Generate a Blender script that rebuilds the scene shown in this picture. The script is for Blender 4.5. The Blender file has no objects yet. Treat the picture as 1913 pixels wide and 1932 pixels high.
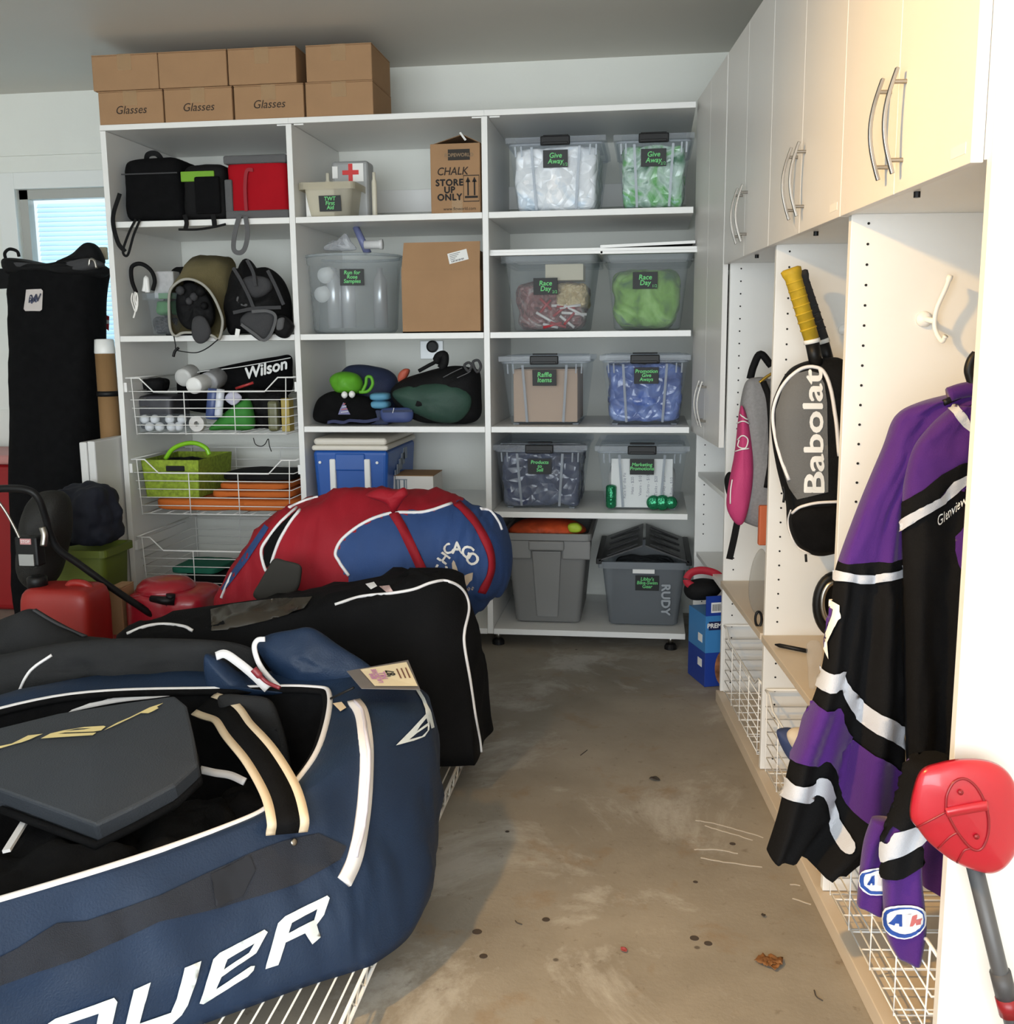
import bpy, bmesh, math, random
from mathutils import Vector, Matrix, noise
random.seed(7)
S = bpy.context.scene
COL = S.collection
R = math.radians

# ---------------------------------------------------------------- camera
F_PX = 1960.0; W_PX = 1913.0; H_PX = 1932.0; EYE = Vector((0, 0, 1.28))
_yaw, _pit, _rol = R(7.88), R(9.38), R(-.55)
FW = Vector((-math.sin(_yaw)*math.cos(_pit), math.cos(_yaw)*math.cos(_pit), -math.sin(_pit)))
_r = Vector((math.cos(_yaw), math.sin(_yaw), 0)); _u = _r.cross(FW)
RT = _r*math.cos(_rol) + _u*math.sin(_rol); UP = -_r*math.sin(_rol) + _u*math.cos(_rol)
cd = bpy.data.cameras.new('camera'); cam = bpy.data.objects.new('camera', cd); COL.objects.link(cam)
cd.sensor_fit = 'VERTICAL'; cd.sensor_height = 36.0; cd.sensor_width = 36.0; cd.lens = F_PX*36.0/H_PX
cd.clip_start = .05; cd.clip_end = 200
_m = Matrix((RT, UP, -FW)).transposed().to_4x4(); _m.translation = EYE; cam.matrix_world = _m
S.camera = cam

# ---------------------------------------------------------------- world, lights, exposure
wd = bpy.data.worlds.new('world'); S.world = wd; wd.use_nodes = True
bgn = wd.node_tree.nodes['Background']; bgn.inputs['Color'].default_value = (.80, .91, 1.0, 1); bgn.inputs['Strength'].default_value = .9
S.view_settings.view_transform = 'Standard'; S.view_settings.look = 'None'
S.view_settings.gamma = 1; S.view_settings.use_curve_mapping = False
S.view_settings.exposure = 0.5
try:
    S.cycles.transparent_max_bounces = 32
    S.cycles.max_bounces = 10; S.cycles.diffuse_bounces = 5
except Exception: pass
def area_light(name, loc, target, sx, sy, power, color):
    l = bpy.data.lights.new(name, 'AREA'); l.shape = 'RECTANGLE'; l.size = sx; l.size_y = sy; l.energy = power; l.color = color
    o = bpy.data.objects.new(name, l); COL.objects.link(o); o.location = loc
    o.rotation_euler = (Vector(target)-Vector(loc)).to_track_quat('-Z', 'Y').to_euler(); return o
# open garage door behind the photographer: daylight
area_light('garage_door_daylight', (-.6, -2.6, 1.25), (-.6, 3, 1.1), 4.6, 2.2, 165, (.90, .96, 1.0))
# daylight at the back window
area_light('window_daylight', (-2.75, 5.4, 1.6), (-2.75, 0, 1.2), .7, 1.0, 5, (.86, .95, 1.0))
# warm clamp lamp above and to the left of the hockey bags, turned to the lockers
bl = bpy.data.lights.new('clamp_lamp', 'SPOT'); bl.energy = 140; bl.color = (1.0, .58, .17); bl.shadow_soft_size = .05; bl.spot_size = R(112); bl.spot_blend = .9
blo = bpy.data.objects.new('clamp_lamp', bl); COL.objects.link(blo); blo.location = (-1.12, 1.12, 2.24)
blo.rotation_euler = (Vector((.45, 1.25, 1.15))-Vector((-1.12, 1.12, 2.24))).to_track_quat('-Z', 'Y').to_euler()

# ---------------------------------------------------------------- pixel -> world helpers (image is 1913 x 1932)
def ray(px, py): return FW + RT*((px-W_PX/2)/F_PX) - UP*((py-H_PX/2)/F_PX)
def atY(px, py, Y): d = ray(px, py); return EYE + d*(Y/d.y)
def atZ(px, py, Z): d = ray(px, py); return EYE + d*((Z-EYE.z)/d.z)
# locker frame: u runs away from the camera along the lockers, v goes into them
LO = Vector((.4317, 1.8533, 0)); LTH = R(6.0)
LU = Vector((-math.sin(LTH), math.cos(LTH), 0)); LV = Vector((math.cos(LTH), math.sin(LTH), 0))
def L(u, v, z): return LO + LU*u + LV*v + Vector((0, 0, z))
def atV(px, py, v): d = ray(px, py); return EYE + d*((v-(EYE-LO).dot(LV))/d.dot(LV))
def atU(px, py, u): d = ray(px, py); return EYE + d*((u-(EYE-LO).dot(LU))/d.dot(LU))

# ---------------------------------------------------------------- materials
MATS = {}
def mat(name, col, rough=.5, metal=0, var=0, scale=8, bump=0, bscale=60, sheen=0, spec=.5, coat=0, detail=4):
    if name in MATS: return MATS[name]
    m = bpy.data.materials.new(name); m.use_nodes = True; nt = m.node_tree; b = nt.nodes['Principled BSDF']
    c = (*col, 1); b.inputs['Base Color'].default_value = c; b.inputs['Roughness'].default_value = rough
    b.inputs['Metallic'].default_value = metal; b.inputs['Specular IOR Level'].default_value = spec
    if sheen: b.inputs['Sheen Weight'].default_value = sheen
    if coat: b.inputs['Coat Weight'].default_value = coat
    tc = None
    if var or bump:
        tc = nt.nodes.new('ShaderNodeTexCoord')
    if var:
        n = nt.nodes.new('ShaderNodeTexNoise'); n.inputs['Scale'].default_value = scale; n.inputs['Detail'].default_value = detail
        nt.links.new(tc.outputs['Object'], n.inputs['Vector'])
        r = nt.nodes.new('ShaderNodeValToRGB')
        r.color_ramp.elements[0].position = .3; r.color_ramp.elements[1].position = .7
        r.color_ramp.elements[0].color = (*[max(0, x*(1-var)) for x in col], 1)
        r.color_ramp.elements[1].color = (*[min(1, x*(1+var)) for x in col], 1)
        nt.links.new(n.outputs['Fac'], r.inputs['Fac']); nt.links.new(r.outputs['Color'], b.inputs['Base Color'])
    if bump:
        n2 = nt.nodes.new('ShaderNodeTexNoise'); n2.inputs['Scale'].default_value = bscale; n2.inputs['Detail'].default_value = 3
        nt.links.new(tc.outputs['Object'], n2.inputs['Vector'])
        bp = nt.nodes.new('ShaderNodeBump'); bp.inputs['Strength'].default_value = bump; bp.inputs['Distance'].default_value = .004
        nt.links.new(n2.outputs['Fac'], bp.inputs['Height']); nt.links.new(bp.outputs['Normal'], b.inputs['Normal'])
    MATS[name] = m; return m
def clear(name, tint=(.9, .93, .95), body=(.8, .85, .9), fac=.25, rough=.15):
    if name in MATS: return MATS[name]
    m = bpy.data.materials.new(name); m.use_nodes = True; nt = m.node_tree; b = nt.nodes['Principled BSDF']; o = nt.nodes['Material Output']
    b.inputs['Base Color'].default_value = (*body, 1); b.inputs['Roughness'].default_value = rough
    t = nt.nodes.new('ShaderNodeBsdfTransparent'); t.inputs['Color'].default_value = (*tint, 1)
    mx = nt.nodes.new('ShaderNodeMixShader'); mx.inputs['Fac'].default_value = fac
    nt.links.new(t.outputs[0], mx.inputs[1]); nt.links.new(b.outputs[0], mx.inputs[2]); nt.links.new(mx.outputs[0], o.inputs['Surface'])
    MATS[name] = m; return m
def emis(name, col, st):
    m = bpy.data.materials.new(name); m.use_nodes = True; nt = m.node_tree
    e = nt.nodes.new('ShaderNodeEmission'); e.inputs[0].default_value = (*col, 1); e.inputs[1].default_value = st
    nt.links.new(e.outputs[0], nt.nodes['Material Output'].inputs['Surface']); MATS[name] = m; return m
def bands(name, stops, rough=.75, axis='V', bump=.25, bscale=400, sheen=.2):
    """sharp colour bands along a UV axis: the cloth's own stripes. stops = [(pos, colour), ...]"""
    m = bpy.data.materials.new(name); m.use_nodes = True; nt = m.node_tree; b = nt.nodes['Principled BSDF']
    b.inputs['Roughness'].default_value = rough; b.inputs['Sheen Weight'].default_value = sheen
    b.inputs['Specular IOR Level'].default_value = .2
    uv = nt.nodes.new('ShaderNodeUVMap'); uv.uv_map = 'uv'
    sp = nt.nodes.new('ShaderNodeSeparateXYZ'); nt.links.new(uv.outputs[0], sp.inputs[0])
    r = nt.nodes.new('ShaderNodeValToRGB'); cr = r.color_ramp; cr.interpolation = 'CONSTANT'
    for i, (p, c) in enumerate(stops):
        e = cr.elements[i] if i < 2 else cr.elements.new(p)
        e.position = p; e.color = (*c, 1)
    nt.links.new(sp.outputs[1 if axis == 'V' else 0], r.inputs['Fac']); nt.links.new(r.outputs['Color'], b.inputs['Base Color'])
    tc = nt.nodes.new('ShaderNodeTexCoord'); n2 = nt.nodes.new('ShaderNodeTexNoise'); n2.inputs['Scale'].default_value = bscale
    nt.links.new(tc.outputs['Object'], n2.inputs['Vector'])
    bp = nt.nodes.new('ShaderNodeBump'); bp.inputs['Strength'].default_value = bump; bp.inputs['Distance'].default_value = .002
    nt.links.new(n2.outputs['Fac'], bp.inputs['Height']); nt.links.new(bp.outputs['Normal'], b.inputs['Normal'])
    MATS[name] = m; return m

M_MEL = mat('white_melamine', (.80, .80, .78), .38, var=.02, scale=3)
M_WALL = mat('painted_wall', (.78, .79, .74), .8, var=.02, scale=2, bump=.15, bscale=90)
M_CEIL = mat('painted_ceiling', (.62, .60, .55), .6, var=.02, scale=2)
M_WIRE = mat('white_vinyl_wire', (.85, .85, .83), .35)
M_CHROME = mat('brushed_nickel', (.36, .34, .31), .32, 1)
M_BLACKP = mat('black_plastic', (.006, .006, .0065), .45, spec=.3)
M_BLACKF = mat('black_fabric', (.0045, .0045, .005), .9, var=.25, scale=30, bump=.3, bscale=300, spec=.12)
M_HOLE = mat('dark_hole', (.01, .01, .01), .9)
M_WHITEP = mat('white_plastic', (.82, .82, .80), .35)
M_CARD = mat('cardboard', (.36, .215, .115), .85, var=.06, scale=6, bump=.1, bscale=120, spec=.2)
M_CARDD = mat('cardboard_inner', (.22, .13, .07), .9, spec=.2)
M_TAPE = clear('packing_tape', (.97, .94, .88), (.62, .45, .28), .28, .12)
M_CLEAR = clear('clear_plastic', (.95, .965, .975), (.60, .65, .70), .095, .06)
M_CLEARD = clear('frosted_plastic', (.86, .88, .89), (.55, .59, .61), .17, .25)
M_LID = clear('clear_lid', (.92, .94, .96), (.64, .68, .74), .22, .12)
M_LABEL = mat('chalkboard_label', (.015, .017, .018), .6)
M_CHALK = mat('green_chalk', (.17, .62, .22), .8)
M_INK = mat('marker_ink', (.03, .018, .012), .8)
M_PAPER = mat('white_paper', (.82, .82, .80), .8)
M_WHITEC = mat('white_cord', (.82, .80, .76), .7)

# ---------------------------------------------------------------- scene graph helpers
XF = {}
def thing(name, label, cat, loc=(0, 0, 0), rz=0, group=None, kind=None):
    o = bpy.data.objects.new(name, None); COL.objects.link(o); o.empty_display_size = .05
    o.location = loc; o.rotation_euler = (0, 0, rz)
    if label: o['label'] = label
    if cat: o['category'] = cat
    if group: o['group'] = group
    if kind: o['kind'] = kind
    XF[o] = Matrix.Translation(Vector(loc)) @ Matrix.Rotation(rz, 4, 'Z'); return o
def tag(o, label, cat, group=None):
    o['label'] = label; o['category'] = cat
    if group: o['group'] = group
    return o
def struct(o): o['kind'] = 'structure'; return o
class MB:
    def __init__(s): s.v = []; s.f = []; s.uv = {}; s.mi = {}; s.cur = 0
    def add(s, vs, fs, M=None, uvs=None):
        b = len(s.v)
        for p in vs: s.v.append(M @ Vector(p) if M else Vector(p))
        for k, f in enumerate(fs):
            if s.cur: s.mi[len(s.f)] = s.cur
            s.f.append(tuple(b+i for i in f))
        if uvs:
            for i, u in enumerate(uvs): s.uv[b+i] = u
        return s
    def box(s, x0, x1, y0, y1, z0, z1, M=None):
        vs = [(x0, y0, z0), (x1, y0, z0), (x1, y1, z0), (x0, y1, z0), (x0, y0, z1), (x1, y0, z1), (x1, y1, z1), (x0, y1, z1)]
        return s.add(vs, [(3, 2, 1, 0), (4, 5, 6, 7), (0, 1, 5, 4), (1, 2, 6, 5), (2, 3, 7, 6), (3, 0, 4, 7)], M)
    def hexa(s, vs, M=None):   # 4 bottom, 4 top
        return s.add(vs, [(3, 2, 1, 0), (4, 5, 6, 7), (0, 1, 5, 4), (1, 2, 6, 5), (2, 3, 7, 6), (3, 0, 4, 7)], M)
    def tube(s, pts, r, n=8, closed=False, M=None, caps=True):
        pts = [Vector(p) for p in pts]; N = len(pts); vs = []; rs = r if isinstance(r, (list, tuple)) else [r]*N
        up = None
        for i in range(N):
            a = pts[(i-1) % N] if (closed or i > 0) else pts[i]; b = pts[(i+1) % N] if (closed or i < N-1) else pts[i]
            t = (b-a); t = t.normalized() if t.length > 1e-9 else Vector((0, 0, 1))
            if up is None: up = Vector((0, 0, 1)) if abs(t.z) < .9 else Vector((1, 0, 0))
            x = t.cross(up)
            if x.length < 1e-5: x = t.orthogonal()
            x.normalize(); y = x.cross(t); up = y
            for k in range(n):
                an = 2*math.pi*k/n; vs.append(pts[i] + x*(math.cos(an)*rs[i]) + y*(math.sin(an)*rs[i]))
        fs = []
        for i in range(N if closed else N-1):
            j = (i+1) % N
            for k in range(n): fs.append((i*n+k, j*n+k, j*n+(k+1) % n, i*n+(k+1) % n))
        if not closed and caps: fs.append(tuple(range(n))); fs.append(tuple((N-1)*n+k for k in reversed(range(n))))
        return s.add(vs, fs, M)
    def strap(s, pts, nrm, w, t, M=None):
        """flat band along pts; nrm = list or single face normal"""
        pts = [Vector(p) for p in pts]; N = len(pts); vs = []
        for i in range(N):
            a = pts[max(0, i-1)]; b = pts[min(N-1, i+1)]; tg = (b-a).normalized()
            nn = Vector(nrm[i] if isinstance(nrm, list) else nrm); sd = tg.cross(nn)
            if sd.length < 1e-6: sd = tg.orthogonal()
            sd.normalize(); n2 = sd.cross(tg).normalized()
            ww = w[i] if isinstance(w, (list, tuple)) else w
            for a_, b_ in ((-1, -1), (1, -1), (1, 1), (-1, 1)): vs.append(pts[i] + sd*(a_*ww/2) + n2*(b_*t/2))
        fs = [(3, 2, 1, 0)]
        for i in range(N-1):
            for k in range(4): fs.append((i*4+k, i*4+(k+1) % 4, (i+1)*4+(k+1) % 4, (i+1)*4+k))
        b = (N-1)*4; fs.append((b, b+1, b+2, b+3)); return s.add(vs, fs, M)
    def loft(s, rings, closed=True, cap=True, M=None):
        n = len(rings[0]); vs = [p for r in rings for p in r]; fs = []
        for i in range(len(rings)-1):
            for k in range(n if closed else n-1): fs.append((i*n+k, i*n+(k+1) % n, (i+1)*n+(k+1) % n, (i+1)*n+k))
        if cap: fs.append(tuple(reversed(range(n)))); fs.append(tuple((len(rings)-1)*n+k for k in range(n)))
        return s.add(vs, fs, M)
    def lathe(s, prof, n=24, M=None, cap=True):
        return s.loft([[(r*math.cos(2*math.pi*k/n), r*math.sin(2*math.pi*k/n), z) for k in range(n)] for r, z in prof], True, cap, M)
    def grid(s, fn, nu, nv, wrapu=False, M=None, uv=True):
        vs = []; uvs = []
        for j in range(nv+1):
            for i in range(nu+(0 if wrapu else 1)): vs.append(fn(i/nu, j/nv)); uvs.append((i/nu, j/nv))
        w = nu if wrapu else nu+1; fs = []
        for j in range(nv):
            for i in range(nu):
                i2 = (i+1) % w if wrapu else i+1; fs.append((j*w+i, j*w+i2, (j+1)*w+i2, (j+1)*w+i))
        return s.add(vs, fs, M, uvs if uv else None)
    def prism(s, poly, z0, z1, M=None):
        n = len(poly); vs = [(x, y, z0) for x, y in poly]+[(x, y, z1) for x, y in poly]
        fs = [tuple(reversed(range(n))), tuple(range(n, 2*n))]+[(k, (k+1) % n, n+(k+1) % n, n+k) for k in range(n)]
        return s.add(vs, fs, M)
    def build(s, name, m, parent=None, smooth=False, bevel=0, world=False, segs=2, solid=0, subd=0):
        vs = s.v; root = parent
        if parent is not None:
            while root.parent: root = root.parent
            if world:
                inv = XF[root].inverted(); vs = [inv @ v for v in vs]
        me = bpy.data.meshes.new(name); me.from_pydata([tuple(v) for v in vs], [], s.f)
        ms = m if isinstance(m, list) else [m]
        for x in ms: me.materials.append(x)
        if s.mi:
            for i, p in enumerate(me.polygons): p.material_index = s.mi.get(i, 0)
        if s.uv:
            l = me.uv_layers.new(name='uv')
            for lp in me.loops: l.data[lp.index].uv = s.uv.get(lp.vertex_index, (0, 0))
        bm = bmesh.new(); bm.from_mesh(me); bmesh.ops.recalc_face_normals(bm, faces=bm.faces); bm.to_mesh(me); bm.free()
        if smooth:
            me.shade_smooth()
        me.update()
        o = bpy.data.objects.new(name, me); COL.objects.link(o)
        if parent is not None: o.parent = parent
        if solid: md = o.modifiers.new('solid', 'SOLIDIFY'); md.thickness = solid; md.offset = 0
        if bevel: md = o.modifiers.new('bevel', 'BEVEL'); md.width = bevel; md.segments = segs; md.limit_method = 'ANGLE'; md.angle_limit = R(40)
        if subd: md = o.modifiers.new('sub', 'SUBSURF'); md.levels = subd; md.render_levels = subd
        return o
def copy_tree(o, parent=None):
    c = o.copy(); COL.objects.link(c); c.parent = parent
    if o in XF: XF[c] = XF[o].copy()
    for ch in list(o.children): copy_tree(ch, c)
    return c
def place(o, loc, rz=0): o.location = loc; o.rotation_euler = (0, 0, rz); XF[o] = Matrix.Translation(Vector(loc)) @ Matrix.Rotation(rz, 4, 'Z'); return o
def bezier(pts, n=8, closed=False):
    """catmull-rom through points"""
    pts = [Vector(p) for p in pts]; N = len(pts); out = []
    for i in range(N if closed else N-1):
        p0 = pts[(i-1) % N] if (closed or i > 0) else pts[i]*2-pts[i+1]
        p1 = pts[i]; p2 = pts[(i+1) % N]; p3 = pts[(i+2) % N] if (closed or i+2 < N) else p2*2-p1
        for k in range(n):
            t = k/n; out.append(.5*((2*p1)+(p2-p0)*t+(2*p0-5*p1+4*p2-p3)*t*t+(3*p1-p0-3*p2+p3)*t**3))
    if not closed: out.append(pts[-1])
    return out
def lerp_list(pts, t):
    x = max(0, min(1, t))*(len(pts)-1); i = min(int(x), len(pts)-2); return pts[i].lerp(pts[i+1], x-i)
def fbm(p, sc, seed=0): return noise.fractal(Vector(p)*sc+Vector((seed*7.3, seed*3.1, seed*5.7)), .9, 2.0, 3)
def softbox(mb, w, d, h, e=6, n=10, amp=0, sc=4, seed=0, M=None, warp=None, taper=0):
    """pillowy box centred in x,y, base at z=0"""
    vs = []; fs = []; idx = {}
    def vid(p):
        k = tuple(round(c, 5) for c in p)
        if k in idx: return idx[k]
        q = Vector(p); L_ = sum(abs(c)**e for c in q)**(1/e); q = q*(max(abs(c) for c in q)/L_)
        tz = 1-taper*(q.z+1)/2
        P = Vector((q.x*w/2*tz, q.y*d/2*tz, (q.z+1)*h/2))
        if amp:
            nd = Vector((q.x, q.y, q.z)).normalized(); a = amp*fbm(P, sc, seed); P += nd*a
            if P.z < 0: P.z = 0
        if warp: P = Vector(warp(P, q))
        idx[k] = len(vs); vs.append(P); return idx[k]
    for ax in range(3):
        for sg in (-1, 1):
            for i in range(n):
                for j in range(n):
                    q = []
                    for a, b in ((i, j), (i+1, j), (i+1, j+1), (i, j+1)):
                        c = [0, 0, 0]; c[ax] = sg; c[(ax+1) % 3] = -1+2*a/n; c[(ax+2) % 3] = -1+2*b/n; q.append(vid(c))
                    fs.append(q if sg > 0 else q[::-1])
    return mb.add(vs, fs, M)
def slab(mb, left, right, tf, tb, into, nu=24, nv=40, e=2.4, fold=None, nseg=8, smooth_pts=True, cap=True):
    """closed soft body between two boundary curves (world points, same order). tf / tb: thickness towards the viewer / behind,
    number or function of t. into: unit vector pointing away from the viewer. Returns the front surface function."""
    A = bezier(left, nseg) if smooth_pts else [Vector(p) for p in left]
    B = bezier(right, nseg) if smooth_pts else [Vector(p) for p in right]
    into = Vector(into)
    def thick(q, t): return q(t) if callable(q) else q
    def front(s, t, eps=0):
        a = lerp_list(A, t); b = lerp_list(B, t); p = a.lerp(b, s)
        z = max(0, 1-abs(2*s-1)**e)**(1/e)
        off = thick(tf, t)*z + eps
        if fold: off += fold(s, t)*min(1, z*1.6)
        return p - into*off
    def back(s, t):
        a = lerp_list(A, t); b = lerp_list(B, t); p = a.lerp(b, s)
        return p + into*(thick(tb, t)*max(0, 1-abs(2*s-1)**e)**(1/e))
    def ring(i, t):
        k = i*2*nu
        k = int(round(k))
        if k <= nu: s = .5-.5*math.cos(math.pi*k/nu); return front(s, t)
        s = .5+.5*math.cos(math.pi*(k-nu)/nu); return back(s, t)
    b0 = len(mb.v)
    vs = []; uvs = []
    for j in range(nv+1):
        t = j/nv
        for k in range(2*nu):
            vs.append(ring(k/(2*nu), t))
            s = .5-.5*math.cos(math.pi*k/nu) if k <= nu else .5+.5*math.cos(math.pi*(k-nu)/nu)
            uvs.append((s, t))
    fs = []; w = 2*nu
    for j in range(nv):
        for k in range(w): fs.append((j*w+k, j*w+(k+1) % w, (j+1)*w+(k+1) % w, (j+1)*w+k))
    if cap:
        fs.append(tuple(reversed(range(w)))); fs.append(tuple(nv*w+k for k in range(w)))
    mb.add(vs, fs, None, uvs)
    return front
def puff(mb, outline, centre, tf, tb, into, rings=8, e=2.0, amp=0, sc=6, seed=0, nseg=6):
    """closed pillow from a star-shaped outline of world points, thickness towards the viewer tf and behind tb"""
    O_ = bezier(outline, nseg, closed=True); C_ = Vector(centre); into = Vector(into); n = len(O_); vs = []
    for sgn, T in ((-1, tf), (1, tb)):
        for j in range(rings):
            s = math.sin(math.pi/2*(1-j/rings)) if sgn < 0 else math.sin(math.pi/2*(1-j/rings))
            h = T*(max(0, 1-s**e))**(1/e)
            for p in O_:
                q = C_.lerp(p, s)
                a = amp*fbm(q, sc, seed)*(1-s*.6) if sgn < 0 else 0
                vs.append(q + into*sgn*(h+a*min(1, h/T*2 if T else 0)))
        vs.append(C_ + into*sgn*T)
    fs = []; blk = n*rings+1
    for b in (0, 1):
        o = b*blk
        for j in range(rings-1):
            for k in range(n):
                q = (o+j*n+k, o+j*n+(k+1) % n, o+(j+1)*n+(k+1) % n, o+(j+1)*n+k); fs.append(q if b == 0 else q[::-1])
        for k in range(n):
            q = (o+(rings-1)*n+k, o+(rings-1)*n+(k+1) % n, o+n*rings); fs.append(q if b == 0 else q[::-1])
    for k in range(n):
        pass
    # join the two rims: they coincide, so point the back rim at the front rim
    fs2 = []
    for f in fs: fs2.append(tuple((i-blk) if blk <= i < blk+n else i for i in f))
    return mb.add(vs, fs2)
def frame(o, x, y):
    x = Vector(x).normalized(); y = Vector(y); y = (y-x*y.dot(x)).normalized(); z = x.cross(y)
    m = Matrix((x, y, z)).transposed().to_4x4(); m.translation = Vector(o); return m
_TX = {}
def text_geo(s, shear=0, spacing=1):
    k = (s, shear, spacing)
    if k in _TX: return _TX[k]
    cu = bpy.data.curves.new('t', 'FONT'); cu.body = s; cu.align_x = 'CENTER'; cu.align_y = 'CENTER'; cu.size = 1; cu.shear = shear
    cu.space_character = spacing; cu.resolution_u = 3; cu.space_line = .8
    ob = bpy.data.objects.new('t', cu); COL.objects.link(ob)
    dg = bpy.context.evaluated_depsgraph_get(); me = bpy.data.meshes.new_from_object(ob.evaluated_get(dg))
    vs = [v.co.copy() for v in me.vertices]; fs = [tuple(p.vertices) for p in me.polygons]
    bpy.data.objects.remove(ob); bpy.data.curves.remove(cu); bpy.data.meshes.remove(me)
    _TX[k] = (vs, fs); return vs, fs
def text(mb, s, size, M, shear=0, bold=0, sx=1, spacing=1, th=.0006):
    vs, fs = text_geo(s, shear, spacing)
    offs = [(0, 0)] if not bold else [(-bold, 0), (bold, 0), (0, bold), (0, -bold)]
    for i, (ox, oy) in enumerate(offs):
        mb.add([(v.x*size*sx+ox, v.y*size+oy, th+i*.00005) for v in vs], fs, M)
    return mb
# ================================================================ SETTING
def floor_material():
    m = bpy.data.materials.new('concrete_floor'); m.use_nodes = True; nt = m.node_tree; b = nt.nodes['Principled BSDF']; N = nt.nodes.new; Lk = nt.links.new
    b.inputs['Roughness'].default_value = .62; b.inputs['Specular IOR Level'].default_value = .35
    tc = N('ShaderNodeTexCoord')
    def noise_(sc, det, rough=.6, dist=0):
        n = N('ShaderNodeTexNoise'); n.inputs['Scale'].default_value = sc; n.inputs['Detail'].default_value = det
        n.inputs['Roughness'].default_value = rough; n.inputs['Distortion'].default_value = dist; Lk(tc.outputs['Object'], n.inputs['Vector']); return n
    def ramp(src, p0, c0, p1, c1):
        r = N('ShaderNodeValToRGB'); r.color_ramp.elements[0].position = p0; r.color_ramp.elements[0].color = (*c0, 1)
        r.color_ramp.elements[1].position = p1; r.color_ramp.elements[1].color = (*c1, 1); Lk(src, r.inputs['Fac']); return r
    base = ramp(noise_(2.2, 6).outputs['Fac'], .30, (.225, .198, .160), .70, (.345, .310, .258))
    def mix(a, col, fac):
        x = N('ShaderNodeMix'); x.data_type = 'RGBA'; Lk(fac, x.inputs['Factor']); Lk(a, x.inputs['A'])
        if isinstance(col, tuple): x.inputs['B'].default_value = (*col, 1)
        else: Lk(col, x.inputs['B'])
        return x.outputs['Result']
    # pale worn patches, brown stains, dark specks
    pale = ramp(noise_(1.7, 8, .7, .6).outputs['Fac'], .53, (0, 0, 0), .62, (.65, .65, .65))
    c = mix(base.outputs['Color'], (.50, .48, .44), pale.outputs['Color'])
    brown = ramp(noise_(5.5, 5, .65, .3).outputs['Fac'], .57, (0, 0, 0), .70, (.5, .5, .5))
    c = mix(c, (.24, .155, .08), brown.outputs['Color'])
    fine = ramp(noise_(26, 8, .7).outputs['Fac'], .60, (0, 0, 0), .68, (.55, .55, .55))
    c = mix(c, (.15, .12, .09), fine.outputs['Color'])
    v = N('ShaderNodeTexVoronoi'); v.inputs['Scale'].default_value = 7.5; Lk(tc.outputs['Object'], v.inputs['Vector'])
    spot = ramp(v.outputs['Distance'], .035, (.8, .8, .8), .06, (0, 0, 0))
    keep = ramp(v.outputs['Color'], .45, (0, 0, 0), .5, (1, 1, 1))
    mm = N('ShaderNodeMath'); mm.operation = 'MULTIPLY'; Lk(spot.outputs['Color'], mm.inputs[0]); Lk(keep.outputs['Color'], mm.inputs[1])
    c = mix(c, (.07, .055, .045), mm.outputs[0])
    Lk(c, b.inputs['Base Color'])
    bp = N('ShaderNodeBump'); bp.inputs['Strength'].default_value = .25; bp.inputs['Distance'].default_value = .003
    Lk(noise_(60, 6, .7).outputs['Fac'], bp.inputs['Height']); Lk(bp.outputs['Normal'], b.inputs['Normal'])
    return m
YW = 4.84; YWL = 5.0; ZC = 2.5
struct(MB().box(-3.8, 1.9, -2.9, 5.2, -.1, 0).build('floor', floor_material()))
struct(MB().box(-3.8, 1.9, -2.9, 5.2, ZC, ZC+.1).build('ceiling', M_CEIL))
struct(MB().box(-2.3, 1.3, YW, YW+.12, 0, ZC).build('wall_back', M_WALL))
# wall with the window, a little further back
WX0, WX1, WZ0, WZ1 = -3.15, -2.42, 1.075, 2.045
struct(MB().box(-3.75, WX0, YWL, YWL+.12, 0, ZC).box(WX1, -2.2, YWL, YWL+.12, 0, ZC).box(WX0, WX1, YWL, YWL+.12, 0, WZ0).box(WX0, WX1, YWL, YWL+.12, WZ1, ZC).build('wall_back_left', M_WALL))
struct(MB().box(-3.75, -3.6, -2.8, YWL, 0, ZC).build('wall_left', M_WALL))
M_LK = Matrix.Translation(LO) @ Matrix.Rotation(LTH, 4, 'Z')     # locker frame: local x = v, local y = u
struct(MB().box(.53, .63, -5.2, 3.05, 0, ZC, M_LK).build('wall_right', M_WALL))
struct(MB().box(-3.75, 1.3, -2.8, -2.7, 2.25, ZC).build('wall_front', M_WALL))
struct(MB().box(-3.6, -2.255, YWL-.012, YWL, 2.205, 2.215).build('trim_1', M_WALL))
struct(MB().box(-3.6, -2.255, YWL-.012, YWL, .94, .95).build('trim_2', M_WALL))
# window
w = thing('window_1', None, None, ((WX0+WX1)/2, YWL, WZ0), kind='structure')
M_TRIM = mat('white_trim', (.80, .82, .80), .45); M_FRAME = mat('grey_vinyl_frame', (.42, .42, .39), .5)
for a in ((WX0-.09, WX0, WZ0-.04, WZ1+.08), (WX1, WX1+.09, WZ0-.04, WZ1+.08), (WX0, WX1, WZ1, WZ1+.08)):
    MB().box(a[0], a[1], YWL-.02, YWL, a[2], a[3]).build('window_casing', M_TRIM, w, bevel=.003, world=True)
MB().box(WX0-.09, WX1+.09, YWL-.04, YWL, WZ0-.045, WZ0).build('window_sill', M_TRIM, w, bevel=.003, world=True)
f_ = MB()
for a in ((WX0, WX0+.045, WZ0, WZ1), (WX1-.045, WX1, WZ0, WZ1), (WX0, WX1, WZ0, WZ0+.04), (WX0, WX1, WZ1-.045, WZ1)): f_.box(a[0], a[1], YWL+.02, YWL+.07, a[2], a[3])
f_.build('window_frame', M_FRAME, w, world=True)
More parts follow.
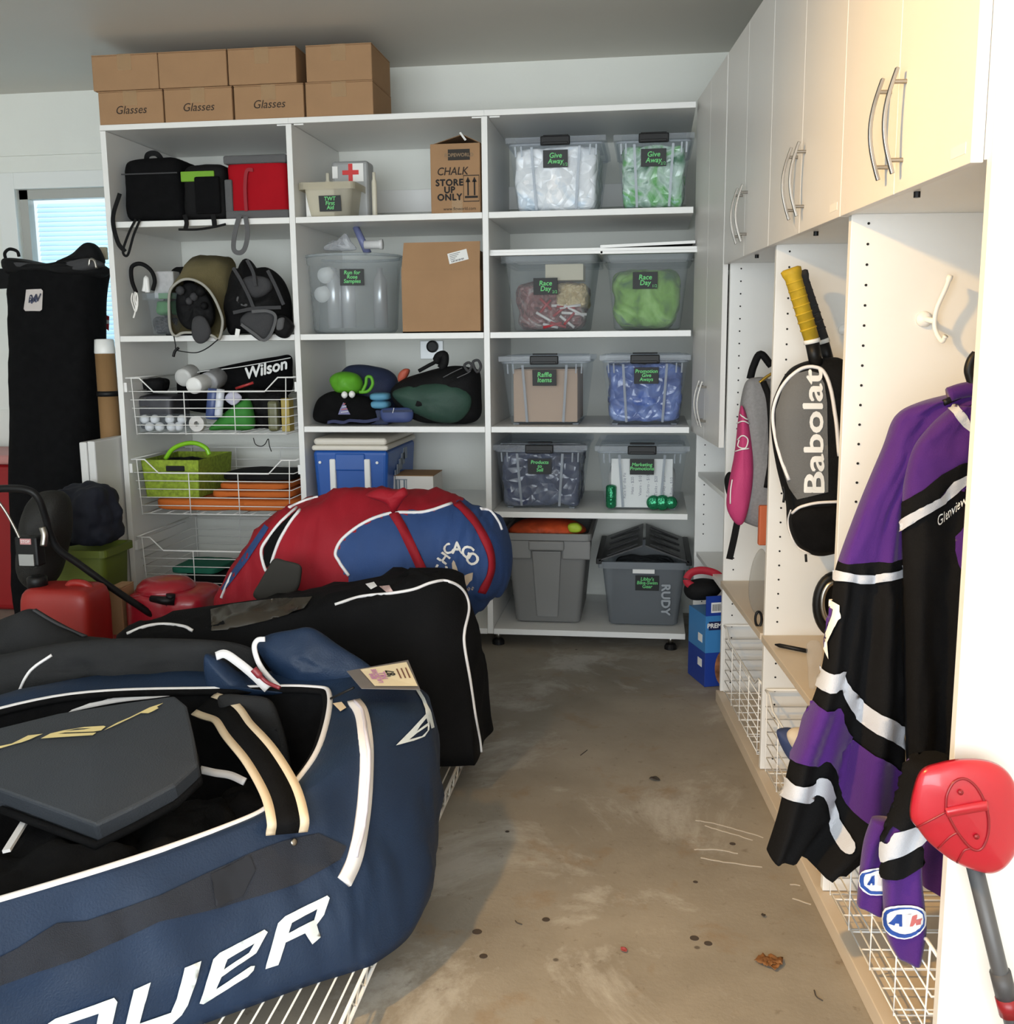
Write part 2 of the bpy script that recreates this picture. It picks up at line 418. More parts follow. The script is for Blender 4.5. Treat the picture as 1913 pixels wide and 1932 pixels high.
MB().box(WX0+.04, WX1-.04, YWL+.06, YWL+.064, WZ0+.03, WZ1-.04).build('pane', clear('window_glass', (.97, .99, 1), (.9, .95, 1), .06, .02), w, world=True)
M_SLAT = bpy.data.materials.new('blind_slat'); M_SLAT.use_nodes = True
_nt = M_SLAT.node_tree; _b = _nt.nodes['Principled BSDF']; _b.inputs['Base Color'].default_value = (.75, .86, .90, 1)
_tr = _nt.nodes.new('ShaderNodeBsdfTranslucent'); _tr.inputs[0].default_value = (.75, .9, .95, 1); _mx = _nt.nodes.new('ShaderNodeMixShader'); _mx.inputs[0].default_value = .55
_nt.links.new(_b.outputs[0], _mx.inputs[1]); _nt.links.new(_tr.outputs[0], _mx.inputs[2]); _nt.links.new(_mx.outputs[0], _nt.nodes['Material Output'].inputs['Surface'])
sl = MB().box(-.31, .31, -.0125, .0125, -.0005, .0005, Matrix.Rotation(R(58), 4, 'X')).build('blind_slat', M_SLAT, w)
k = 0; z = WZ1-.07
while z > WZ0+.05:
    o = sl if k == 0 else sl.copy()
    if k: COL.objects.link(o); o.parent = w
    o.location = (-.005, .09, z-WZ0); z -= .0235; k += 1

# ================================================================ BACK SHELVING UNIT
DY = 4.19; X0, X1, X2, X3 = -2.238, -1.447, -.655, .157; ZT = 2.163
ZS = (1.781, 1.313, .933, .582, .082); T = .024
su = thing('shelving_unit', 'white three-bay open shelving unit along the back wall', 'shelving unit', ((X0+X3)/2, DY+.3, 0))
for x in (X0, X1, X2):
    b_ = .0 if x == X0 else .06
    MB().box(x-T/2, x+T/2, DY if x != X3 else DY+.13, YW-.005, b_, ZT-.021).build('side_panel', M_MEL, su, bevel=.0015, world=True)
for a, b in ((X0, X1), (X1, X2), (X2, X3)):
    MB().box(a+(0 if a != X0 else -T/2), b, DY-.002, YW-.005, ZT-.02, ZT+.002).build('top_panel', M_MEL, su, bevel=.0015, world=True)
def shelf(a, b, z): return MB().box(a+T/2+.001, b-T/2-.001 if b != X3 else b-.002, DY+.002, YW-.02, z-T, z).build('shelf', M_MEL, su, bevel=.0015, world=True)
for z in ZS[:2]: shelf(X0, X1, z)
for z in ZS[:4]: shelf(X1, X2, z)
for z in ZS: shelf(X2, X3, z)
shelf(X1, X2, ZS[4]); shelf(X0, X1, ZS[4])
for a, b in ((X0, X1), (X1, X2), (X2, X3)):
    MB().box(a+T/2, b-T/2, YW-.025, YW-.006, ZT-.30, ZT-.20).build('back_rail', M_MEL, su, bevel=.001, world=True)
for x in (X0+.06, X1, X2+.025, X3-.06):
    for y in (DY+.06, YW-.08):
        ft = MB().lathe([(.012, .02), (.012, .06)], 14, Matrix.Translation((x, y, 0))).build('foot', M_CHROME, su, True, world=True)
        MB().lathe([(.026, 0), (.026, .012), (.02, .022)], 16, Matrix.Translation((x, y, 0))).build('foot_pad', M_BLACKP, ft, world=True)
for (x, y, z) in ((X1-.03, DY+.01, ZT-.022), (X1+.04, DY+.01, ZT-.022), (X2-.03, DY+.01, ZT-.022), (X2+.04, DY+.01, ZT-.022)):
    MB().box(x-.02, x+.02, y-.003, y+.003, z-.004, z+.001).build('edge_strip', M_WHITEP, su, world=True)
# white board lying on top at the right end
tag(MB().box(-.0, .13, DY+.1, DY+.3, ZT+.003, ZT+.024).build('white_board', M_MEL, None, bevel=.002), 'small white board lying on top of the shelving unit at its right end', 'board')

# wall outlet behind the middle bay
p = atY(815, 653, YW)
ou = thing('wall_outlet', 'grey wall plate with a round black socket behind the middle bay', 'outlet', (p.x, YW-.006, p.z-.03))
MB().box(-.055, .055, -.004, .005, -.03, .055).build('plate', mat('steel_plate', (.62, .64, .65), .4, .3), ou, bevel=.002)
MB().lathe([(.028, 0), (.028, .012), (.02, .014)], 24, Matrix.Translation((.005, -.003, .028)) @ Matrix.Rotation(R(90), 4, 'X')).build('socket', M_BLACKP, ou)
for sx in (-.015, .02): MB().box(sx, sx+.004, -.006, 0, -.005, -.001).build('screw', M_CHROME, ou)

# ================================================================ LOCKERS (right-hand side)
PU = (-.26, .407, 1.085, 1.765, 2.442); PT = .019; VB = .52; ZCB = 1.527; ZCT = 2.19
lk = thing('locker_unit', 'white open mudroom lockers with seat boards along the right wall', 'lockers', tuple(LO), LTH)
M_SEAT = mat('cream_seat_board', (.60, .51, .40), .45, var=.04, scale=5)
for i, u in enumerate(PU):
    zb = 0 if i in (0, 4) else .042
    pn = MB().box(.012, VB, u, u+PT, zb, ZCB if i else ZC-.01).build('locker_panel', M_MEL, lk, bevel=.0012)
    if i:
        h = MB(); z = 1.508
        while z > .06:
            if abs(z-.44) > .02: h.lathe([(.0028, 0), (.0028, .0012)], 8, Matrix.Translation((.047, u, z)) @ Matrix.Rotation(R(90), 4, 'X'))
            z -= .032*1.28
        h.build('pin_holes', M_HOLE, pn)['kind'] = 'stuff'
MB().box(0, VB, PU[0]+PT, PU[3]+PT, 0, .04).build('base_board', M_SEAT, lk, bevel=.002)
MB().box(VB-.006, VB, PU[0]+PT, PU[4], .04, ZCB).build('back_panel', M_MEL, lk)
for i in range(3):
    MB().box(.004 if i else .15, VB-.008, PU[i]+PT+.0005, PU[i+1]-.0005, .425, .445).build('seat_board', M_SEAT, lk, bevel=.0015)
for z in (.742, .41):
    MB().box(.02, VB-.008, PU[3]+PT+.0005, PU[4]-.0005, z-.018, z).build('locker_shelf', M_MEL, lk, bevel=.0015)
def coat_hook(u, v, z, bend):
    h = MB().lathe([(.016, 0), (.016, .006), (.01, .012)], 18, Matrix.Translation((v, u, z)) @ Matrix.Rotation(R(90), 4, 'X')).build('coat_hook', M_WHITEP, lk, True)
    pts = [(v, u-.008, z), (v+.012*bend, u-.03, z-.005)]
    MB().tube(bezier(pts), .006, 8).build('hook_stem', M_WHITEP, h, True)
    MB().tube(bezier([(v+.037*bend, u-.032, z+.085), (v+.028*bend, u-.036, z+.06), (v+.014*bend, u-.032, z+.02), (v+.012*bend, u-.03, z-.01), (v+.016*bend, u-.035, z-.03), (v+.02*bend, u-.055, z-.045), (v+.022*bend, u-.065, z-.035)], 6), [.006]*3+[.0045]*33+[.006], 10).build('hook_arm', M_WHITEP, h, True)
coat_hook(.407, .168, 1.315, 1)
coat_hook(1.085, .20, 1.30, 1)

# upper cabinets
def handle(parent, u, z0, z1, v0=-.020, bow=.020):
    h = MB(); n = 14; pts = []
    for i in range(n+1):
        t = i/n; pts.append((v0-.006-bow*math.sin(math.pi*t)*.9, u, z0+(z1-z0)*t))
    h.strap(pts, (-1, 0, 0), .009, .006)
    for z in (z0+.022, z1-.022): h.tube([(-.008, u, z), (v0-.012, u, z)], .004, 8)
    return h.build('handle', M_CHROME, parent, bevel=.001)
M_DOOR = mat('cabinet_door', (.74, .72, .69), .4, var=.015, scale=2)
M_STICK = mat('sticker_white', (.8, .78, .74), .6)
def cabinet(name, label, u0, u1, zb, doors_zb, hz, sticker=None):
    c = thing(name, label, 'cabinet', tuple(L((0), 0, 0)+LU*u0), LTH)
    o = u0
    b = MB(); w_ = u1-u0
    b.box(.009, VB, .001, PT, zb, ZCT).box(.009, VB, w_-PT, w_-.001, zb, ZCT).box(.009, VB, PT, w_-PT, zb, zb+PT).box(.009, VB, PT, w_-PT, ZCT-PT, ZCT).box(VB-.008, VB, PT, w_-PT, zb, ZCT)
    b.build('cabinet_body', M_MEL, c)
    g = .0015
    for i, (a, d) in enumerate(((g, w_/2-g), (w_/2+g, w_-g))):
        dr = MB().box(-.01, .008, a, d, doors_zb-.004, ZCT).build('door', M_DOOR, c, bevel=.0012)
        handle(dr, d-.036 if i == 0 else a+.036, *hz)
        if sticker == i:
            MB().box(-.0106, -.0098, a+.02, a+.075, doors_zb+.012, doors_zb+.028).build('sticker', M_STICK, dr)
    MB().lathe([(.006, -.01), (.006, .0)], 8, Matrix.Translation((.03, w_*.5, zb))).build('bumper', M_BLACKP, c)
    return c
cabs = []
cabs.append(cabinet('wall_cabinet', 'warm-lit wall cabinet nearest the camera, over the purple jersey', PU[0]+PT, PU[1]+.006, ZCB, ZCB, (1.552, 1.722), 0))
cabs.append(cabinet('wall_cabinet', 'wall cabinet with paired arc handles over the racket bag locker', PU[1]+.007, PU[2]+.006, ZCB, ZCB, (1.558, 1.724), 0))
cabs.append(cabinet('wall_cabinet', 'wall cabinet over the pink and grey backpack locker', PU[2]+.007, PU[3]+.006, ZCB, ZCB, (1.562, 1.726)))
cabs.append(cabinet('tall_cabinet', 'tall white cabinet with long doors in the corner beside the shelving', PU[3]+PT+.001, PU[4]+.008, ZCB+.02, .912, (.955, 1.125)))

# wire drawers under the seats
def wire_basket(name, label, cat, w, d, h, dip, nh, nv, group, r=.0022, dipdepth=.045):
    """open wire basket, local x = width centred, y = depth from 0 (front), z up"""
    t = thing(name, label, cat, (0, 0, 0), 0, group)
    def rim(y):
        x = w/2
        return [(-x, y, h), (-x+dip[0], y, h), (-x+dip[1], y, h-dipdepth), (x-dip[1], y, h-dipdepth), (x-dip[0], y, h), (x, y, h)]
    ra = MB().tube(rim(0), r*1.5, 8).build('front_rim', M_WIRE, t, True)
    MB().tube([(-w/2, d, h), (w/2, d, h)], r*1.5, 8).build('back_rim', M_WIRE, t, True)
    for s in (-1, 1): MB().tube([(s*w/2, 0, h), (s*w/2, d, h)], r*1.6, 8).build('side_rim', M_WIRE, t, True)
    for i in range(nh):
        z = (h-dipdepth*.35)*(i/(nh))+.0
        k = .04*(1-z/h)
        wv = w/2-k
        MB().tube([(-wv, 0, z), (wv, 0, z), (wv, d, z), (-wv, d, z)], r, 6, closed=True).build('wire', M_WIRE, t, True)
    for i in range(nv):
        f = (i+.5)/nv if nv > 1 else .5; x = (-w/2+.035)+(w-.07)*(i/(nv-1))
        zt = h if (i in (0, nv-1)) else h-dipdepth
        xt = x*1.03 if i in (0, nv-1) else x
        MB().tube([(xt, -.002, zt), (x, -.002, -.003), (x, d, -.003), (x, d, h)], r, 6).build('upright_wire', M_WIRE, t, True)
    nb = 9
    for i in range(nb):
        x = -w/2+.06+(w-.12)*i/(nb-1); MB().tube([(x, 0, -.001), (x, d, -.001)], r*.8, 6).build('floor_wire', M_WIRE, t, True)
    return t
BW = X1-X0-T-.035
bk = wire_basket('wire_basket', 'top pull-out white wire basket of the left bay, full of sports odds and ends', 'basket', BW, .52, .235, (.06, .12), 6, 4, 'pull-out baskets of the left bay', dipdepth=.058)
XB = (X0+X1)/2
place(bk, (XB, DY-.004, .902))
bk2 = copy_tree(bk); place(bk2, (XB, DY-.004, .555)); bk2['label'] = 'middle white wire basket of the left bay, holding a lime green tote'
bk3 = copy_tree(bk); place(bk3, (XB, DY-.004, .215)); bk3['label'] = 'lowest white wire basket of the left bay, behind the mower engine'
for b_z, b in ((.902, bk), (.555, bk2), (.215, bk3)):
    for s, xx in ((-1, X0+T/2), (1, X1-T/2)):
        MB().box(min(xx, xx-s*.012), max(xx, xx-s*.012), DY+.01, DY+.5, b_z+.175, b_z+.215).build('runner', M_WHITEP, su, world=True)
lb = None
for i, (lab) in enumerate(('white wire pull-out behind the jersey sleeves, nearest the camera', 'white wire pull-out holding a shoe under the racket bag locker', 'white wire pull-out under the pink backpack locker')):
    wd_ = PU[i+1]-PU[i]-PT-.02
    if lb is None: lb = wire_basket('wire_basket', lab, 'basket', wd_, .46, .225, (.05, .10), 6, 5, 'wire baskets under the locker seats', dipdepth=.03); o = lb
    else: o = copy_tree(lb); o['label'] = lab
    place(o, tuple(L((PU[i]+PT+PU[i+1])/2, .018, .062)), LTH-R(90))
# ================================================================ CARDBOARD BOXES ON TOP
def card_box(name, label, cat, x0, x1, y0, y1, z0, z1, m=M_CARD, tape=True, writing=None, group=None, tape_dx=0, gloss=.004):
    c = thing(name, label, cat, ((x0+x1)/2, y0, z0), 0, group); w_ = (x1-x0)/2; d = y1-y0; h = z1-z0
    MB().box(-w_, w_, 0, d, 0, h-.004).build('carton_body', m, c, bevel=.004)
    for s in (0, 1): MB().box(-w_, w_, d*.5*s+.001, d*.5*(s+1)-.001, h-.004, h).build('flap', m, c, bevel=.001)
    if tape:
        MB().box(tape_dx-.03, tape_dx+.03, -.0012, -.0004, h*.55, h-.002).build('tape', M_TAPE, c)
        MB().box(tape_dx-.03, tape_dx+.03, 0, d, h, h+.0008).build('tape', M_TAPE, c)
    if writing:
        text(MB(), writing, .045, frame((.0, -.001, h*.42), (1, 0, 0), (0, 0, 1)), shear=.25, sx=1.0, spacing=1.0).build('handwriting', M_INK, c)
    return c
YB = DY+.012
def X_at(px, py, Y): return atY(px, py, Y).x
zb0 = ZT+.003; zb1 = zb0+.132; zt1 = zb1+.002+.138
G8 = 'cardboard boxes on top of the shelving'
lo = [(186, 307, 'Glasses'), (310, 438, 'Glasses'), (442, 573, 'Glasses'), (577, 704, None)]
los = ['leftmost lower cardboard box on the shelving top, faintly marked Glasses', 'second lower cardboard box from the left, boldly marked Glasses', 'third lower cardboard box from the left, faintly marked Glasses', 'lower cardboard box at the right end of the stack on the shelving, unmarked']
for i, (a, b, t_) in enumerate(lo):
    x0, x1 = X_at(a, 200, YB), X_at(b, 195, YB)
    card_box('cardboard_box', los[i], 'box', x0, x1, YB, YB+.30, zb0, zb1, writing=t_, group=G8, tape_dx=.0)
up = [(173, 298), (298.5, 428), (430, 559), (577, 702)]
ups = ['upper cardboard box at the left end of the stack, overhanging the shelving edge', 'second upper cardboard box from the left, unmarked', 'third upper cardboard box from the left, its right side in shadow', 'upper cardboard box at the right end of the stack, taped down the front']
for i, (a, b) in enumerate(up):
    yy = YB-.004 if i < 3 else YB+.004
    x0, x1 = X_at(a, 135, yy), X_at(b, 130, yy)
    card_box('cardboard_box', ups[i], 'box', x0+.001, x1-.001, yy, yy+.30, zb1+.0015, zt1, tape=(i in (0, 2, 3)), group=G8)

# ================================================================ LABELLED STORAGE BINS
def chalk_label(parent, o, x, y, w_, h_, txt, size=.027, sub=None):
    M = frame(o, x, y)
    lb_ = MB().box(-w_/2, w_/2, -h_/2, h_/2, 0, .0012, M).build('label', M_LABEL, parent, bevel=.0006)
    t = MB(); text(t, txt, size, M @ Matrix.Translation((0, .001, .0012)), shear=.12, bold=.0005)
    if sub: text(t, sub, size*.6, M @ Matrix.Translation((w_*.38, -h_*.34, .0012)))
    t.build('lettering', M_CHALK, lb_); return lb_
def taper_body(mb, w_, d, h, tp, z0=.004, n=5, r=.025):
    def ring(z, inset):
        a, b = w_/2-inset, d/2-inset; pts = []
        for cx, cy, a0 in ((a-r, b-r, 0), (-a+r, b-r, 90), (-a+r, -b+r, 180), (a-r, -b+r, 270)):
            for k in range(n): an = R(a0+90*k/(n-1)); pts.append((cx+r*math.cos(an), d/2+cy+r*math.sin(an), z))
        return pts
    rs = [ring(z0, tp+.006), ring(z0+.006, tp), ring(h, 0)]
    m = len(rs[0]); mb.loft(rs, True, False); b0 = len(mb.v)-3*m; mb.f.append(tuple(b0+k for k in reversed(range(m))))
    return mb
M_RIB = clear('bin_rib', (.72, .76, .79), (.62, .66, .72), .35, .15)
def latch_bin(label, cx, y0, z, w_, d, h, txt, sub=None, lz=.70, lx=0, latch=True, tp=.028, size=.027, name='storage_bin', m=None, lw=.098, lh=.066):
    c = thing(name, label, 'storage bin', (cx, y0, z), 0, 'lidded clear storage bins'); m = m or M_CLEAR
    bo = taper_body(MB(), w_-.024, d-.024, h-.03, tp); bo.v = [v+Vector((0, .012, 0)) for v in bo.v]
    body = bo.build('bin_body', m, c, True)
    tube = [(v.x, v.y, h-.03) for v in bo.v[2*20:3*20]]
    MB().tube(tube, .005, 6, closed=True).build('bin_rim', M_LID, c, True)
    ld = MB(); ld.box(-w_/2, w_/2, 0, d, h-.026, h-.004).box(-w_/2+.03, w_/2-.03, .03, d-.03, h-.004, h)
    ld.build('lid', M_LID, c, bevel=.008, segs=3)
    def fp(x, zz, e=.002): k = (zz/(h-.03)); return Vector((x, .012+tp*(1-k)-e, zz))
    for sx in (-1, 1):
        MB().strap([fp(sx*w_*.20, .012), fp(sx*w_*.24, h-.04)], (0, -1, 0), .010, .006).build('rib', M_RIB, c)
        for k in range(2): MB().strap([fp(sx*w_*(.34+.06*k), h-.075), fp(sx*w_*(.345+.06*k), h-.036)], (0, -1, 0), .006, .005).build('rib', M_RIB, c)
        MB().box(sx*w_*.33-.012, sx*w_*.33+.012, tp+.03, d-tp-.03, 0, .005).build('bin_foot', M_RIB, c)
    if latch:
        la = MB(); la.box(-.058, .058, -.010, .004, h-.038, h-.003); lo_ = la.build('latch', M_BLACKP, c, bevel=.004)
        MB().box(-.05, .05, -.014, -.009, h-.036, h-.026).build('latch_lip', M_BLACKP, lo_, bevel=.002)
        MB().box(-.05, .05, .02, .05, h, h+.006).build('lid_clip', M_BLACKP, c, bevel=.002)
    up_ = (fp(0, .2)-fp(0, .1)).normalized()
    chalk_label(c, fp(lx, h*lz, .008), (1, 0, 0), up_, lw, lh, txt, size, sub)
    return c
def bin_px(l, r, top, z, Y):
    py = top; a = atY(l, py, Y); b = atY(r, py, Y); return (a.x+b.x)/2, b.x-a.x, a.z-z
Y1 = DY+.05
cx, wv, hh = bin_px(953, 1143, 259, ZS[0], Y1); BIN_GA = latch_bin('clear latch bin labelled Give Away on the top shelf, full of white bags', cx, Y1, ZS[0]+.001, wv, .5, hh, 'Give\nAway', '1/2', .70)
CG = [(cx, Y1, ZS[0], wv, hh)]
cx, wv, hh = bin_px(1157, 1311, 253, ZS[0], Y1); latch_bin('clear latch bin labelled Give Away on the top shelf, packed with green plastic', cx, Y1, ZS[0]+.001, wv, .5, hh, 'Give\nAway', '2/2', .68); CG.append((cx, Y1, ZS[0], wv, hh))
cx, wv, hh = bin_px(940, 1114, 671, ZS[2], Y1); latch_bin('clear latch bin labelled Raffle Items with cardboard inside', cx, Y1, ZS[2]+.001, wv, .5, hh, 'Raffle\nItems', None, .68); CG.append((cx, Y1, ZS[2], wv, hh))
cx, wv, hh = bin_px(1131, 1304, 669, ZS[2], Y1); latch_bin('clear latch bin labelled Promotion Give Aways full of blue bags', cx, Y1, ZS[2]+.001, wv, .5, hh, 'Promotion\nGive\nAways', None, .70, .006, size=.0205); CG.append((cx, Y1, ZS[2], wv, hh))
cx, wv, hh = bin_px(928, 1108, 838, ZS[3], Y1); latch_bin('clear latch bin labelled Products to Sell full of dark navy packs', cx, Y1, ZS[3]+.001, wv, .5, hh, 'Products\nto\nSell', None, .66, size=.0205); CG.append((cx, Y1, ZS[3], wv, hh))
cx, wv, hh = bin_px(1122, 1302, 840, ZS[3], Y1); latch_bin('clear latch bin labelled Marketing Promotions holding printed sheets', cx, Y1, ZS[3]+.001, wv, .5, hh, 'Marketing\nPromotions', None, .67, size=.0205); CG.append((cx, Y1, ZS[3], wv, hh))
# open-topped tapered bins of the second shelf with flat lids lying on top
def tote(name, label, cx, y0, z, wt, d, h, tp, m, txt=None, sub=None, lz=.6, lx=0, size=.027, rim=.014, lw=.098, lh=.066, group=None):
    c = thing(name, label, 'storage bin', (cx, y0, z), 0, group)
    bo = taper_body(MB(), wt-.03, d-.03, h, tp); bo.v = [v+Vector((0, .015, 0)) for v in bo.v]; bo.build('bin_body', m, c, True)
    ri = MB(); r0 = taper_body(MB(), wt, d, .03, 0, 0).v; pts = r0[40:60]
    ring = [(p.x, p.y) for p in pts]
    n = len(ring); inner = [(p.x*(wt-.03)/wt, .015+p.y*(d-.03)/d) for p in pts]
    vs = [(x, y, h-.028) for x, y in ring]+[(x, y, h) for x, y in ring]+[(x, y, h) for x, y in inner]+[(x, y, h-.02) for x, y in inner]
    fs = []
    for a in range(3):
        for k in range(n): fs.append((a*n+k, a*n+(k+1) % n, (a+1)*n+(k+1) % n, (a+1)*n+k))
    ri.add(vs, fs).build('bin_rim', m, c, False)
    if txt:
        fp = lambda x, zz, e: Vector((x, .015+tp*(1-zz/h)-e, zz))
        chalk_label(c, fp(lx, h*lz, .006), (1, 0, 0), fp(0, .2, 0)-fp(0, .1, 0), lw, lh, txt, size, sub)
    return c
GB = 'open tapered bins of the second shelf'
z2 = ZS[1]
cx, wv, hh = bin_px(943, 1128, 484, z2, Y1); tote('storage_bin', 'grey clear bin labelled Race Day with red and white sticks inside', cx, Y1, z2+.001, wv, .5, hh, .035, M_CLEARD, 'Race\nDay', '2/2', .60, -.015, group=GB); CG.append((cx, Y1, z2, wv, hh)); hA = z2+.001+hh; xA = cx
cx, wv, hh = bin_px(1137, 1309, 481, z2, Y1); tote('storage_bin', 'grey clear bin labelled Race Day with bright green stuff inside', cx, Y1, z2+.001, wv, .5, hh, .03, M_CLEARD, 'Race\nDay', '1/2', .66, -.01, group=GB); CG.append((cx, Y1, z2, wv, hh)); hB = z2+.001+hh; xB = cx
M_WLID = mat('pale_grey_lid', (.62, .64, .64), .4)
def flat_lid(label, cx, y0, z, w_, d, rot=0, tilt=0, grp='flat lids on the Race Day bins', m=None):
    M = Matrix.Translation((cx, y0+d/2, z)) @ Matrix.Rotation(rot, 4, 'Z') @ Matrix.Rotation(tilt, 4, 'Y')
    t = thing('bin_lid', label, 'lid', (cx, y0, z), 0, grp)
    MB().box(-w_/2, w_/2, -d/2, d/2, .003, .009, M).build('lid_plate', m or M_WLID, t, bevel=.002, world=True)
    ed = MB(); 
    for a in ((-w_/2, w_/2, -d/2-.002, -d/2+.006), (-w_/2, w_/2, d/2-.006, d/2+.002), (-w_/2-.002, -w_/2+.006, -d/2, d/2), (w_/2-.006, w_/2+.002, -d/2, d/2)): ed.box(a[0], a[1], a[2], a[3], 0, .011, M)
    ed.build('lid_edge', M_WHITEP, t, world=True)
flat_lid('lower of two flat pale lids on the left Race Day bin', xA-.022, Y1-.02, hA+.001, .475, .5)
flat_lid('upper of two flat pale lids on the left Race Day bin', xA-.020, Y1-.01, hA+.013, .468, .5)
flat_lid('bottom flat pale lid on the right Race Day bin', xB+.002, Y1-.02, hB+.001, .375, .5)
flat_lid('second flat pale lid on the right Race Day bin', xB+.001, Y1-.015, hB+.013, .373, .5)
flat_lid('warped dark-edged lid topmost on the right Race Day bin', xB-.002, Y1-.01, hB+.030, .366, .48, 0, R(-1.6), m=mat('dark_lid', (.03, .03, .03), .4))

# ---- contents of the bins (each stands inside its bin)
def blob(name, label, cat, cx, y, z, w_, d, h, m, amp=.02, sc=9, e=5, n=22, seed=1, group=None, taper=-.1, smooth=True):
    b = MB(); softbox(b, w_, d, h, e, n, amp, sc, seed, Matrix.Translation((0, d/2, 0)), None, taper)
    o = b.build(name, m, None, smooth); o.location = (cx, y, z); tag(o, label, cat, group); return o
def crinkle(name, cols, rough=.25, sc=7, bump=.8, spec=.6):
    m = bpy.data.materials.new(name); m.use_nodes = True; nt = m.node_tree; b = nt.nodes['Principled BSDF']; b.inputs['Roughness'].default_value = rough
    b.inputs['Specular IOR Level'].default_value = spec
    tc = nt.nodes.new('ShaderNodeTexCoord'); n = nt.nodes.new('ShaderNodeTexNoise'); n.inputs['Scale'].default_value = sc; n.inputs['Detail'].default_value = 3; n.inputs['Distortion'].default_value = 1.5
    nt.links.new(tc.outputs['Object'], n.inputs['Vector']); r = nt.nodes.new('ShaderNodeValToRGB'); cr = r.color_ramp
    for i, c in enumerate(cols):
        p = .3+.4*i/max(1, len(cols)-1); e = cr.elements[i] if i < 2 else cr.elements.new(p); e.position = p; e.color = (*c, 1)
    nt.links.new(n.outputs['Fac'], r.inputs[0]); nt.links.new(r.outputs[0], b.inputs['Base Color'])
    v = nt.nodes.new('ShaderNodeTexVoronoi'); v.inputs['Scale'].default_value = sc*3; v.feature = 'DISTANCE_TO_EDGE'; nt.links.new(tc.outputs['Object'], v.inputs['Vector'])
    bp = nt.nodes.new('ShaderNodeBump'); bp.inputs['Strength'].default_value = bump; bp.inputs['Distance'].default_value = .02
    nt.links.new(v.outputs['Distance'], bp.inputs['Height']); nt.links.new(bp.outputs['Normal'], b.inputs['Normal']); MATS[name] = m; return m
def fill(i, name, label, m, hf=.93, **k):
    cx, y, z, w_, h_ = CG[i]
    return blob(name, label, 'bag', cx, y+.044, z+.01, w_-.082, .39, h_*hf-.025, m, **{**dict(e=14, taper=-.07), **k})
fill(0, 'plastic_bag', 'crumpled white plastic bags inside the left Give Away bin', crinkle('white_poly', [(.75, .78, .82), (.95, .96, .98), (.55, .70, .85)], .2, 6), seed=2, amp=.015)
fill(1, 'plastic_bag', 'green and white plastic bags inside the right Give Away bin', crinkle('green_poly', [(.02, .16, .06), (.55, .70, .62), (.12, .45, .10), (.55, .72, .82)], .18, 7), seed=3, amp=.015)
cx, y, z, w_, h_ = CG[2]
card_box('raffle_carton', 'plain tan carton filling the Raffle Items bin', 'box', cx-w_/2+.055, cx+w_/2-.055, y+.046, y+.40, z+.012, z+h_*.80, mat('tan_carton', (.42, .30, .22), .8), False)
fill(3, 'plastic_bag', 'blue poly-bagged goods inside the Promotion bin', crinkle('blue_poly', [(.04, .07, .24), (.10, .16, .42), (.35, .45, .75)], .15, 7), seed=4, amp=.02)
cx, y, z, w_, h_ = CG[3]
tag(MB().box(cx-.12, cx-.07, y+.045, y+.048, z+.09, z+.19).build('paper_card', mat('pale_blue_paper', (.45, .58, .75), .7)), 'pale blue card at the left of the Promotion bin', 'card')
fill(4, 'plastic_bag', 'dark navy packs in clear wrap inside the Products bin', crinkle('navy_poly', [(.02, .025, .055), (.05, .06, .11), (.16, .18, .24)], .2, 6), seed=5, amp=.02)
cx, y, z, w_, h_ = CG[5]
pp = thing('price_sheet', 'white printed sheet standing sideways in the Marketing bin', 'paper', (cx, y+.045, z+.01))
MB().box(-.125, .125, -.001, .003, 0, h_-.07).build('sheet', M_PAPER, pp)
tx = MB()
for i_, s_ in enumerate(('Race for the Fit', 'Hats - $20', 'Visors - $10', 'T-Shirts - $15', 'Tanks - $20', 'Jersey - $35', 'Bags - $10')):
    text(tx, s_, .017, frame((-.07+i_*.032, -.0016, (h_-.07)*.45), (0, 0, 1), (-1, 0, 0)), th=.0)
tx.build('printing', mat('grey_print', (.25, .25, .30), .8), pp)
blob('stack_of_paper', 'stack of white paper behind the printed sheet', 'paper', cx, y+.06, z+.01, .26, .3, h_*.6, M_PAPER, amp=.004, seed=6)
M_TIN = mat('green_tinsel', (.02, .22, .10), .12, .6, bump=1, bscale=90)
for i_, (dx, r_, l_) in enumerate(((-.125, .022, .10), (.05, .03, .03), (.085, .032, .03), (.12, .026, .03))):
    o = MB().lathe([(.006, 0), (r_*.8, .004), (r_, .012), (r_, l_-.01), (r_*.8, l_-.003), (.006, l_)], 18).build('tinsel_roll', M_TIN, None, True)
    if i_ == 0: o.location = (cx+dx, y+.034, z+.006)
    else: o.location = (cx+dx, y+.044, z+.034); o.rotation_euler = (R(90), 0, 0)
    tag(o, ['upright green tinsel roll at the left of the Marketing bin', 'green tinsel roll left of the three lying in the Marketing bin', 'middle of the three green tinsel rolls in the Marketing bin', 'rightmost green tinsel roll in the Marketing bin'][i_], 'tinsel roll', 'green tinsel rolls')
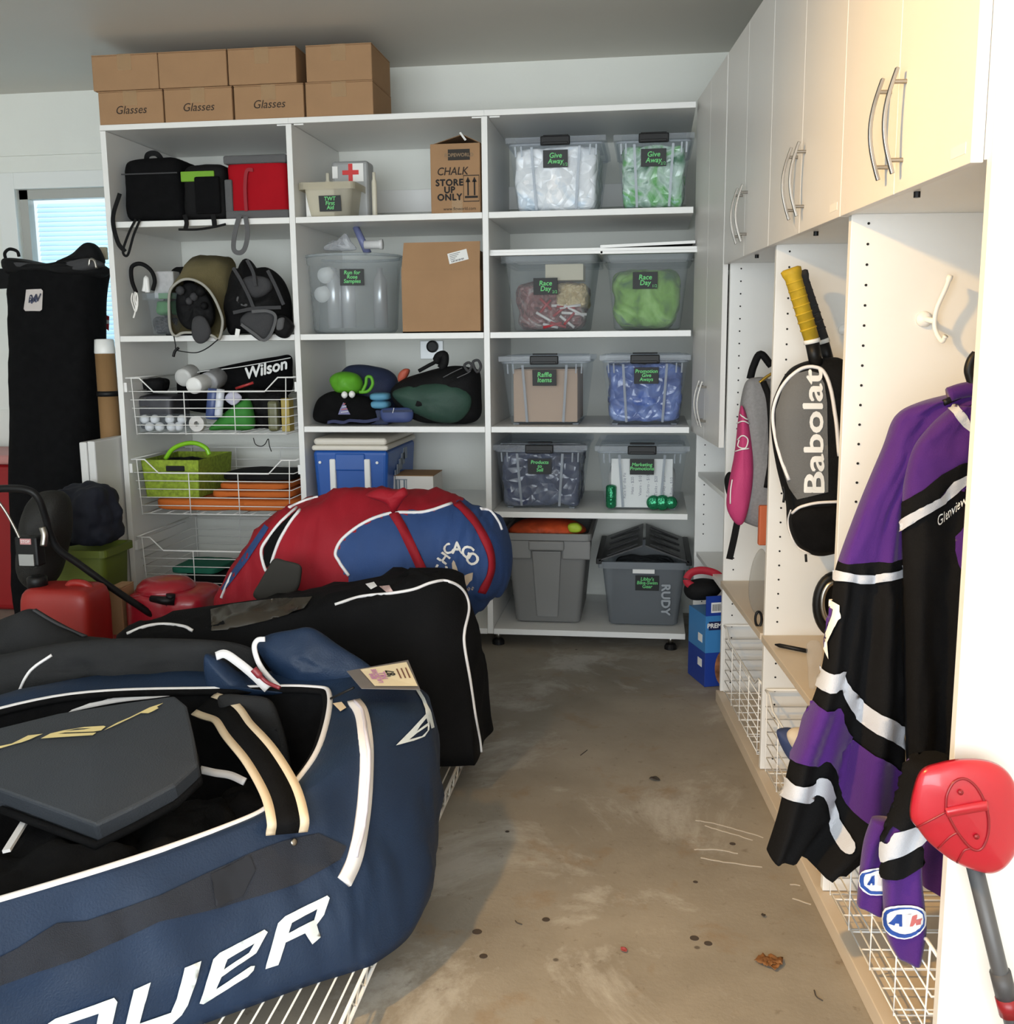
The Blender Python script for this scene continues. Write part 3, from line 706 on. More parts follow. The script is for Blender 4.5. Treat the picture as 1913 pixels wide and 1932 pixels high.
# race day bin 2/2: cream box, bag of sticks
cx, y, z, w_, h_ = CG[6]
tag(MB().box(cx-.02, cx+.135, y+.06, y+.2, z+.205, z+.27).build('cream_carton', mat('cream_card', (.70, .64, .50), .8), None, bevel=.003), 'cream carton at the top of the left Race Day bin', 'box')
blob('gold_bag', 'gold foil bag at the right of the left Race Day bin', 'bag', cx+.085, y+.05, z+.095, .12, .2, .105, crinkle('gold_poly', [(.45, .32, .14), (.75, .62, .38)], .3, 14), seed=8)
blob('dark_bundle', 'dark bundle under the sticks in the left Race Day bin', 'bag', cx-.0, y+.07, z+.01, w_-.13, .32, .19, crinkle('maroon_pack', [(.06, .03, .03), (.28, .10, .10), (.5, .46, .44)], .35, 12), seed=9)
for i_ in range(14):
    a = random.uniform(-.9, .9); ln = random.uniform(.06, .11); px_, pz_ = cx+random.uniform(-.11, .11), z+random.uniform(.02, .13)
    dx, dz = math.cos(a)*ln/2, math.sin(a)*ln/2; yy = y+.055+random.uniform(-.004, .004)
    o = MB().tube([(px_-dx, yy, max(z+.012, pz_-dz)), (px_+dx, yy+.004, max(z+.012, pz_+dz))], .006, 8).build('stick', mat(('red_stick', 'white_stick')[i_ % 2], ((.40, .03, .04), (.75, .72, .72))[i_ % 2], .4), None, True)
    tag(o, ('red plastic stick in the left Race Day bin', 'white plastic stick in the left Race Day bin')[i_ % 2], 'stick', ('red sticks in the Race Day bin', 'white sticks in the Race Day bin')[i_ % 2])
cx, y, z, w_, h_ = CG[7]
blob('green_shirts', 'bright green shirts packed in the right Race Day bin', 'clothes', cx-.005, y+.055, z+.008, w_-.105, .34, h_*.80, crinkle('green_cloth', [(.06, .16, .05), (.20, .42, .06), (.35, .62, .18), (.10, .14, .16)], .7, 6, .4, .2), seed=11)
# ================================================================ SOFT GOODS AND TUBS ON THE SHELVES
M_GRN = mat('lime_fabric', (.16, .36, .02), .7, bump=.3, bscale=200)
M_LIME = mat('lime_woven', (.26, .36, .03), .85, var=.3, scale=60, bump=.5, bscale=120)
M_RED = mat('red_nylon', (.36, .005, .012), .75, var=.10, scale=5, bump=.2, bscale=150, spec=.12)
M_GREY = mat('grey_nylon', (.055, .055, .058), .85, bump=.3, bscale=250, spec=.12)
M_GREYL = mat('mid_grey_nylon', (.115, .115, .118), .85, bump=.3, bscale=250, spec=.12)
M_BLK = mat('black_nylon', (.0065, .0065, .007), .75, var=.2, scale=12, bump=.3, bscale=180, spec=.18)
M_KHAKI = mat('khaki_canvas', (.20, .165, .075), .9, var=.12, scale=14, bump=.3, bscale=220)
M_DGRN = mat('dark_green_nylon', (.018, .055, .038), .65, var=.15, scale=8, bump=.2, bscale=200)
M_NAVYD = mat('navy_cloth', (.02, .03, .075), .7, bump=.3, bscale=200)
M_CREAM = clear('cream_plastic', (.90, .87, .78), (.66, .62, .50), .42, .4)
M_SKY = mat('sky_blue_cloth', (.10, .30, .45), .7)
INTO = Vector((0, 1, 0))
def pxb(l, r, t, z, Y): a = atY(l, t, Y); b = atY(r, t, Y); return (a.x+b.x)/2, b.x-a.x, a.z-z
YF = DY+.03; z1 = ZS[0]+.001
def soft_thing(name, label, cat, cx, y, z, w_, d, h, m, part, **k):
    t = thing(name, label, cat, (cx, y, z)); b = MB()
    softbox(b, w_, d, h, k.get('e', 7), k.get('n', 16), k.get('amp', .006), k.get('sc', 8), k.get('seed', 1), Matrix.Translation((0, d/2, 0)), None, k.get('taper', 0))
    b.build(part, m, t, True); return t
def pxs(pts, Y): return [atY(a, b, Y) for a, b in pts]
# black cooler bag
cx, w_, h = pxb(222, 338, 296, z1, YF); t = soft_thing('cooler_bag', 'large plain black cooler bag at the left of the top shelf, strap dangling', 'bag', cx, YF, z1, w_, .28, h, M_BLACKF, 'bag_body', taper=.05)
MB().strap(bezier([(-.07, .12, h-.01), (-.05, .10, h+.022), (-.01, .10, h+.024), (.01, .12, h-.012)]), (0, -1, 0), .022, .004).build('carry_handle', M_BLK, t)
MB().strap(bezier(pxs([(226, 365), (213, 412), (222, 456), (236, 475)], YF-.045)), (0, -1, .2), .018, .003).build('shoulder_strap', M_BLK, t, world=True)
MB().strap(bezier(pxs([(264, 415), (252, 444), (241, 481), (232, 474), (243, 440), (256, 414)], YF-.045)), (0, -1, .2), .010, .003).build('strap_loop', M_BLK, t, world=True)
MB().box(-w_/2+.012, w_/2-.012, -.004, .0, h*.72, h*.74).build('zip', M_GREY, t)
# lunch bag with lime band
cx, w_, h = pxb(339, 424, 310, z1, YF); t = soft_thing('lunch_bag', 'small black lunch bag with a lime green band, between two coolers', 'bag', cx, YF-.01, z1, w_, .22, h, M_BLK, 'bag_body', taper=.04)
g = MB(); g.box(-w_*.46, w_*.28, -.006, .004, h*.68, h*.86); g.build('lime_band', M_GRN, t, bevel=.003)
MB().box(-w_*.16, w_*.40, -.014, .004, h*.1, h*.76).build('front_pocket', M_BLACKF, t, bevel=.008)
MB().strap(bezier(pxs([(348, 405), (352, 420), (350, 432)], YF-.05)), (0, -1, 0), .018, .003).build('webbing', M_BLK, t, world=True)
MB().strap(bezier(pxs([(402, 405), (404, 418), (405, 428)], YF-.05)), (0, -1, 0), .020, .003).build('webbing', M_BLK, t, world=True)
MB().strap(bezier(pxs([(337, 433), (370, 433), (400, 429), (426, 423)], YF-.052)), (0, -1, 0), .009, .004).build('webbing', M_BLK, t, world=True)
# red cooler bag
cx, w_, h = pxb(423, 540, 300, z1, YF); t = soft_thing('cooler_bag', 'red cooler bag with grey trim and a hanging grey strap', 'bag', cx, YF, z1, w_, .27, h, M_RED, 'bag_body', e=9)
MB().box(-w_/2-.004, w_/2+.002, -.008, .20, h-.022, h+.012).build('top_binding', M_GREYL, t, bevel=.008)
MB().box(-w_/2-.004, w_/2+.002, -.006, .2, .0, .034).build('base_panel', M_GREYL, t, bevel=.006)
MB().box(-w_/2-.004, -w_/2+.028, -.005, .2, .03, h*.66).build('side_panel', M_GREYL, t, bevel=.005)
MB().strap(bezier([(-w_*.03, -.008, h*.80), (-w_*.13, -.010, h*.78), (-w_*.17, -.010, h*.5), (-w_*.17, -.009, .03)]), (0, -1, 0), .014, .003).build('webbing', mat('dark_red', (.28, .01, .02), .7), t)
MB().strap(bezier(pxs([(452, 406), (443, 440), (441, 470), (452, 477), (462, 468), (467, 440), (463, 408)], YF-.045)), [(0, -1, 0)]*60, .019, .003).build('strap_loop', M_GREYL, t, world=True)
# first-aid tote
ca = atY(560, 344, YF); cb = atY(668, 344, YF); zt_ = atY(610, 343, YF).z
t = tote('first_aid_tote', 'cream plastic tote labelled TWT First Aid on the top shelf', (ca.x+cb.x)/2, YF, z1, cb.x-ca.x, .33, zt_-z1, .02, M_CREAM, 'TWT\nFirst\nAid', None, .40, .01, size=.0215, lw=.092, lh=.062)
cxF = (ca.x+cb.x)/2
tag(MB().box(cxF-.10, cxF+.02, YF+.045, YF+.12, z1+.006, z1+.125).build('white_carton', M_PAPER, None, bevel=.002), 'white carton standing inside the first aid tote', 'box')
p = atY(662, 340, YF+.17)
fa = thing('first_aid_case', 'grey first aid case with a red cross in the cream tote', 'first aid case', (p.x, YF+.17, z1+.006))
hfa = atY(662, 303, YF+.17).z-z1-.006
MB().box(-.085, .075, 0, .10, 0, hfa).build('case', mat('grey_case', (.32, .33, .33), .4), fa, bevel=.015, segs=3)
MB().box(-.01, .055, -.002, .001, hfa-.085, hfa-.012).build('white_panel', M_PAPER, fa)
MB().box(-.035, .035, -.004, 0, hfa-.057, hfa-.039).box(-.009, .009, -.0042, 0, hfa-.083, hfa-.013).build('red_cross', mat('red_print', (.62, .02, .02), .5), fa)
MB().box(-.078, -.055, -.004, .02, hfa-.07, hfa-.022).build('card', M_PAPER, fa)
for (a, b, r_, lab) in ((705, 325, .011, 'slim cream bottle at the right back of the first aid tote'), (618, 327, .013, 'small white bottle at the left back of the first aid tote')):
    q = atY(a, b, YF+.2); hz = q.z-z1-.006
    tag(MB().lathe([(r_*.9, 0), (r_, .004), (r_, hz*.8), (r_*.6, hz*.86), (r_*.6, hz)], 16, Matrix.Translation((q.x, YF+.2, z1+.006))).build('bottle', mat('cream_bottle', (.72, .68, .55), .4), None, True), lab, 'bottle', 'bottles in the first aid tote')
# chalk carton
ca = atY(811, 272, YF); cb = atY(905, 272, YF); hC = ca.z-z1; cxC = (ca.x+cb.x)/2; wC = cb.x-ca.x
c = thing('chalk_carton', 'brown carton marked CHALK, STORE UP ONLY on the top shelf', 'box', (cxC, YF, z1))
MB().box(-wC/2, wC/2, 0, .24, 0, hC).build('carton_body', M_CARD, c, bevel=.003)
MB().hexa([(-wC/2, .03, hC), (wC*.12, .03, hC+.036), (wC*.12, .21, hC+.036), (-wC/2, .21, hC), (-wC/2, .03, hC+.003), (wC*.12, .03, hC+.039), (wC*.12, .21, hC+.039), (-wC/2, .21, hC+.003)]).build('flap', M_CARDD, c)
MB().hexa([(wC*.12, .02, hC+.036), (wC/2, .02, hC), (wC/2, .22, hC), (wC*.12, .22, hC+.036), (wC*.12, .02, hC+.039), (wC/2, .02, hC+.003), (wC/2, .22, hC+.003), (wC*.12, .22, hC+.039)]).build('flap', M_CARDD, c)
MB().strap([(wC*.10, .01, hC+.042), (wC*.22, .0, hC+.01)], (0, -1, .5), .008, .001).build('tape', M_PAPER, c)
fm = lambda x, z_: frame((x, -.0008, z_), (1, 0, 0), (0, 0, 1))
mk = MB(); text(mk, 'CHALK', .042, fm(-wC*.06, hC*.60), shear=.2, sx=.92, bold=.0006); mk.build('handwriting', M_INK, c)
mk = MB(); text(mk, 'STORE\nUP\nONLY', .035, fm(-wC*.12, hC*.335), bold=.0016, spacing=1.1); text(mk, 'www.floworld.com', .017, fm(wC*.08, hC*.065))
x0_, z0_, s_ = wC*.32, hC*.35, .001
for a in ((-.032, .032, .049, .052), (-.032, .032, -.05, -.047), (-.032, -.0305, -.05, .052), (.0305, .032, -.05, .052), (-.026, .026, -.036, -.028)): mk.box(x0_+a[0], x0_+a[1], -.0014, -.0004, z0_+a[2], z0_+a[3])
for dx in (-.013, .013):
    mk.box(x0_+dx-.003, x0_+dx+.003, -.0014, -.0004, z0_-.026, z0_+.03); mk.add([(x0_+dx-.01, -.0014, z0_+.025), (x0_+dx+.01, -.0014, z0_+.025), (x0_+dx, -.0014, z0_+.045)], [(0, 1, 2)])
mk.build('printing', mat('black_print', (.012, .01, .01), .8), c)
bp_ = MB().box(-wC*.14, wC*.30, -.0014, -.0004, hC*.76, hC*.915).build('stamp', mat('stamp_dark', (.03, .025, .02), .8), c)
text(MB(), 'ROPEWORLD', .019, fm(wC*.08, hC*.83) @ Matrix.Translation((0, 0, .0007)), bold=.0006).build('stamp_lettering', mat('stamp_tan', (.25, .17, .10), .8), bp_)
MB().box(-wC*.08, wC*.14, -.0012, -.0003, .0, hC*.2).build('tape', M_TAPE, c)

# ---------------------------------------------------------------- second shelf, left bay
z2 = ZS[1]+.001; YF2 = DY+.03
ca = atY(263, 553, YF2); cb = atY(336, 553, YF2)
tote('storage_bin', 'small clear bin of cables beside the khaki sack', (ca.x+cb.x)/2, YF2, z2, cb.x-ca.x, .30, ca.z-z2, .012, M_CLEAR)
cxs = (ca.x+cb.x)/2; ws = cb.x-ca.x
blob('cable_bundle', 'dark cables at the bottom of the small clear bin', 'cables', cxs, YF2+.035, z2+.008, ws-.07, .22, .075, crinkle('dark_cables', [(.02, .02, .022), (.09, .09, .095)], .6, 20), seed=21)
blob('green_pouch', 'green pouch in the small clear bin', 'pouch', cxs+.0, YF2+.04, z2+.085, ws-.08, .18, .07, mat('green_pouch', (.06, .20, .07), .7), seed=22, amp=.012)
pw = pxs([(292, 545), (330, 545), (330, 508), (292, 512)], YF2+.10)
tag(MB().box(pw[0].x, pw[1].x, YF2+.09, YF2+.16, z2+.158, pw[3].z).build('grey_packet', mat('pale_grey_pack', (.46, .46, .47), .7, var=.1, scale=60), None, bevel=.006), 'pale grey packet standing up out of the small clear bin', 'packet')
tag(MB().box(atY(298, 550, YF2+.05).x, atY(330, 550, YF2+.05).x, YF2+.05, YF2+.08, z2+.155, z2+.178).build('green_card', mat('green_card', (.05, .24, .04), .6), None, bevel=.002), 'small green card above the clear bin beside the khaki sack', 'card')
tag(MB().tube(bezier(pxs([(257, 552), (249, 530), (248, 506), (258, 498), (272, 500), (286, 512), (292, 530), (288, 548)], YF2+.06), 6), .009, 8).build('headband', M_BLK, None, True), 'black curved headband rising from the small clear bin', 'headband')
tag(MB().tube(bezier(pxs([(272, 550), (274, 540), (276, 524), (278, 540), (279, 552)], YF2+.07), 6), .011, 8).build('white_tube', M_WHITEP, None, True), 'upright white tube in the small clear bin', 'tube')
wc = thing('charging_cable', 'coiled white cord hanging on the front of the small clear bin', 'cord', tuple(atY(255, 595, YF2-.01)))
for dx in (0, 4, 7): MB().tube(bezier(pxs([(250+dx, 553), (248+dx, 565), (252+dx, 580), (256, 588), (260-dx*.3, 575), (259, 556), (254, 551)], YF2-.008), 6), .003, 6).build('cord_loop', M_WHITEC, wc, True, world=True)
MB().tube(bezier(pxs([(256, 586), (254, 594), (252, 600)], YF2-.008), 6), .004, 6).build('cord_tail', M_WHITEC, wc, True, world=True)
bz = MB(); softbox(bz, .11, .1, .13, 3, 10, .012, 12, 31); o = bz.build('black_pouch', M_BLK, None, True); q = atY(343, 520, YF2+.22); o.location = (q.x, YF2+.24, z2+.17); tag(o, 'black zipped pouch behind the khaki sack', 'pouch')
tag(MB().box(q.x-.08, q.x+.06, YF2+.19, YF2+.35, z2, z2+.169).build('grey_carton', M_GREY, None, bevel=.006), 'dark carton under the black pouch behind the khaki sack', 'box')
# khaki sack
ks = thing('khaki_sack', 'khaki canvas sack lying open, dark gear showing in its mouth', 'sack', tuple(atY(375, 632, YF2+.1)))
mouth = [(320, 552), (331, 536), (348, 527), (368, 529), (388, 541), (404, 562), (417, 592), (420, 612), (413, 640), (400, 633), (372, 628), (345, 628), (331, 634), (322, 622), (319, 590)]
mid_ = [(322, 550), (340, 522), (362, 505), (388, 505), (412, 520), (424, 548), (430, 585), (430, 608), (424, 622), (405, 626), (375, 626), (345, 626), (333, 626), (326, 612), (322, 585)]
bak = [(350, 520), (352, 498), (372, 484), (395, 481), (420, 484), (438, 490), (443, 505), (440, 540), (432, 560), (412, 570), (390, 575), (375, 570), (362, 560), (355, 545), (350, 532)]
def ring3(pp, Y, dY=None): return bezier([atY(a, b, Y+(dY[i] if dY else 0)) for i, (a, b) in enumerate(pp)], 4, True)
rA = ring3(mouth, DY-.035); rA1 = ring3(mouth, DY+.01); rB = ring3(mid_, DY+.07); rC = ring3(bak, DY+.24); cC = sum(rC, Vector())/len(rC)
for r_ in (rA1, rB, rC):
    for p in r_: p.z = max(p.z, z2+.002)
rD = [p.lerp(cC, .6)+Vector((0, .05, 0)) for p in rC]
def wob(r_, a, sd): return [p+Vector((fbm(p, 14, sd), fbm(p, 14, sd+1), fbm(p, 14, sd+2)))*a for p in r_]
rM = [a.lerp(b, .5) for a, b in zip(rB, rC)]
MB().loft([rA, rA1, wob(rB, .008, 1), wob(rM, .012, 2), wob(rC, .008, 3), rD], True, False).build('canvas', M_KHAKI, ks, True, world=True, solid=.003)
MB().tube(rA, .006, 6, closed=True).build('mouth_hem', mat('pale_hem', (.34, .33, .29), .9), ks, True, world=True)
inn = pxs([(338, 545), (355, 533), (375, 540), (392, 560), (402, 590), (396, 618), (378, 622), (352, 620), (336, 600), (332, 570)], DY+.02)
gb = MB(); puff(gb, inn, atY(368, 580, DY+.02), .02, .10, INTO, 8, 2, .02, 25, 5); gb.build('dark_gear', M_BLK, ks, True, world=True)
for i_, (a, b, r_) in enumerate(((340, 548, .02), (378, 550, .022), (357, 568, .016), (385, 577, .017), (366, 560, .018))):
    MB().lathe([(.001, -r_), (r_*.7, -r_*.7), (r_, 0), (r_*.7, r_*.7), (.001, r_)], 12, Matrix.Translation(atY(a, b, DY-.006))).build('gear_piece', (M_GREY, M_BLK)[i_ % 2], ks, True, world=True)
fl = pxs([(365, 600), (385, 598), (398, 625), (388, 645), (372, 647), (362, 630)], DY-.04)
fb = MB(); puff(fb, fl, atY(380, 625, DY-.04), .018, .03, INTO, 6); fb.build('inner_flap', M_GREY, ks, True, world=True)
MB().tube(bezier(pxs([(328, 634), (331, 650), (333, 660), (350, 664), (372, 665), (392, 656), (412, 640)], DY-.04), 6), .0025, 6).build('drawstring', M_BLACKP, ks, True, world=True)
MB().tube(bezier(pxs([(337, 656), (330, 663), (327, 673)], DY-.041), 6), .006, 6).build('cord_toggle', M_BLACKP, ks, True, world=True)
# grey and black backpack
gp = thing('backpack', 'crumpled grey and black hiking backpack spilling over the second shelf edge', 'backpack', tuple(atY(490, 632, DY+.1)))
out = pxs([(432, 545), (442, 510), (455, 505), (466, 488), (480, 505), (505, 505), (530, 525), (545, 560), (549, 600), (548, 640), (525, 638), (500, 642), (478, 638), (455, 640), (436, 630), (428, 590)], DY+.10)
for p in out: p.z = max(p.z, z2+.004)
gb = MB(); puff(gb, out, atY(490, 575, DY+.10), .12, .12, INTO, 12, 2.2, .045, 11, 7); gb.build('bag_body', M_BLK, gp, True, world=True)
def patch(pp, c_, Y, tf, m, nm, par, seed=1, amp=.006, tb=.05, rings=6):
    b = MB(); puff(b, pxs(pp, Y), atY(c_[0], c_[1], Y), tf, tb, INTO, rings, 2.4, amp, 20, seed); return b.build(nm, m, par, True, world=True)
patch([(455, 600), (470, 588), (500, 584), (520, 592), (518, 618), (505, 640), (490, 643), (470, 628), (456, 615)], (488, 612), DY-.02, .03, M_GREY, 'front_pocket', gp)
patch([(455, 530), (475, 520), (505, 525), (512, 545), (495, 560), (470, 562), (456, 550)], (483, 541), DY+.0, .03, M_GREY, 'top_pocket', gp)
patch([(448, 560), (462, 555), (470, 575), (462, 580), (448, 575)], (458, 568), DY-.01, .02, M_GREYL, 'grey_panel', gp)
patch([(520, 600), (535, 595), (550, 608), (553, 620), (540, 638), (520, 630)], (535, 617), DY-.02, .03, M_BLK, 'side_pocket', gp)
patch([(524, 603), (536, 600), (534, 620), (522, 622)], (529, 611), DY-.045, .012, M_GREYL, 'grey_panel', gp)
MB().strap(bezier(pxs([(455, 612), (480, 630), (498, 642), (512, 628), (520, 598), (505, 587), (475, 588)], DY-.055), 6), (0, -1, 0), .012, .004).build('trim', M_GREYL, gp, world=True)
for pp in ([(440, 505), (455, 530), (470, 560), (478, 580)], [(505, 510), (520, 540), (535, 575)], [(466, 490), (478, 515), (482, 540)], [(440, 590), (480, 582), (530, 580)]):
    MB().strap(bezier(pxs(pp, DY-.04), 5), (0, -1, 0), .014, .004).build('strap', M_GREY, gp, world=True)
MB().box(-.009, .009, -.002, .002, -.016, .016, Matrix.Translation(atY(448, 628, DY-.06)) @ Matrix.Rotation(R(12), 4, 'Y')).build('care_tag', M_PAPER, gp, world=True)

# ---------------------------------------------------------------- second shelf, middle bay: round tub and open carton
ca = atY(578, 476, YF2+.19); cb = atY(757, 476, YF2+.19); rr = (cb.x-ca.x)/2; cxT = (ca.x+cb.x)/2; hT = atY(660, 480, YF2+.02).z-z2
tb_ = thing('clear_tub', 'round frosted tub labelled Run for Rose samples on the second shelf', 'tub', (cxT, YF2+.195, z2))
M_TUB = clear('frosted_tub', (.85, .88, .89), (.58, .62, .64), .30, .3)
pr = [(.02, .004), (rr*.80, .004), (rr*.86, .02), (rr*.90, hT*.5), (rr*.945, hT-.04), (rr*.985, hT-.03), (rr, hT), (rr*.985, hT+.004)]
MB().lathe(pr, 48, None, False).build('tub_body', M_TUB, tb_, True)
MB().tube([(rr*math.cos(2*math.pi*k/48), rr*math.sin(2*math.pi*k/48), hT) for k in range(48)], .006, 8, closed=True).build('tub_rim', M_TUB, tb_, True)
q = atY(664, 523, YF2); lx_ = q.x-cxT
rl = rr*.93; ang = math.asin(max(-.9, min(.9, lx_/rl)))
chalk_label(tb_, (lx_, -rl*math.cos(ang)-.006, q.z-z2), (math.cos(ang), math.sin(ang), 0), (0, 0, 1), .098, .066, 'Run for\nRose\nSamples', .0215)
for i_, (a, b) in enumerate(((613, 520), (607, 556))):
    q = atY(a, b, YF2+.09); r_ = .033
    tag(MB().lathe([(.004, 0), (r_, 0), (r_*.85, .10), (r_*.8, .10)], 24, Matrix.Translation((q.x, q.y, q.z)) @ Matrix.Rotation(R(-80), 4, 'X')).build('plastic_cup', mat('white_cup', (.85, .85, .85), .4), None, True), ['upper white sample cup at the left of the round tub', 'lower white sample cup at the left of the round tub'][i_], 'cup', 'sample cups in the tub')
for i_, a in enumerate((632, 655, 712)):
    q = atY(a, 600, YF2+.13)
    tag(MB().lathe([(.03, 0), (.03, .2), (.012, .23), (.012, .25)], 20, Matrix.Translation((q.x, YF2+.13+.03*i_, z2+.024))).build('silver_bottle', mat('silver_bottle', (.62, .63, .66), .25, .5), None, True), ['left silver bottle in the round tub', 'middle silver bottle in the round tub', 'right silver bottle in the round tub'][i_], 'bottle', 'silver bottles in the tub')
M_FILM = clear('plastic_film', (.92, .93, .95), (.78, .80, .84), .35, .12)
fb = MB(); puff(fb, pxs([(612, 472), (625, 455), (640, 452), (652, 440), (662, 455), (670, 472)], YF2+.14), atY(642, 465, YF2+.14), .04, .05, INTO, 6, 2, .03, 30, 3); tag(fb.build('plastic_wrap', M_FILM, None, False), 'crumpled clear plastic wrap sticking out of the round tub', 'plastic wrap')
tag(MB().tube(pxs([(671, 428), (694, 478)], YF2+.16), [.014, .017], 12).build('blue_tube', mat('slate_blue', (.16, .18, .34), .4), None, True), 'slate blue tube leaning out of the round tub', 'tube')
q0, q1 = pxs([(688, 462), (722, 461)], YF2+.14); tag(MB().tube([q0, q0.lerp(q1, .8), q0.lerp(q1, .85), q1], [.018, .018, .021, .021], 14).build('clear_bottle', mat('pearl_cap', (.72, .72, .72), .25), None, True), 'bottle with pearl white cap lying on the round tub', 'bottle')
ca = atY(757, 512, YF2); cb = atY(905, 512, YF2); wC = cb.x-ca.x; hC = ca.z-z2
c = thing('open_carton', 'plain brown carton with its front flap up beside the round tub', 'box', ((ca.x+cb.x)/2, YF2, z2))
MB().box(-wC/2, wC/2, 0, .006, 0, hC).box(-wC/2, wC/2, .32, .326, 0, hC).box(-wC/2, -wC/2+.005, .006, .32, 0, hC).box(wC/2-.005, wC/2, .006, .32, 0, hC).box(-wC/2, wC/2, 0, .326, 0, .005).build('carton_body', M_CARD, c)
MB().hexa([(-wC/2, 0, hC), (wC/2, 0, hC), (wC/2, .005, hC), (-wC/2, .005, hC), (-wC/2+.006, .03, hC+.115), (wC/2-.002, .03, hC+.115), (wC/2-.002, .035, hC+.115), (-wC/2+.006, .035, hC+.115)]).build('flap', M_CARD, c)
MB().hexa([(wC/2-.004, .02, hC), (wC/2, .02, hC), (wC/2, .3, hC), (wC/2-.004, .3, hC), (wC/2-.03, .03, hC+.09), (wC/2-.026, .03, hC+.09), (wC/2-.026, .28, hC+.09), (wC/2-.03, .28, hC+.09)]).build('flap', M_CARDD, c)
Mst = Matrix.Translation((wC*.22, .0145, hC+.055)) @ Matrix.Rotation(R(-14.5), 4, 'X') @ Matrix.Rotation(R(-14), 4, 'Y')
st = MB().box(-.04, .04, -.0012, 0, -.022, .022, Mst).build('shipping_sticker', M_PAPER, c)
pr_ = MB()
for i_ in range(4): pr_.box(-.033, .012-.008*i_, -.0018, -.0011, .014-.007*i_, .016-.007*i_, Mst)
for i_ in range(9): pr_.box(-.03+.006*i_, -.027+.006*i_+(i_ % 2)*.001, -.0018, -.0011, -.018, -.011, Mst)
pr_.build('sticker_print', mat('grey_print2', (.15, .15, .16), .8), st)
# ================================================================ THIRD SHELF, MIDDLE BAY: BAGS
z3 = ZS[2]+.001
def pillow(name, label, cat, pp, c_, Y, tf, tb, m, part='bag_body', seed=1, amp=.02, sc=12, zmin=z3+.003, rings=10, e=2.2):
    t = thing(name, label, cat, tuple(atY(c_[0], c_[1], Y)))
    o = pxs(pp, Y)
    for p in o: p.z = max(p.z, zmin)
    c0 = atY(c_[0], c_[1], Y); b = MB(); puff(b, o, c0, tf, tb, INTO, rings, e, amp, sc, seed)
    for v in b.v: v.z = max(v.z, zmin-.002)
    b.build(part, m, t, True, world=True); return t
t = pillow('waist_pack', 'black waist pack with a small flag patch on the third shelf', 'bag', [(593, 790), (595, 765), (606, 748), (630, 738), (665, 744), (700, 752), (715, 775), (712, 798), (660, 801), (615, 800)], (655, 775), DY+.10, .08, .10, M_BLACKF, seed=41)
MB().add([tuple(atY(a, b, DY+.012)) for a, b in ((638, 782), (661, 782), (655, 771), (648, 759), (642, 771))], [(0, 1, 2, 3, 4)]).build('flag_patch', bands('flag_patch', [(0, (.2, .2, .35)), (1, (.5, .2, .2))]), t, world=True, solid=.002)
for i_ in range(4): MB().strap(pxs([(643+i_*1.3, 778-i_*5), (657-i_*1.8, 776-i_*5)], DY+.009), (0, -1, 0), .004, .001).build('patch_stripe', mat(('patch_white', 'patch_red')[i_ % 2], ((.55, .55, .6), (.45, .12, .12))[i_ % 2], .8), t, world=True)
MB().strap(bezier(pxs([(618, 797), (630, 795), (648, 797), (662, 793), (690, 795), (716, 790)], DY+.02), 5), (0, -.6, .8), .016, .003).build('waist_strap', mat('dusk_blue_webbing', (.05, .06, .14), .8), t, world=True)
t = pillow('lime_bag', 'lime green drawstring bag on top of the black waist pack', 'bag', [(623, 717), (634, 704), (655, 701), (676, 708), (684, 725), (678, 741), (655, 743), (636, 741)], (655, 724), DY+.12, .07, .06, mat('lime_nylon', (.10, .36, .015), .6, var=.15, scale=20), seed=42, zmin=z3+.10)
MB().tube(bezier(pxs([(678, 740), (694, 738), (703, 725), (700, 712), (692, 712), (690, 725), (682, 742)], DY+.06), 6), .007, 8).build('lime_strap', MATS['lime_nylon'], t, True, world=True)
for i_, (a, b) in enumerate(((650, 745), (664, 744))):
    q = atY(a, b, DY+.04); tag(MB().lathe([(.001, -.0155), (.011, -.011), (.0155, 0), (.011, .011), (.001, .0155)], 16, Matrix.Translation(q)).build('toggle_ball', M_WHITEP, None, True, subd=1), ['left white cord ball below the lime bag', 'right white cord ball below the lime bag'][i_], 'ball', 'white cord balls')
pillow('navy_bag', 'dark navy bag behind the lime green one', 'bag', [(640, 720), (652, 694), (672, 688), (700, 690), (735, 700), (750, 725), (740, 790), (650, 790)], (695, 735), DY+.30, .10, .10, M_NAVYD, seed=43)
for i_, (y_, lab) in enumerate(((749, 'upper sky blue rolled pouch beside the green duffel'), (764, 'lower sky blue rolled pouch beside the green duffel'))):
    b = MB(); q = atY(717, y_+7, DY+.09); softbox(b, .085, .09, .034, 3, 8, .002, 20, 44+i_); o = b.build('rolled_pouch', M_SKY, None, True); o.location = (q.x, DY+.10, q.z); tag(o, lab, 'pouch', 'sky blue rolled pouches')
tag(MB().box(atY(700, 775, DY+.1).x, atY(735, 775, DY+.1).x, DY+.07, DY+.17, z3, atY(717, 772, DY+.09).z-.002).build('dark_case', M_NAVYD, None, bevel=.008), 'dark case under the sky blue pouches', 'case')
t = pillow('blue_pouch', 'small blue zipped waist pouch at the front of the third shelf', 'pouch', [(718, 782), (722, 771), (750, 769), (775, 770), (780, 782), (772, 796), (735, 797), (724, 795)], (748, 784), DY+.03, .028, .03, mat('blue_pouch', (.045, .07, .20), .6), seed=46, amp=.006)
MB().strap(pxs([(722, 776), (778, 775)], DY+.004), (0, -1, 0), .01, .003).build('zip', M_NAVYD, t, world=True)
text(MB(), '/', .03, frame(atY(742, 775, DY-.001), (1, 0, 0), (0, 0, 1))).build('logo', M_PAPER, t, world=True)
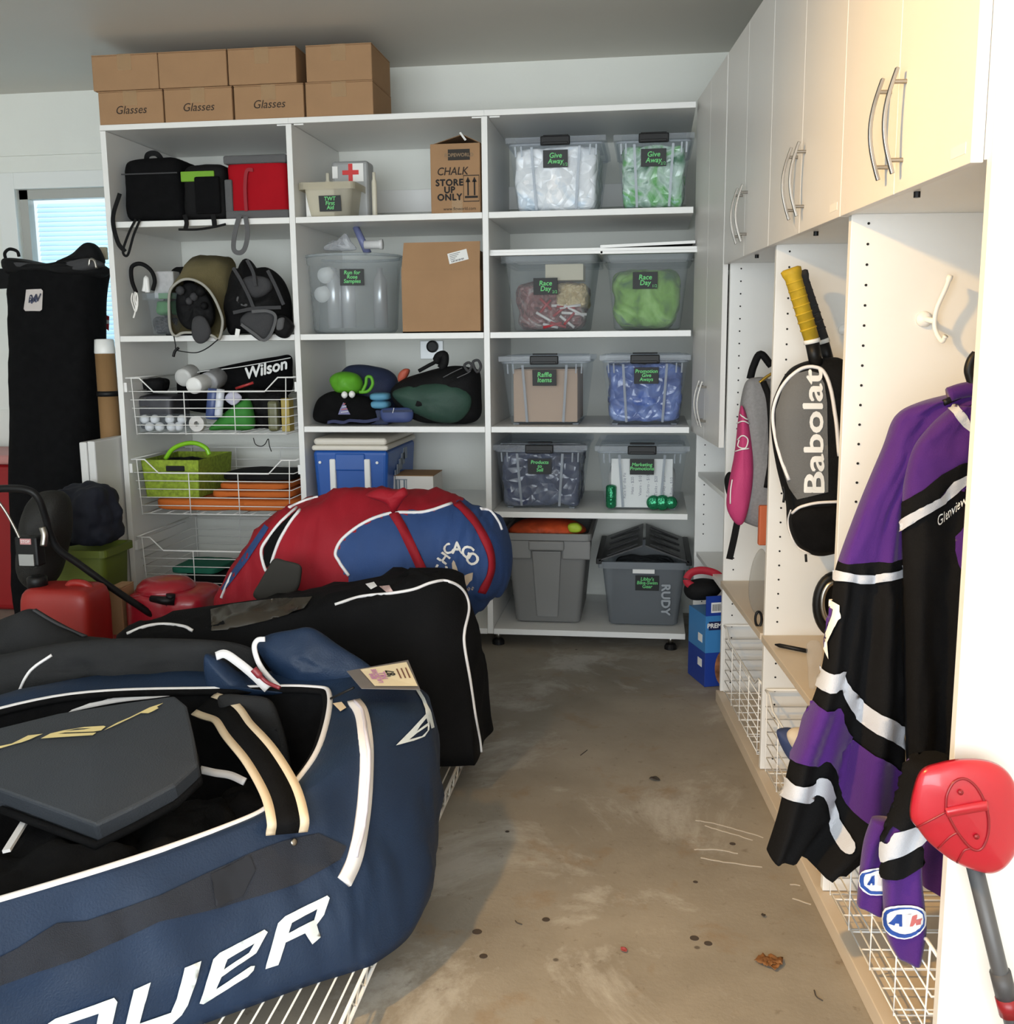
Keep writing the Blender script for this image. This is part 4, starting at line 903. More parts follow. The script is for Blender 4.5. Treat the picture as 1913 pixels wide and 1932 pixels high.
t = pillow('duffel_bag', 'dark green and black duffel filling the right of the third shelf', 'bag', [(738, 738), (760, 716), (800, 702), (830, 694), (860, 690), (885, 693), (904, 702), (907, 745), (906, 785), (885, 799), (840, 801), (800, 797), (770, 785), (748, 765)], (825, 750), DY+.13, .12, .16, M_BLK, seed=47, amp=.03, sc=7)
gp_ = MB(); puff(gp_, pxs([(740, 742), (770, 728), (810, 722), (850, 722), (878, 735), (890, 755), (882, 780), (860, 797), (825, 796), (795, 785), (765, 770)], DY+.05), atY(820, 760, DY+.05), .055, .02, INTO, 8, 2.2, .014, 9, 48); gp_.build('green_panel', M_DGRN, t, True, world=True)
MB().tube(bezier(pxs([(790, 700), (808, 690), (822, 682), (828, 672), (838, 670), (838, 685), (832, 695)], DY+.10), 6), [.008]*12+[.018]*25, 10).build('carry_handle', M_BLK, t, True, world=True)
patch([(752, 706), (762, 696), (772, 698), (765, 714), (752, 720)], (761, 706), DY+.12, .02, mat('coral', (.45, .09, .05), .6), 'coral_tab', t)
for pp in ([(876, 690), (884, 684), (890, 690), (884, 700)], [(892, 684), (902, 680), (907, 692), (900, 702)]):
    MB().tube(bezier(pxs(pp, DY+.03), 5, True), .006, 6, closed=True).build('strap_loop', M_GREY, t, True, world=True)
for pp in ([(836, 712), (855, 702), (872, 694)], [(862, 713), (880, 705), (888, 700)]):
    MB().tube(bezier(pxs(pp, DY+.005), 5), .002, 5).build('pull_cord', M_GREYL, t, True, world=True)

# ================================================================ FOURTH SHELF, MIDDLE BAY: COOLER AND CARTON
z4 = ZS[3]+.001; yc = DY+.04
ca = atY(589, 850, yc); cb = atY(731, 850, yc); wc_ = cb.x-ca.x; hc = ca.z-z4
M_BLUE = mat('cooler_blue', (.012, .09, .38), .4); M_COOLW = mat('cooler_white', (.72, .68, .60), .45)
c = thing('cooler', 'blue hard cooler with an off-white lid on the fourth shelf', 'cooler', ((ca.x+cb.x)/2, yc, z4))
MB().hexa([(-wc_/2+.012, .012, 0), (wc_/2-.012, .012, 0), (wc_/2-.012, .50, 0), (-wc_/2+.012, .50, 0), (-wc_/2, 0, hc), (wc_/2, 0, hc), (wc_/2, .52, hc), (-wc_/2, .52, hc)]).build('cooler_body', M_BLUE, c, bevel=.018, segs=3)
ld = MB().box(-wc_/2-.002, wc_/2+.002, -.004, .524, hc, hc+.022).build('lid', M_COOLW, c, bevel=.009, segs=3)
MB().box(-wc_/2+.004, wc_/2-.004, .002, .518, hc+.022, hc+.052).build('lid_cushion', M_COOLW, ld, bevel=.018, segs=4)
for sx in (-.23, .23): MB().box(sx*wc_-.013, sx*wc_+.013, -.010, .012, .03, hc-.035).build('side_handle', M_WHITEP, c, bevel=.005)
MB().box(-wc_*.20, wc_*.20, -.006, .006, hc-.085, hc-.012).build('front_boss', M_BLUE, c, bevel=.006)
for sx in (-.40, .36): MB().lathe([(.006, 0), (.006, .006)], 10, Matrix.Translation((sx*wc_, .001, hc-.05)) @ Matrix.Rotation(R(90), 4, 'X')).build('rivet', M_WHITEP, c)
for i_ in range(5): MB().box(wc_/2-.002, wc_/2+.0012, .12+.04*i_, .15+.05*i_, hc*.4+.02*i_, hc*.4+.05+.02*i_).build('scuff', mat('pale_scuff', (.30, .36, .46), .7), c)
ca = atY(737, 898, DY+.16); cb = atY(817, 898, DY+.16)
c = thing('white_carton', 'small white shipping carton to the right of the cooler', 'box', ((ca.x+cb.x)/2, DY+.16, z4)); wv = cb.x-ca.x; hv = ca.z-z4
MB().box(-wv/2, wv/2, 0, .2, 0, hv).build('carton_body', mat('off_white_card', (.74, .72, .69), .7), c, bevel=.002)
MB().box(-wv/2, wv/2, 0, .205, hv, hv+.003).build('flap', M_CARD, c)
lb_ = MB(); 
for i_, a in enumerate(((-.40, -.34), (-.32, -.28), (-.20, -.16), (-.14, -.12))): lb_.box(a[0]*wv, a[1]*wv, -.001, 0, hv*.45, hv*.86)
lb_.box(-.40*wv, -.11*wv, -.001, 0, hv*.86, hv*.89); lb_.build('printed_label', mat('slate_print', (.18, .22, .26), .8), c)

# ================================================================ BOTTOM SHELF, RIGHT BAY
z5 = ZS[4]+.001; yg = DY+.06
M_GTOTE = mat('grey_tote', (.22, .22, .215), .5)
ca = atY(946, 1006, yg); cb = atY(1116, 1006, yg); wg = cb.x-ca.x; hg = ca.z-z5
gt = tote('grey_tote', 'opaque grey plastic tote on the bottom shelf, orange vests on top', (ca.x+cb.x)/2, yg, z5, wg, .54, hg, .035, M_GTOTE)
gt['category'] = 'tote'
MB().hexa([(-.045, .035, .03), (.045, .035, .03), (.045, .05, .03), (-.045, .05, .03), (-.062, .004, hg-.075), (.062, .004, hg-.075), (.062, .03, hg-.075), (-.062, .03, hg-.075)]).build('front_panel', M_GTOTE, gt, bevel=.004)
MB().box(-.075, .075, -.008, .02, hg-.072, hg-.03).build('handle_grip', M_GTOTE, gt, bevel=.008)
for sx in (-1, 1): MB().box(sx*wg*.33-.06, sx*wg*.33+.06, .006, .02, hg-.11, hg-.03).build('corner_panel', M_GTOTE, gt, bevel=.006)
cxg = (ca.x+cb.x)/2
t = pillow('orange_vest', 'crumpled orange safety vests heaped in the grey tote', 'clothes', [(960, 1003), (975, 986), (1000, 981), (1035, 980), (1060, 982), (1090, 988), (1105, 1003), (1060, 1012), (1000, 1012)], (1030, 997), DY+.20, .10, .16, mat('hi_vis_orange', (.62, .085, .02), .7, var=.4, scale=14), 'vest', seed=51, amp=.03, sc=16, zmin=z5+hg-.03)
patch([(1072, 990), (1088, 987), (1098, 996), (1092, 1004), (1075, 1003)], (1085, 996), DY+.09, .02, mat('hi_vis_yellow', (.45, .6, .04), .6), 'yellow_band', t)
ca = atY(1128, 1060, yg); cb = atY(1302, 1060, yg); wr = cb.x-ca.x; hr = ca.z-z5; cxr = (ca.x+cb.x)/2
M_GCL = clear('smoke_plastic', (.62, .66, .70), (.34, .37, .40), .42, .35)
t = tote('storage_bin', 'smoky clear bin with open black flap lid on the bottom shelf', cxr, yg, z5, wr, .52, hr, .03, M_GCL, "Libby's\nBike-Swim\nGear", None, .68, .015, size=.0205)
text(MB(), 'RUDY', .05, frame((wr*.24, .012, hr*.44), (0, 0, -1), (1, 0.0, 0)), bold=.002).build('lettering', mat('pale_letter', (.33, .36, .39), .6), t)
MB().box(-.045, .045, -.004, .0, hr-.045, hr-.028).build('barcode_strip', M_PAPER, t)
for s in (-1, 1):
    xo = s*(wr/2-.004); xi = s*.006; zo = hr+.002; zi = hr+.068
    f2 = MB().hexa([(min(xo, xi), .0, zo if s < 0 else zi), (max(xo, xi), .0, zi if s < 0 else zo), (max(xo, xi), .52, zi if s < 0 else zo), (min(xo, xi), .52, zo if s < 0 else zi),
               (min(xo, xi), .0, (zo if s < 0 else zi)+.006), (max(xo, xi), .0, (zi if s < 0 else zo)+.006), (max(xo, xi), .52, (zi if s < 0 else zo)+.006), (min(xo, xi), .52, (zo if s < 0 else zi)+.006)]).build('lid_flap', mat('black_lid', (.02, .021, .023), .35), t)
    for k in range(4): MB().strap([(xo*.82, .03+.13*k, zo+.02), (xi+s*.02, .03+.13*k, zi+.006)], (0, 0, 1), .012, .006).build('lid_rib', M_BLACKP, f2)
    MB().box(xo-.012, xo+.012, .0, .52, zo-.012, zo+.012).build('lid_hinge', M_BLACKP, f2, bevel=.003)
blob('swim_gear', 'dark gear filling the smoky bin', 'clothes', cxr, yg+.07, z5+.008, wr-.13, .38, hr*.80, crinkle('dim_gear', [(.06, .065, .07), (.13, .14, .15)], .7, 7), seed=53, amp=.012)

# ================================================================ CONTENTS OF THE LEFT-BAY BASKETS
zk1 = .904; yk = DY+.03
t = pillow('racket_bag', 'long black tennis racket bag with white Wilson script in the top basket', 'bag', [(335, 722), (352, 706), (400, 696), (460, 683), (520, 673), (548, 671), (551, 700), (548, 740), (500, 770), (420, 780), (350, 770)], (460, 725), DY+.36, .09, .08, M_BLACKF, seed=61, amp=.008, zmin=zk1+.02)
MB().tube(bezier(pxs([(340, 712), (380, 701), (440, 694), (500, 684), (548, 675)], DY+.278), 6), .0022, 6).build('piping', M_PAPER, t, True, world=True)
text(MB(), 'Wilson', .070, frame(atY(500, 697, DY+.262), (1, 0, .24), (0, 0, 1)), shear=.3, bold=.0022).build('lettering', M_PAPER, t, world=True)
def can(name, label, cat, a, b, Y, r_, ln, ax, m, grp=None):
    q = atY(a, b, Y); ax = Vector(ax).normalized(); M = Matrix.Translation(q) @ ax.to_track_quat('Z', 'Y').to_matrix().to_4x4()
    return tag(MB().lathe([(r_*.5, 0), (r_*.93, 0), (r_, .006), (r_, ln-.006), (r_*.93, ln), (r_*.5, ln)], 24, M).build(name, m, None, True), label, cat, grp)
can('jar', 'jar with a round white lid facing out of the top basket', 'jar', 365, 728, DY+.06, .036, .14, (0, 1, .1), M_WHITEP)
can('canister', 'grey canister behind the white-lidded jar', 'canister', 392, 722, DY+.17, .045, .12, (0, 1, .15), mat('grey_can', (.32, .32, .33), .4))
can('canister', 'pale round tin at the left behind the white-lidded jar', 'canister', 345, 713, DY+.21, .04, .1, (0, 1, .2), mat('pale_tin', (.6, .6, .58), .4))
can('ball_can', 'blue and white ball can standing in the top basket', 'can', 400, 790, DY+.06, .028, .13, (.15, 0, 1), mat('blue_can', (.05, .08, .22), .35))
can('can_band', 'white can standing beside the blue ball can', 'can', 412, 785, DY+.035, .017, .115, (.15, 0, 1), mat('white_can', (.65, .68, .75), .3))
q = atY(372, 808, DY+.045); tag(MB().lathe([(.011, 0), (.034, 0), (.034, .03), (.011, .03), (.011, 0)], 28, Matrix.Translation((q.x, DY+.04, zk1+.036)) @ Matrix.Rotation(R(-90), 4, 'X'), False).build('tape_roll', mat('athletic_tape', (.66, .64, .62), .7), None), 'roll of white athletic tape at the front of the top basket', 'tape')
bt = thing('ball_tray', 'clear plastic case of golf balls in the top basket', 'case', tuple(atY(305, 822, DY+.03)))
a0, a1 = atY(264, 815, DY+.02), atY(351, 815, DY+.02); MB().box(a0.x, a1.x, DY+.016, DY+.11, zk1+.0015, zk1+.075).build('case', M_CLEAR, bt, bevel=.004, world=True)
gbm = MB(); softbox(gbm, .04, .04, .04, 2, 8); g0 = None
M_BALL = mat('golf_ball', (.78, .79, .82), .3, bump=.4, bscale=220)
for i_, (a, b, dy) in enumerate(((274, 800, .06), (293, 799, .06), (321, 800, .06), (344, 800, .06), (283, 814, .04), (302, 815, .04), (324, 814, .04), (338, 815, .06))):
    q = atY(a, b, DY+dy)
    if g0 is None: o = g0 = gbm.build('golf_ball', M_BALL, None, True)
    else: o = g0.copy(); COL.objects.link(o)
    o.location = (q.x, DY+dy, max(q.z-.02, zk1+.003) if i_ > 3 else zk1+.034); tag(o, 'white golf ball in the clear case in the top basket', 'ball', 'golf balls in the top basket')
blob('black_box', 'dark box behind the golf balls', 'box', atY(300, 780, DY+.2).x, DY+.13, zk1+.002, .19, .2, .15, mat('dark_slate', (.05, .05, .06), .5), amp=.004, seed=62, e=9, taper=0)
blob('baseball_cap', 'black cap lying at the back left of the top basket', 'cap', atY(287, 715, DY+.2).x, DY+.15, zk1+.155, .12, .14, .075, M_BLK, amp=.01, seed=63, e=3)
t = pillow('green_sack', 'bright green cloth bag slumped in the top basket', 'bag', [(396, 820), (408, 795), (425, 778), (450, 760), (468, 752), (476, 770), (480, 800), (472, 822), (430, 824)], (445, 795), DY+.09, .05, .06, mat('kelly_green', (.035, .22, .03), .75, var=.1), seed=64, amp=.015, zmin=zk1+.006)
blob('black_glove_pile', 'heap of black gloves at the right of the top basket', 'gloves', atY(500, 790, DY+.2).x, DY+.14, zk1+.003, .18, .18, .17, M_BLK, amp=.03, sc=14, seed=65, e=3.2)
o = MB().box(-.018, .018, 0, .06, 0, .14).build('gold_box', mat('gold_card', (.40, .30, .06), .45), None, bevel=.003); q = atY(543, 820, DY+.06); o.location = (q.x-.004, DY+.05, zk1+.003); tag(o, 'upright gold carton at the right end of the top basket', 'box')
o = MB().box(-.025, .02, 0, .05, 0, .13).build('olive_packet', mat('olive_pack', (.14, .14, .07), .3), None, bevel=.012); q = atY(520, 815, DY+.06); o.location = (q.x-.006, DY+.05, zk1+.003); tag(o, 'olive foil packet beside the gold carton', 'packet')
o = MB().tube(pxs([(445, 733), (478, 722)], DY+.1), .006, 8).build('red_rod', mat('red_lacquer', (.4, .03, .03), .3), None, True); tag(o, 'thin red rod lying across the top basket', 'rod')
patch_o = MB(); puff(patch_o, pxs([(424, 752), (436, 738), (450, 742), (456, 752), (440, 765)], DY+.05), atY(440, 752, DY+.05), .012, .012, INTO, 4, 2, .006, 30, 6); tag(patch_o.build('striped_cloth', mat('lilac_white', (.55, .54, .66), .8), None, True), 'crumpled lilac and white cloth over the green bag', 'cloth')
q = pxs([(478, 826), (482, 838), (492, 842), (500, 838), (506, 828), (508, 840), (512, 852)], DY-.012); tag(MB().tube(bezier(q, 5), .002, 6).build('dangling_cord', M_BLACKP, None, True), 'black cord dangling under the top basket', 'cord')
# lime tote in the middle basket
zk2 = .557; a0, a1 = atY(266, 880, DY+.045), atY(376, 880, DY+.045); wl = a1.x-a0.x; hl = atY(320, 868, DY+.045).z-(zk2+.060)
lt = thing('lime_tote', 'open lime green woven tote standing in the middle basket', 'tote', ((a0.x+a1.x)/2, DY+.045, zk2+.060))
mb = MB(); tt = .006; dl = .36; e0 = .012
mb.hexa([(-wl/2+e0, e0, 0), (wl/2-e0, e0, 0), (wl/2-e0, e0+tt, 0), (-wl/2+e0, e0+tt, 0), (-wl/2, 0, hl), (wl/2, 0, hl), (wl/2, tt, hl), (-wl/2, tt, hl)])
mb.hexa([(-wl/2+e0, dl-e0-tt, 0), (wl/2-e0, dl-e0-tt, 0), (wl/2-e0, dl-e0, 0), (-wl/2+e0, dl-e0, 0), (-wl/2, dl-tt, hl), (wl/2, dl-tt, hl), (wl/2, dl, hl), (-wl/2, dl, hl)])
for s in (-1, 1):
    x_ = s*wl/2; mb.hexa([(min(x_-s*e0, x_-s*(e0+tt)), e0, 0), (max(x_-s*e0, x_-s*(e0+tt)), e0, 0), (max(x_-s*e0, x_-s*(e0+tt)), dl-e0, 0), (min(x_-s*e0, x_-s*(e0+tt)), dl-e0, 0), (min(x_, x_-s*tt), 0, hl), (max(x_, x_-s*tt), 0, hl), (max(x_, x_-s*tt), dl, hl), (min(x_, x_-s*tt), dl, hl)])
mb.box(-wl/2+e0, wl/2-e0, e0, dl-e0, 0, tt); mb.build('tote_wall', M_LIME, lt, bevel=.002)
MB().box(-.02, .065, -.003, .010, hl*.70, hl*.85).build('handle_hole', M_HOLE, lt, bevel=.004)
tag(MB().tube(bezier(pxs([(312, 866), (325, 848), (345, 838), (368, 836), (388, 845), (395, 858)], DY+.15), 8), .010, 10).build('green_hoop', mat('neon_green', (.25, .60, .02), .3), None, True), 'neon green hoop standing in the lime tote', 'hoop')
blob('dark_sack', 'black sack inside the lime tote', 'bag', (a0.x+a1.x)/2, DY+.10, zk2+.068, wl-.05, .24, hl*.86, M_BLK, amp=.015, seed=66, e=5, taper=0)
OR = mat('orange_felt', (.56, .13, .015), .8, bump=.3, bscale=120)
def fold(label, l, r, Y, d, z_, h_, m, seed, grp='folded cloths in the middle basket'):
    a, b = atY(l, 960, Y), atY(r, 960, Y); w_ = b.x-a.x; q = MB(); softbox(q, w_, d, h_, 7, 14, .004, 10, seed); o = q.build('folded_cloth', m, None, True); o.location = ((a.x+b.x)/2, Y+d/2, z_); tag(o, label, 'cloth', grp); return o
fold('lower folded orange felt cloth spread across the middle basket', 286, 556, DY+.03, .40, zk2+.004, .054, OR, 67)
fold('folded orange felt cloth to the right of the lime tote', 396, 550, DY+.06, .34, zk2+.060, .030, OR, 69)
fold('top orange felt cloth right of the lime tote, folded smaller', 412, 545, DY+.09, .30, zk2+.092, .028, OR, 68)
fold('folded black cloth on top of the orange felt', 420, 556, DY+.15, .26, zk2+.122, .035, M_BLK, 70)
zk3 = .217
fold('folded black pad in the lowest basket', 330, 560, DY+.05, .4, zk3+.004, .05, M_BLK, 71, 'cloths in the lowest basket')
o = fold('teal green cloth lying on the black pad in the lowest basket', 312, 400, DY+.06, .25, zk3+.056, .03, mat('teal_cloth', (.01, .16, .10), .8), 72, 'cloths in the lowest basket')
# ================================================================ HOCKEY BAGS ON THE WIRE RACK
from mathutils.bvhtree import BVHTree
from mathutils.geometry import delaunay_2d_cdt
class Surf:
    def __init__(s, mb): s.b = BVHTree.FromPolygons([tuple(v) for v in mb.v], mb.f)
    def hit(s, px, py, eps=.002):
        d = ray(px, py).normalized(); h = s.b.ray_cast(EYE, d)
        if h[0] is None:
            return None, None
        n = h[1]
        if n.dot(d) > 0: n = -n
        return h[0]+n*eps, n
    def pts(s, pp, eps=.002):
        out = []; nn = []; last = None
        for a, b in pp:
            p, n = s.hit(a, b, eps)
            if p is None:
                continue
            out.append(p); nn.append(n)
        return out, nn
def curve2(pp, n=6): return [(v.x, v.y) for v in bezier([(a, b, 0) for a, b in pp], n)]
def inside(loops, x, y):
    c = False
    for lp in loops:
        j = len(lp)-1
        for i in range(len(lp)):
            if (lp[i][1] > y) != (lp[j][1] > y) and x < (lp[j][0]-lp[i][0])*(y-lp[i][1])/(lp[j][1]-lp[i][1])+lp[i][0]: c = not c
            j = i
    return c
def dense(lp, st):
    out = []
    for i in range(len(lp)):
        a, b = lp[i], lp[(i+1) % len(lp)]; n = max(1, int(math.hypot(b[0]-a[0], b[1]-a[1])/st))
        for k in range(n): out.append((a[0]+(b[0]-a[0])*k/n, a[1]+(b[1]-a[1])*k/n))
    return out
def decal(surf, loops, name, m, parent, step=10, eps=.003):
    """flat print following the surface; loops are outlines (holes by even-odd)"""
    loops = [dense(l, step) for l in loops]; vs = []; ed = []
    for l in loops:
        b = len(vs); vs += l; ed += [(b+i, b+(i+1) % len(l)) for i in range(len(l))]
    xs = [v[0] for v in vs]; ys = [v[1] for v in vs]; x = min(xs)+step/2
    while x < max(xs):
        y = min(ys)+step/2
        while y < max(ys):
            if inside(loops, x, y): vs.append((x, y))
            y += step
        x += step
    r = delaunay_2d_cdt([Vector(v) for v in vs], ed, [], 0, 1e-4)
    P = []; ok = []; hits = [surf.hit(v.x, v.y, eps)[0] for v in r[0]]; dd = [(h-EYE).length for h in hits if h is not None]
    for v, p in zip(r[0], hits):
        if p is None and dd:      # past the silhouette: wrap on to the nearest cloth
            near = min(range(len(hits)), key=lambda i: 1e9 if hits[i] is None else (r[0][i]-v).length)
            q = surf.b.find_nearest(EYE+ray(v.x, v.y).normalized()*((hits[near]-EYE).length))
            if q[0] is not None and (r[0][near]-v).length < 25: n = q[1]; p = q[0]+(n if n.dot(ray(v.x, v.y)) < .2 else -n)*eps
        P.append(p if p is not None else Vector((0, 0, 0))); ok.append(p is not None)
    fs = []
    for f in r[2]:
        if not all(ok[i] for i in f): continue
        cx_ = sum(r[0][i].x for i in f)/3; cy_ = sum(r[0][i].y for i in f)/3
        if inside(loops, cx_, cy_):
            if max((P[f[0]]-P[f[1]]).length, (P[f[1]]-P[f[2]]).length, (P[f[2]]-P[f[0]]).length) < .12: fs.append(tuple(f))
    # keep the largest connected piece
    par = list(range(len(P)))
    def fd(i):
        while par[i] != i: par[i] = par[par[i]]; i = par[i]
        return i
    for f in fs: par[fd(f[0])] = fd(f[1]); par[fd(f[1])] = fd(f[2])
    cnt = {}
    for f in fs: cnt[fd(f[0])] = cnt.get(fd(f[0]), 0)+1
    if cnt:
        best = max(cnt, key=cnt.get); fs = [f for f in fs if fd(f[0]) == best]
    used = sorted({i for f in fs for i in f}); mp = {i: k for k, i in enumerate(used)}
    mb = MB(); mb.add([P[i] for i in used], [tuple(mp[i] for i in f) for f in fs]); return mb.build(name, m, parent, True, world=True)
def pipe(surf, pp, r_, name, m, parent, n=6, eps=.001):
    p, _ = surf.pts(curve2(pp, n), eps)
    return MB().tube(p, r_, 6).build(name, m, parent, True, world=True)
def band(surf, pp, w_, th, name, m, parent, n=6, eps=.003):
    p, nn = surf.pts(curve2(pp, n), eps)
    # smooth the path a little
    for _ in range(3):
        p = [p[0]]+[(p[i-1]+p[i]*2+p[i+1])/4 for i in range(1, len(p)-1)]+[p[-1]]
        nn = [nn[0]]+[(nn[i-1]+nn[i]*2+nn[i+1]).normalized() for i in range(1, len(nn)-1)]+[nn[-1]]
    return MB().strap(p, nn, w_, th).build(name, m, parent, True, world=True)
def smooth_loop(pts, n): return bezier(pts, n, True)

# ---- wire rack on the floor
rk = thing('wire_rack', 'low white wire rack on the floor under the hockey bags', 'rack', (-1.0, 2.3, 0)); ZR = .098
y0_, y1_ = 1.0, 3.15
for i_ in range(15):
    x_ = -.545-.0275*i_ if i_ < 12 else -.86-.2*(i_-11)
    MB().tube([(x_, y0_, ZR), (x_, y1_, ZR)], .0022, 6).build('wire', M_WIRE, rk, True, world=True)
MB().tube([(-.525, y0_, ZR), (-.525, y1_, ZR)], .004, 8).build('edge_rail', M_WIRE, rk, True, world=True)
MB().tube([(-.525, y0_, ZR-.03), (-.525, y1_, ZR-.03)], .004, 8).build('edge_rail', M_WIRE, rk, True, world=True)
zz = []; k = 0; y_ = y0_
while y_ < y1_: zz.append((-.525, y_, ZR-.03*(k % 2))); y_ += .03; k += 1
MB().tube(zz, .0022, 6).build('truss_wire', M_WIRE, rk, True, world=True)
for y_ in (1.05, 1.5, 1.95, 2.4, 2.85, 3.1): MB().tube([(-1.6, y_, ZR-.005), (-.525, y_, ZR-.005)], .003, 6).build('cross_wire', M_WIRE, rk, True, world=True)
for x_ in (-.54, -1.58):
    for y_ in (1.1, 2.1, 3.1): MB().tube([(x_, y_, 0), (x_, y_, ZR-.005)], .008, 8).build('leg', M_WIRE, rk, True, world=True)
ZR += .004

# ---- navy hockey bag, open
NAVY = mat('navy_hockey_nylon', (.0085, .0235, .058), .55, var=.14, scale=6, bump=.25, bscale=260, spec=.35)
CHAR = mat('charcoal_nylon', (.020, .0205, .0215), .8, var=.15, scale=8, bump=.3, bscale=300, spec=.18)
WHT = mat('white_binding', (.78, .76, .76), .6)
LETW = mat('silver_white_print', (.66, .72, .74), .45, var=.05, scale=40)
PEACH = mat('cream_webbing', (.74, .60, .42), .7)
bg = thing('hockey_bag', 'open navy hockey bag with BAUER lettering, nearest the camera', 'hockey bag', (-.95, 1.75, ZR))
Bp = [(-1.38, 1.00), (-1.05, 1.29), (-.80, 1.52), (-.62, 1.68), (-.535, 1.745), (-.497, 1.785), (-.455, 1.90), (-.47, 2.12), (-.55, 2.38), (-.95, 2.42), (-1.4, 2.35), (-1.75, 1.9), (-1.65, 1.4)]
Tp = [(-1.42, 1.03, .41), (-1.10, 1.34, .40), (-.88, 1.56, .39), (-.72, 1.72, .40), (-.655, 1.80, .42), (-.618, 1.865, .435), (-.54, 2.06, .455), (-.495, 2.25, .45), (-.60, 2.40, .45), (-.95, 2.45, .45), (-1.4, 2.4, .44), (-1.75, 1.95, .42), (-1.68, 1.45, .42)]
Op = [(-1.40, 1.06, .41), (-1.09, 1.36, .40), (-.88, 1.58, .395), (-.74, 1.74, .40), (-.705, 1.795, .41), (-.688, 1.84, .417), (-.68, 2.0, .44), (-.735, 2.25, .46), (-.80, 2.31, .46), (-1.0, 2.28, .46), (-1.4, 2.2, .45), (-1.65, 1.9, .42), (-1.62, 1.45, .42)]
NS = 10
LB = smooth_loop([(x, y, ZR) for x, y in Bp], NS); LT = smooth_loop(Tp, NS); LOo = smooth_loop(Op, NS); cen = Vector((-1.05, 1.75, .25))
rings = []; nw = 16
for j in range(nw+1):
    t = j/nw; rg = []
    for a, b in zip(LB, LT):
        p = a.lerp(b, t); out_ = Vector((p.x-cen.x, p.y-cen.y, 0)).normalized()
        bul = .020*math.sin(math.pi*min(1, t*1.02))+(-.006 if t < .05 else 0)
        wr = (.026*fbm(Vector((p.x, p.y, p.z*.6)), 5, 3)+.014*fbm(Vector((p.x*1.3, p.y*1.3, p.z*.5)), 11, 5))*math.sin(math.pi*t)**.7
        rg.append(p+out_*(bul+wr))
    rings.append(rg)
# rounded shoulder and deck
for t in (.12, .3, .5, .75, 1.0):
    rg = []
    for a, b in zip(LT, LOo):
        p = a.lerp(b, t); l_ = (a-b).length; p = p+Vector((0, 0, min(.018, l_*.12)*math.sin(math.pi*t)+.010*fbm(p, 8, 9)*min(1, l_*8)*math.sin(math.pi*t))); rg.append(p)
    rings.append(rg)
mb = MB(); mb.loft(rings, True, False); mb.f.append(tuple(reversed(range(len(LB)))))
SB = Surf(mb); mb.build('bag_shell', NAVY, bg, True, world=True)
inn = MB(); r1 = [p+Vector((0, 0, -.002)) for p in LOo]; r2 = [Vector((p.x+(cen.x-p.x)*.06, p.y+(cen.y-p.y)*.06, .30)) for p in LOo]; r3 = [Vector((p.x+(cen.x-p.x)*.12, p.y+(cen.y-p.y)*.12, .16)) for p in LOo]
inn.loft([r1, r2, r3], True, False); b0 = len(inn.v)-len(LOo); inn.f.append(tuple(b0+k for k in range(len(LOo)))); inn.build('lining', M_BLACKF, bg, True, world=True)
MB().tube(LOo, .007, 8, closed=True).build('zip_tape', WHT, bg, True, world=True)
MB().tube([Vector((p.x+(cen.x-p.x)*.018, p.y+(cen.y-p.y)*.018, p.z-.004)) for p in LOo], .008, 6, closed=True).build('inner_binding', M_BLACKF, bg, True, world=True)
def c1(pp, ox=60, oy=1650, k=.31364): return [(ox+a*k, oy+b*k) for a, b in pp]
GREYW = mat('dark_webbing', (.014, .017, .026), .85, bump=.5, bscale=500)
decal(SB, [[(-60, 1835), (30, 1790), (105, 1742), (160, 1738), (300, 1690), (388, 1648), (470, 1610), (535, 1586), (600, 1572), (652, 1598), (640, 1622), (560, 1668), (415, 1712), (300, 1738), (150, 1808), (70, 1832), (-60, 1880)]], 'webbing_band', GREYW, bg, 12, .004)
for nm, lps in (('R', [[(1400, 565), (1480, 290), (1520, 250), (1770, 125), (1785, 140), (1755, 240), (1710, 300), (1733, 375), (1680, 418), (1640, 350), (1525, 405), (1480, 540)], [(1540, 350), (1560, 290), (1715, 205), (1690, 275)]]),
                ('e', [[(1005, 770), (1085, 510), (1125, 470), (1395, 330), (1415, 345), (1345, 470), (1135, 615), (1105, 685), (1310, 550), (1337, 545), (1325, 575), (1290, 612), (1025, 775)], [(1150, 570), (1175, 508), (1335, 412), (1300, 470)]]),
                ('U', [[(610, 690), (712, 645), (690, 720), (645, 890), (835, 825), (870, 740), (915, 560), (1012, 522), (985, 640), (935, 780), (900, 840), (830, 905), (600, 990), (555, 985), (560, 900)]]),
                ('A', [[(0, 1130), (95, 890), (140, 860), (490, 735), (510, 760), (480, 900), (440, 1060), (340, 1080), (370, 980), (140, 1060), (110, 1130)], [(165, 990), (190, 900), (400, 830), (380, 920)]])):
    decal(SB, [c1(l) for l in lps], 'letter', LETW, bg, 9, .0045)
band(SB, [(668, 1326), (684, 1352), (690, 1420), (687, 1500), (680, 1560), (668, 1620), (648, 1664)], .030, .009, 'end_zip', WHT, bg)
pipe(SB, [(670, 1330), (686, 1352), (691, 1420), (688, 1500), (681, 1560), (668, 1618)], .004, 'zip_teeth', mat('zip_lilac', (.60, .58, .66), .5), bg, eps=.010)
c2 = lambda pp: c1(pp, 380, 1180, .2588)
decal(SB, [c2([(1408, 880), (1500, 785), (1575, 705), (1625, 650), (1633, 600), (1652, 690), (1650, 765), (1618, 812), (1540, 845)]), c2([(1505, 838), (1560, 790), (1640, 735), (1638, 770), (1600, 810)]), c2([(1560, 775), (1585, 735), (1630, 680), (1640, 715), (1590, 752)])], 'logo', LETW, bg, 6, .004)
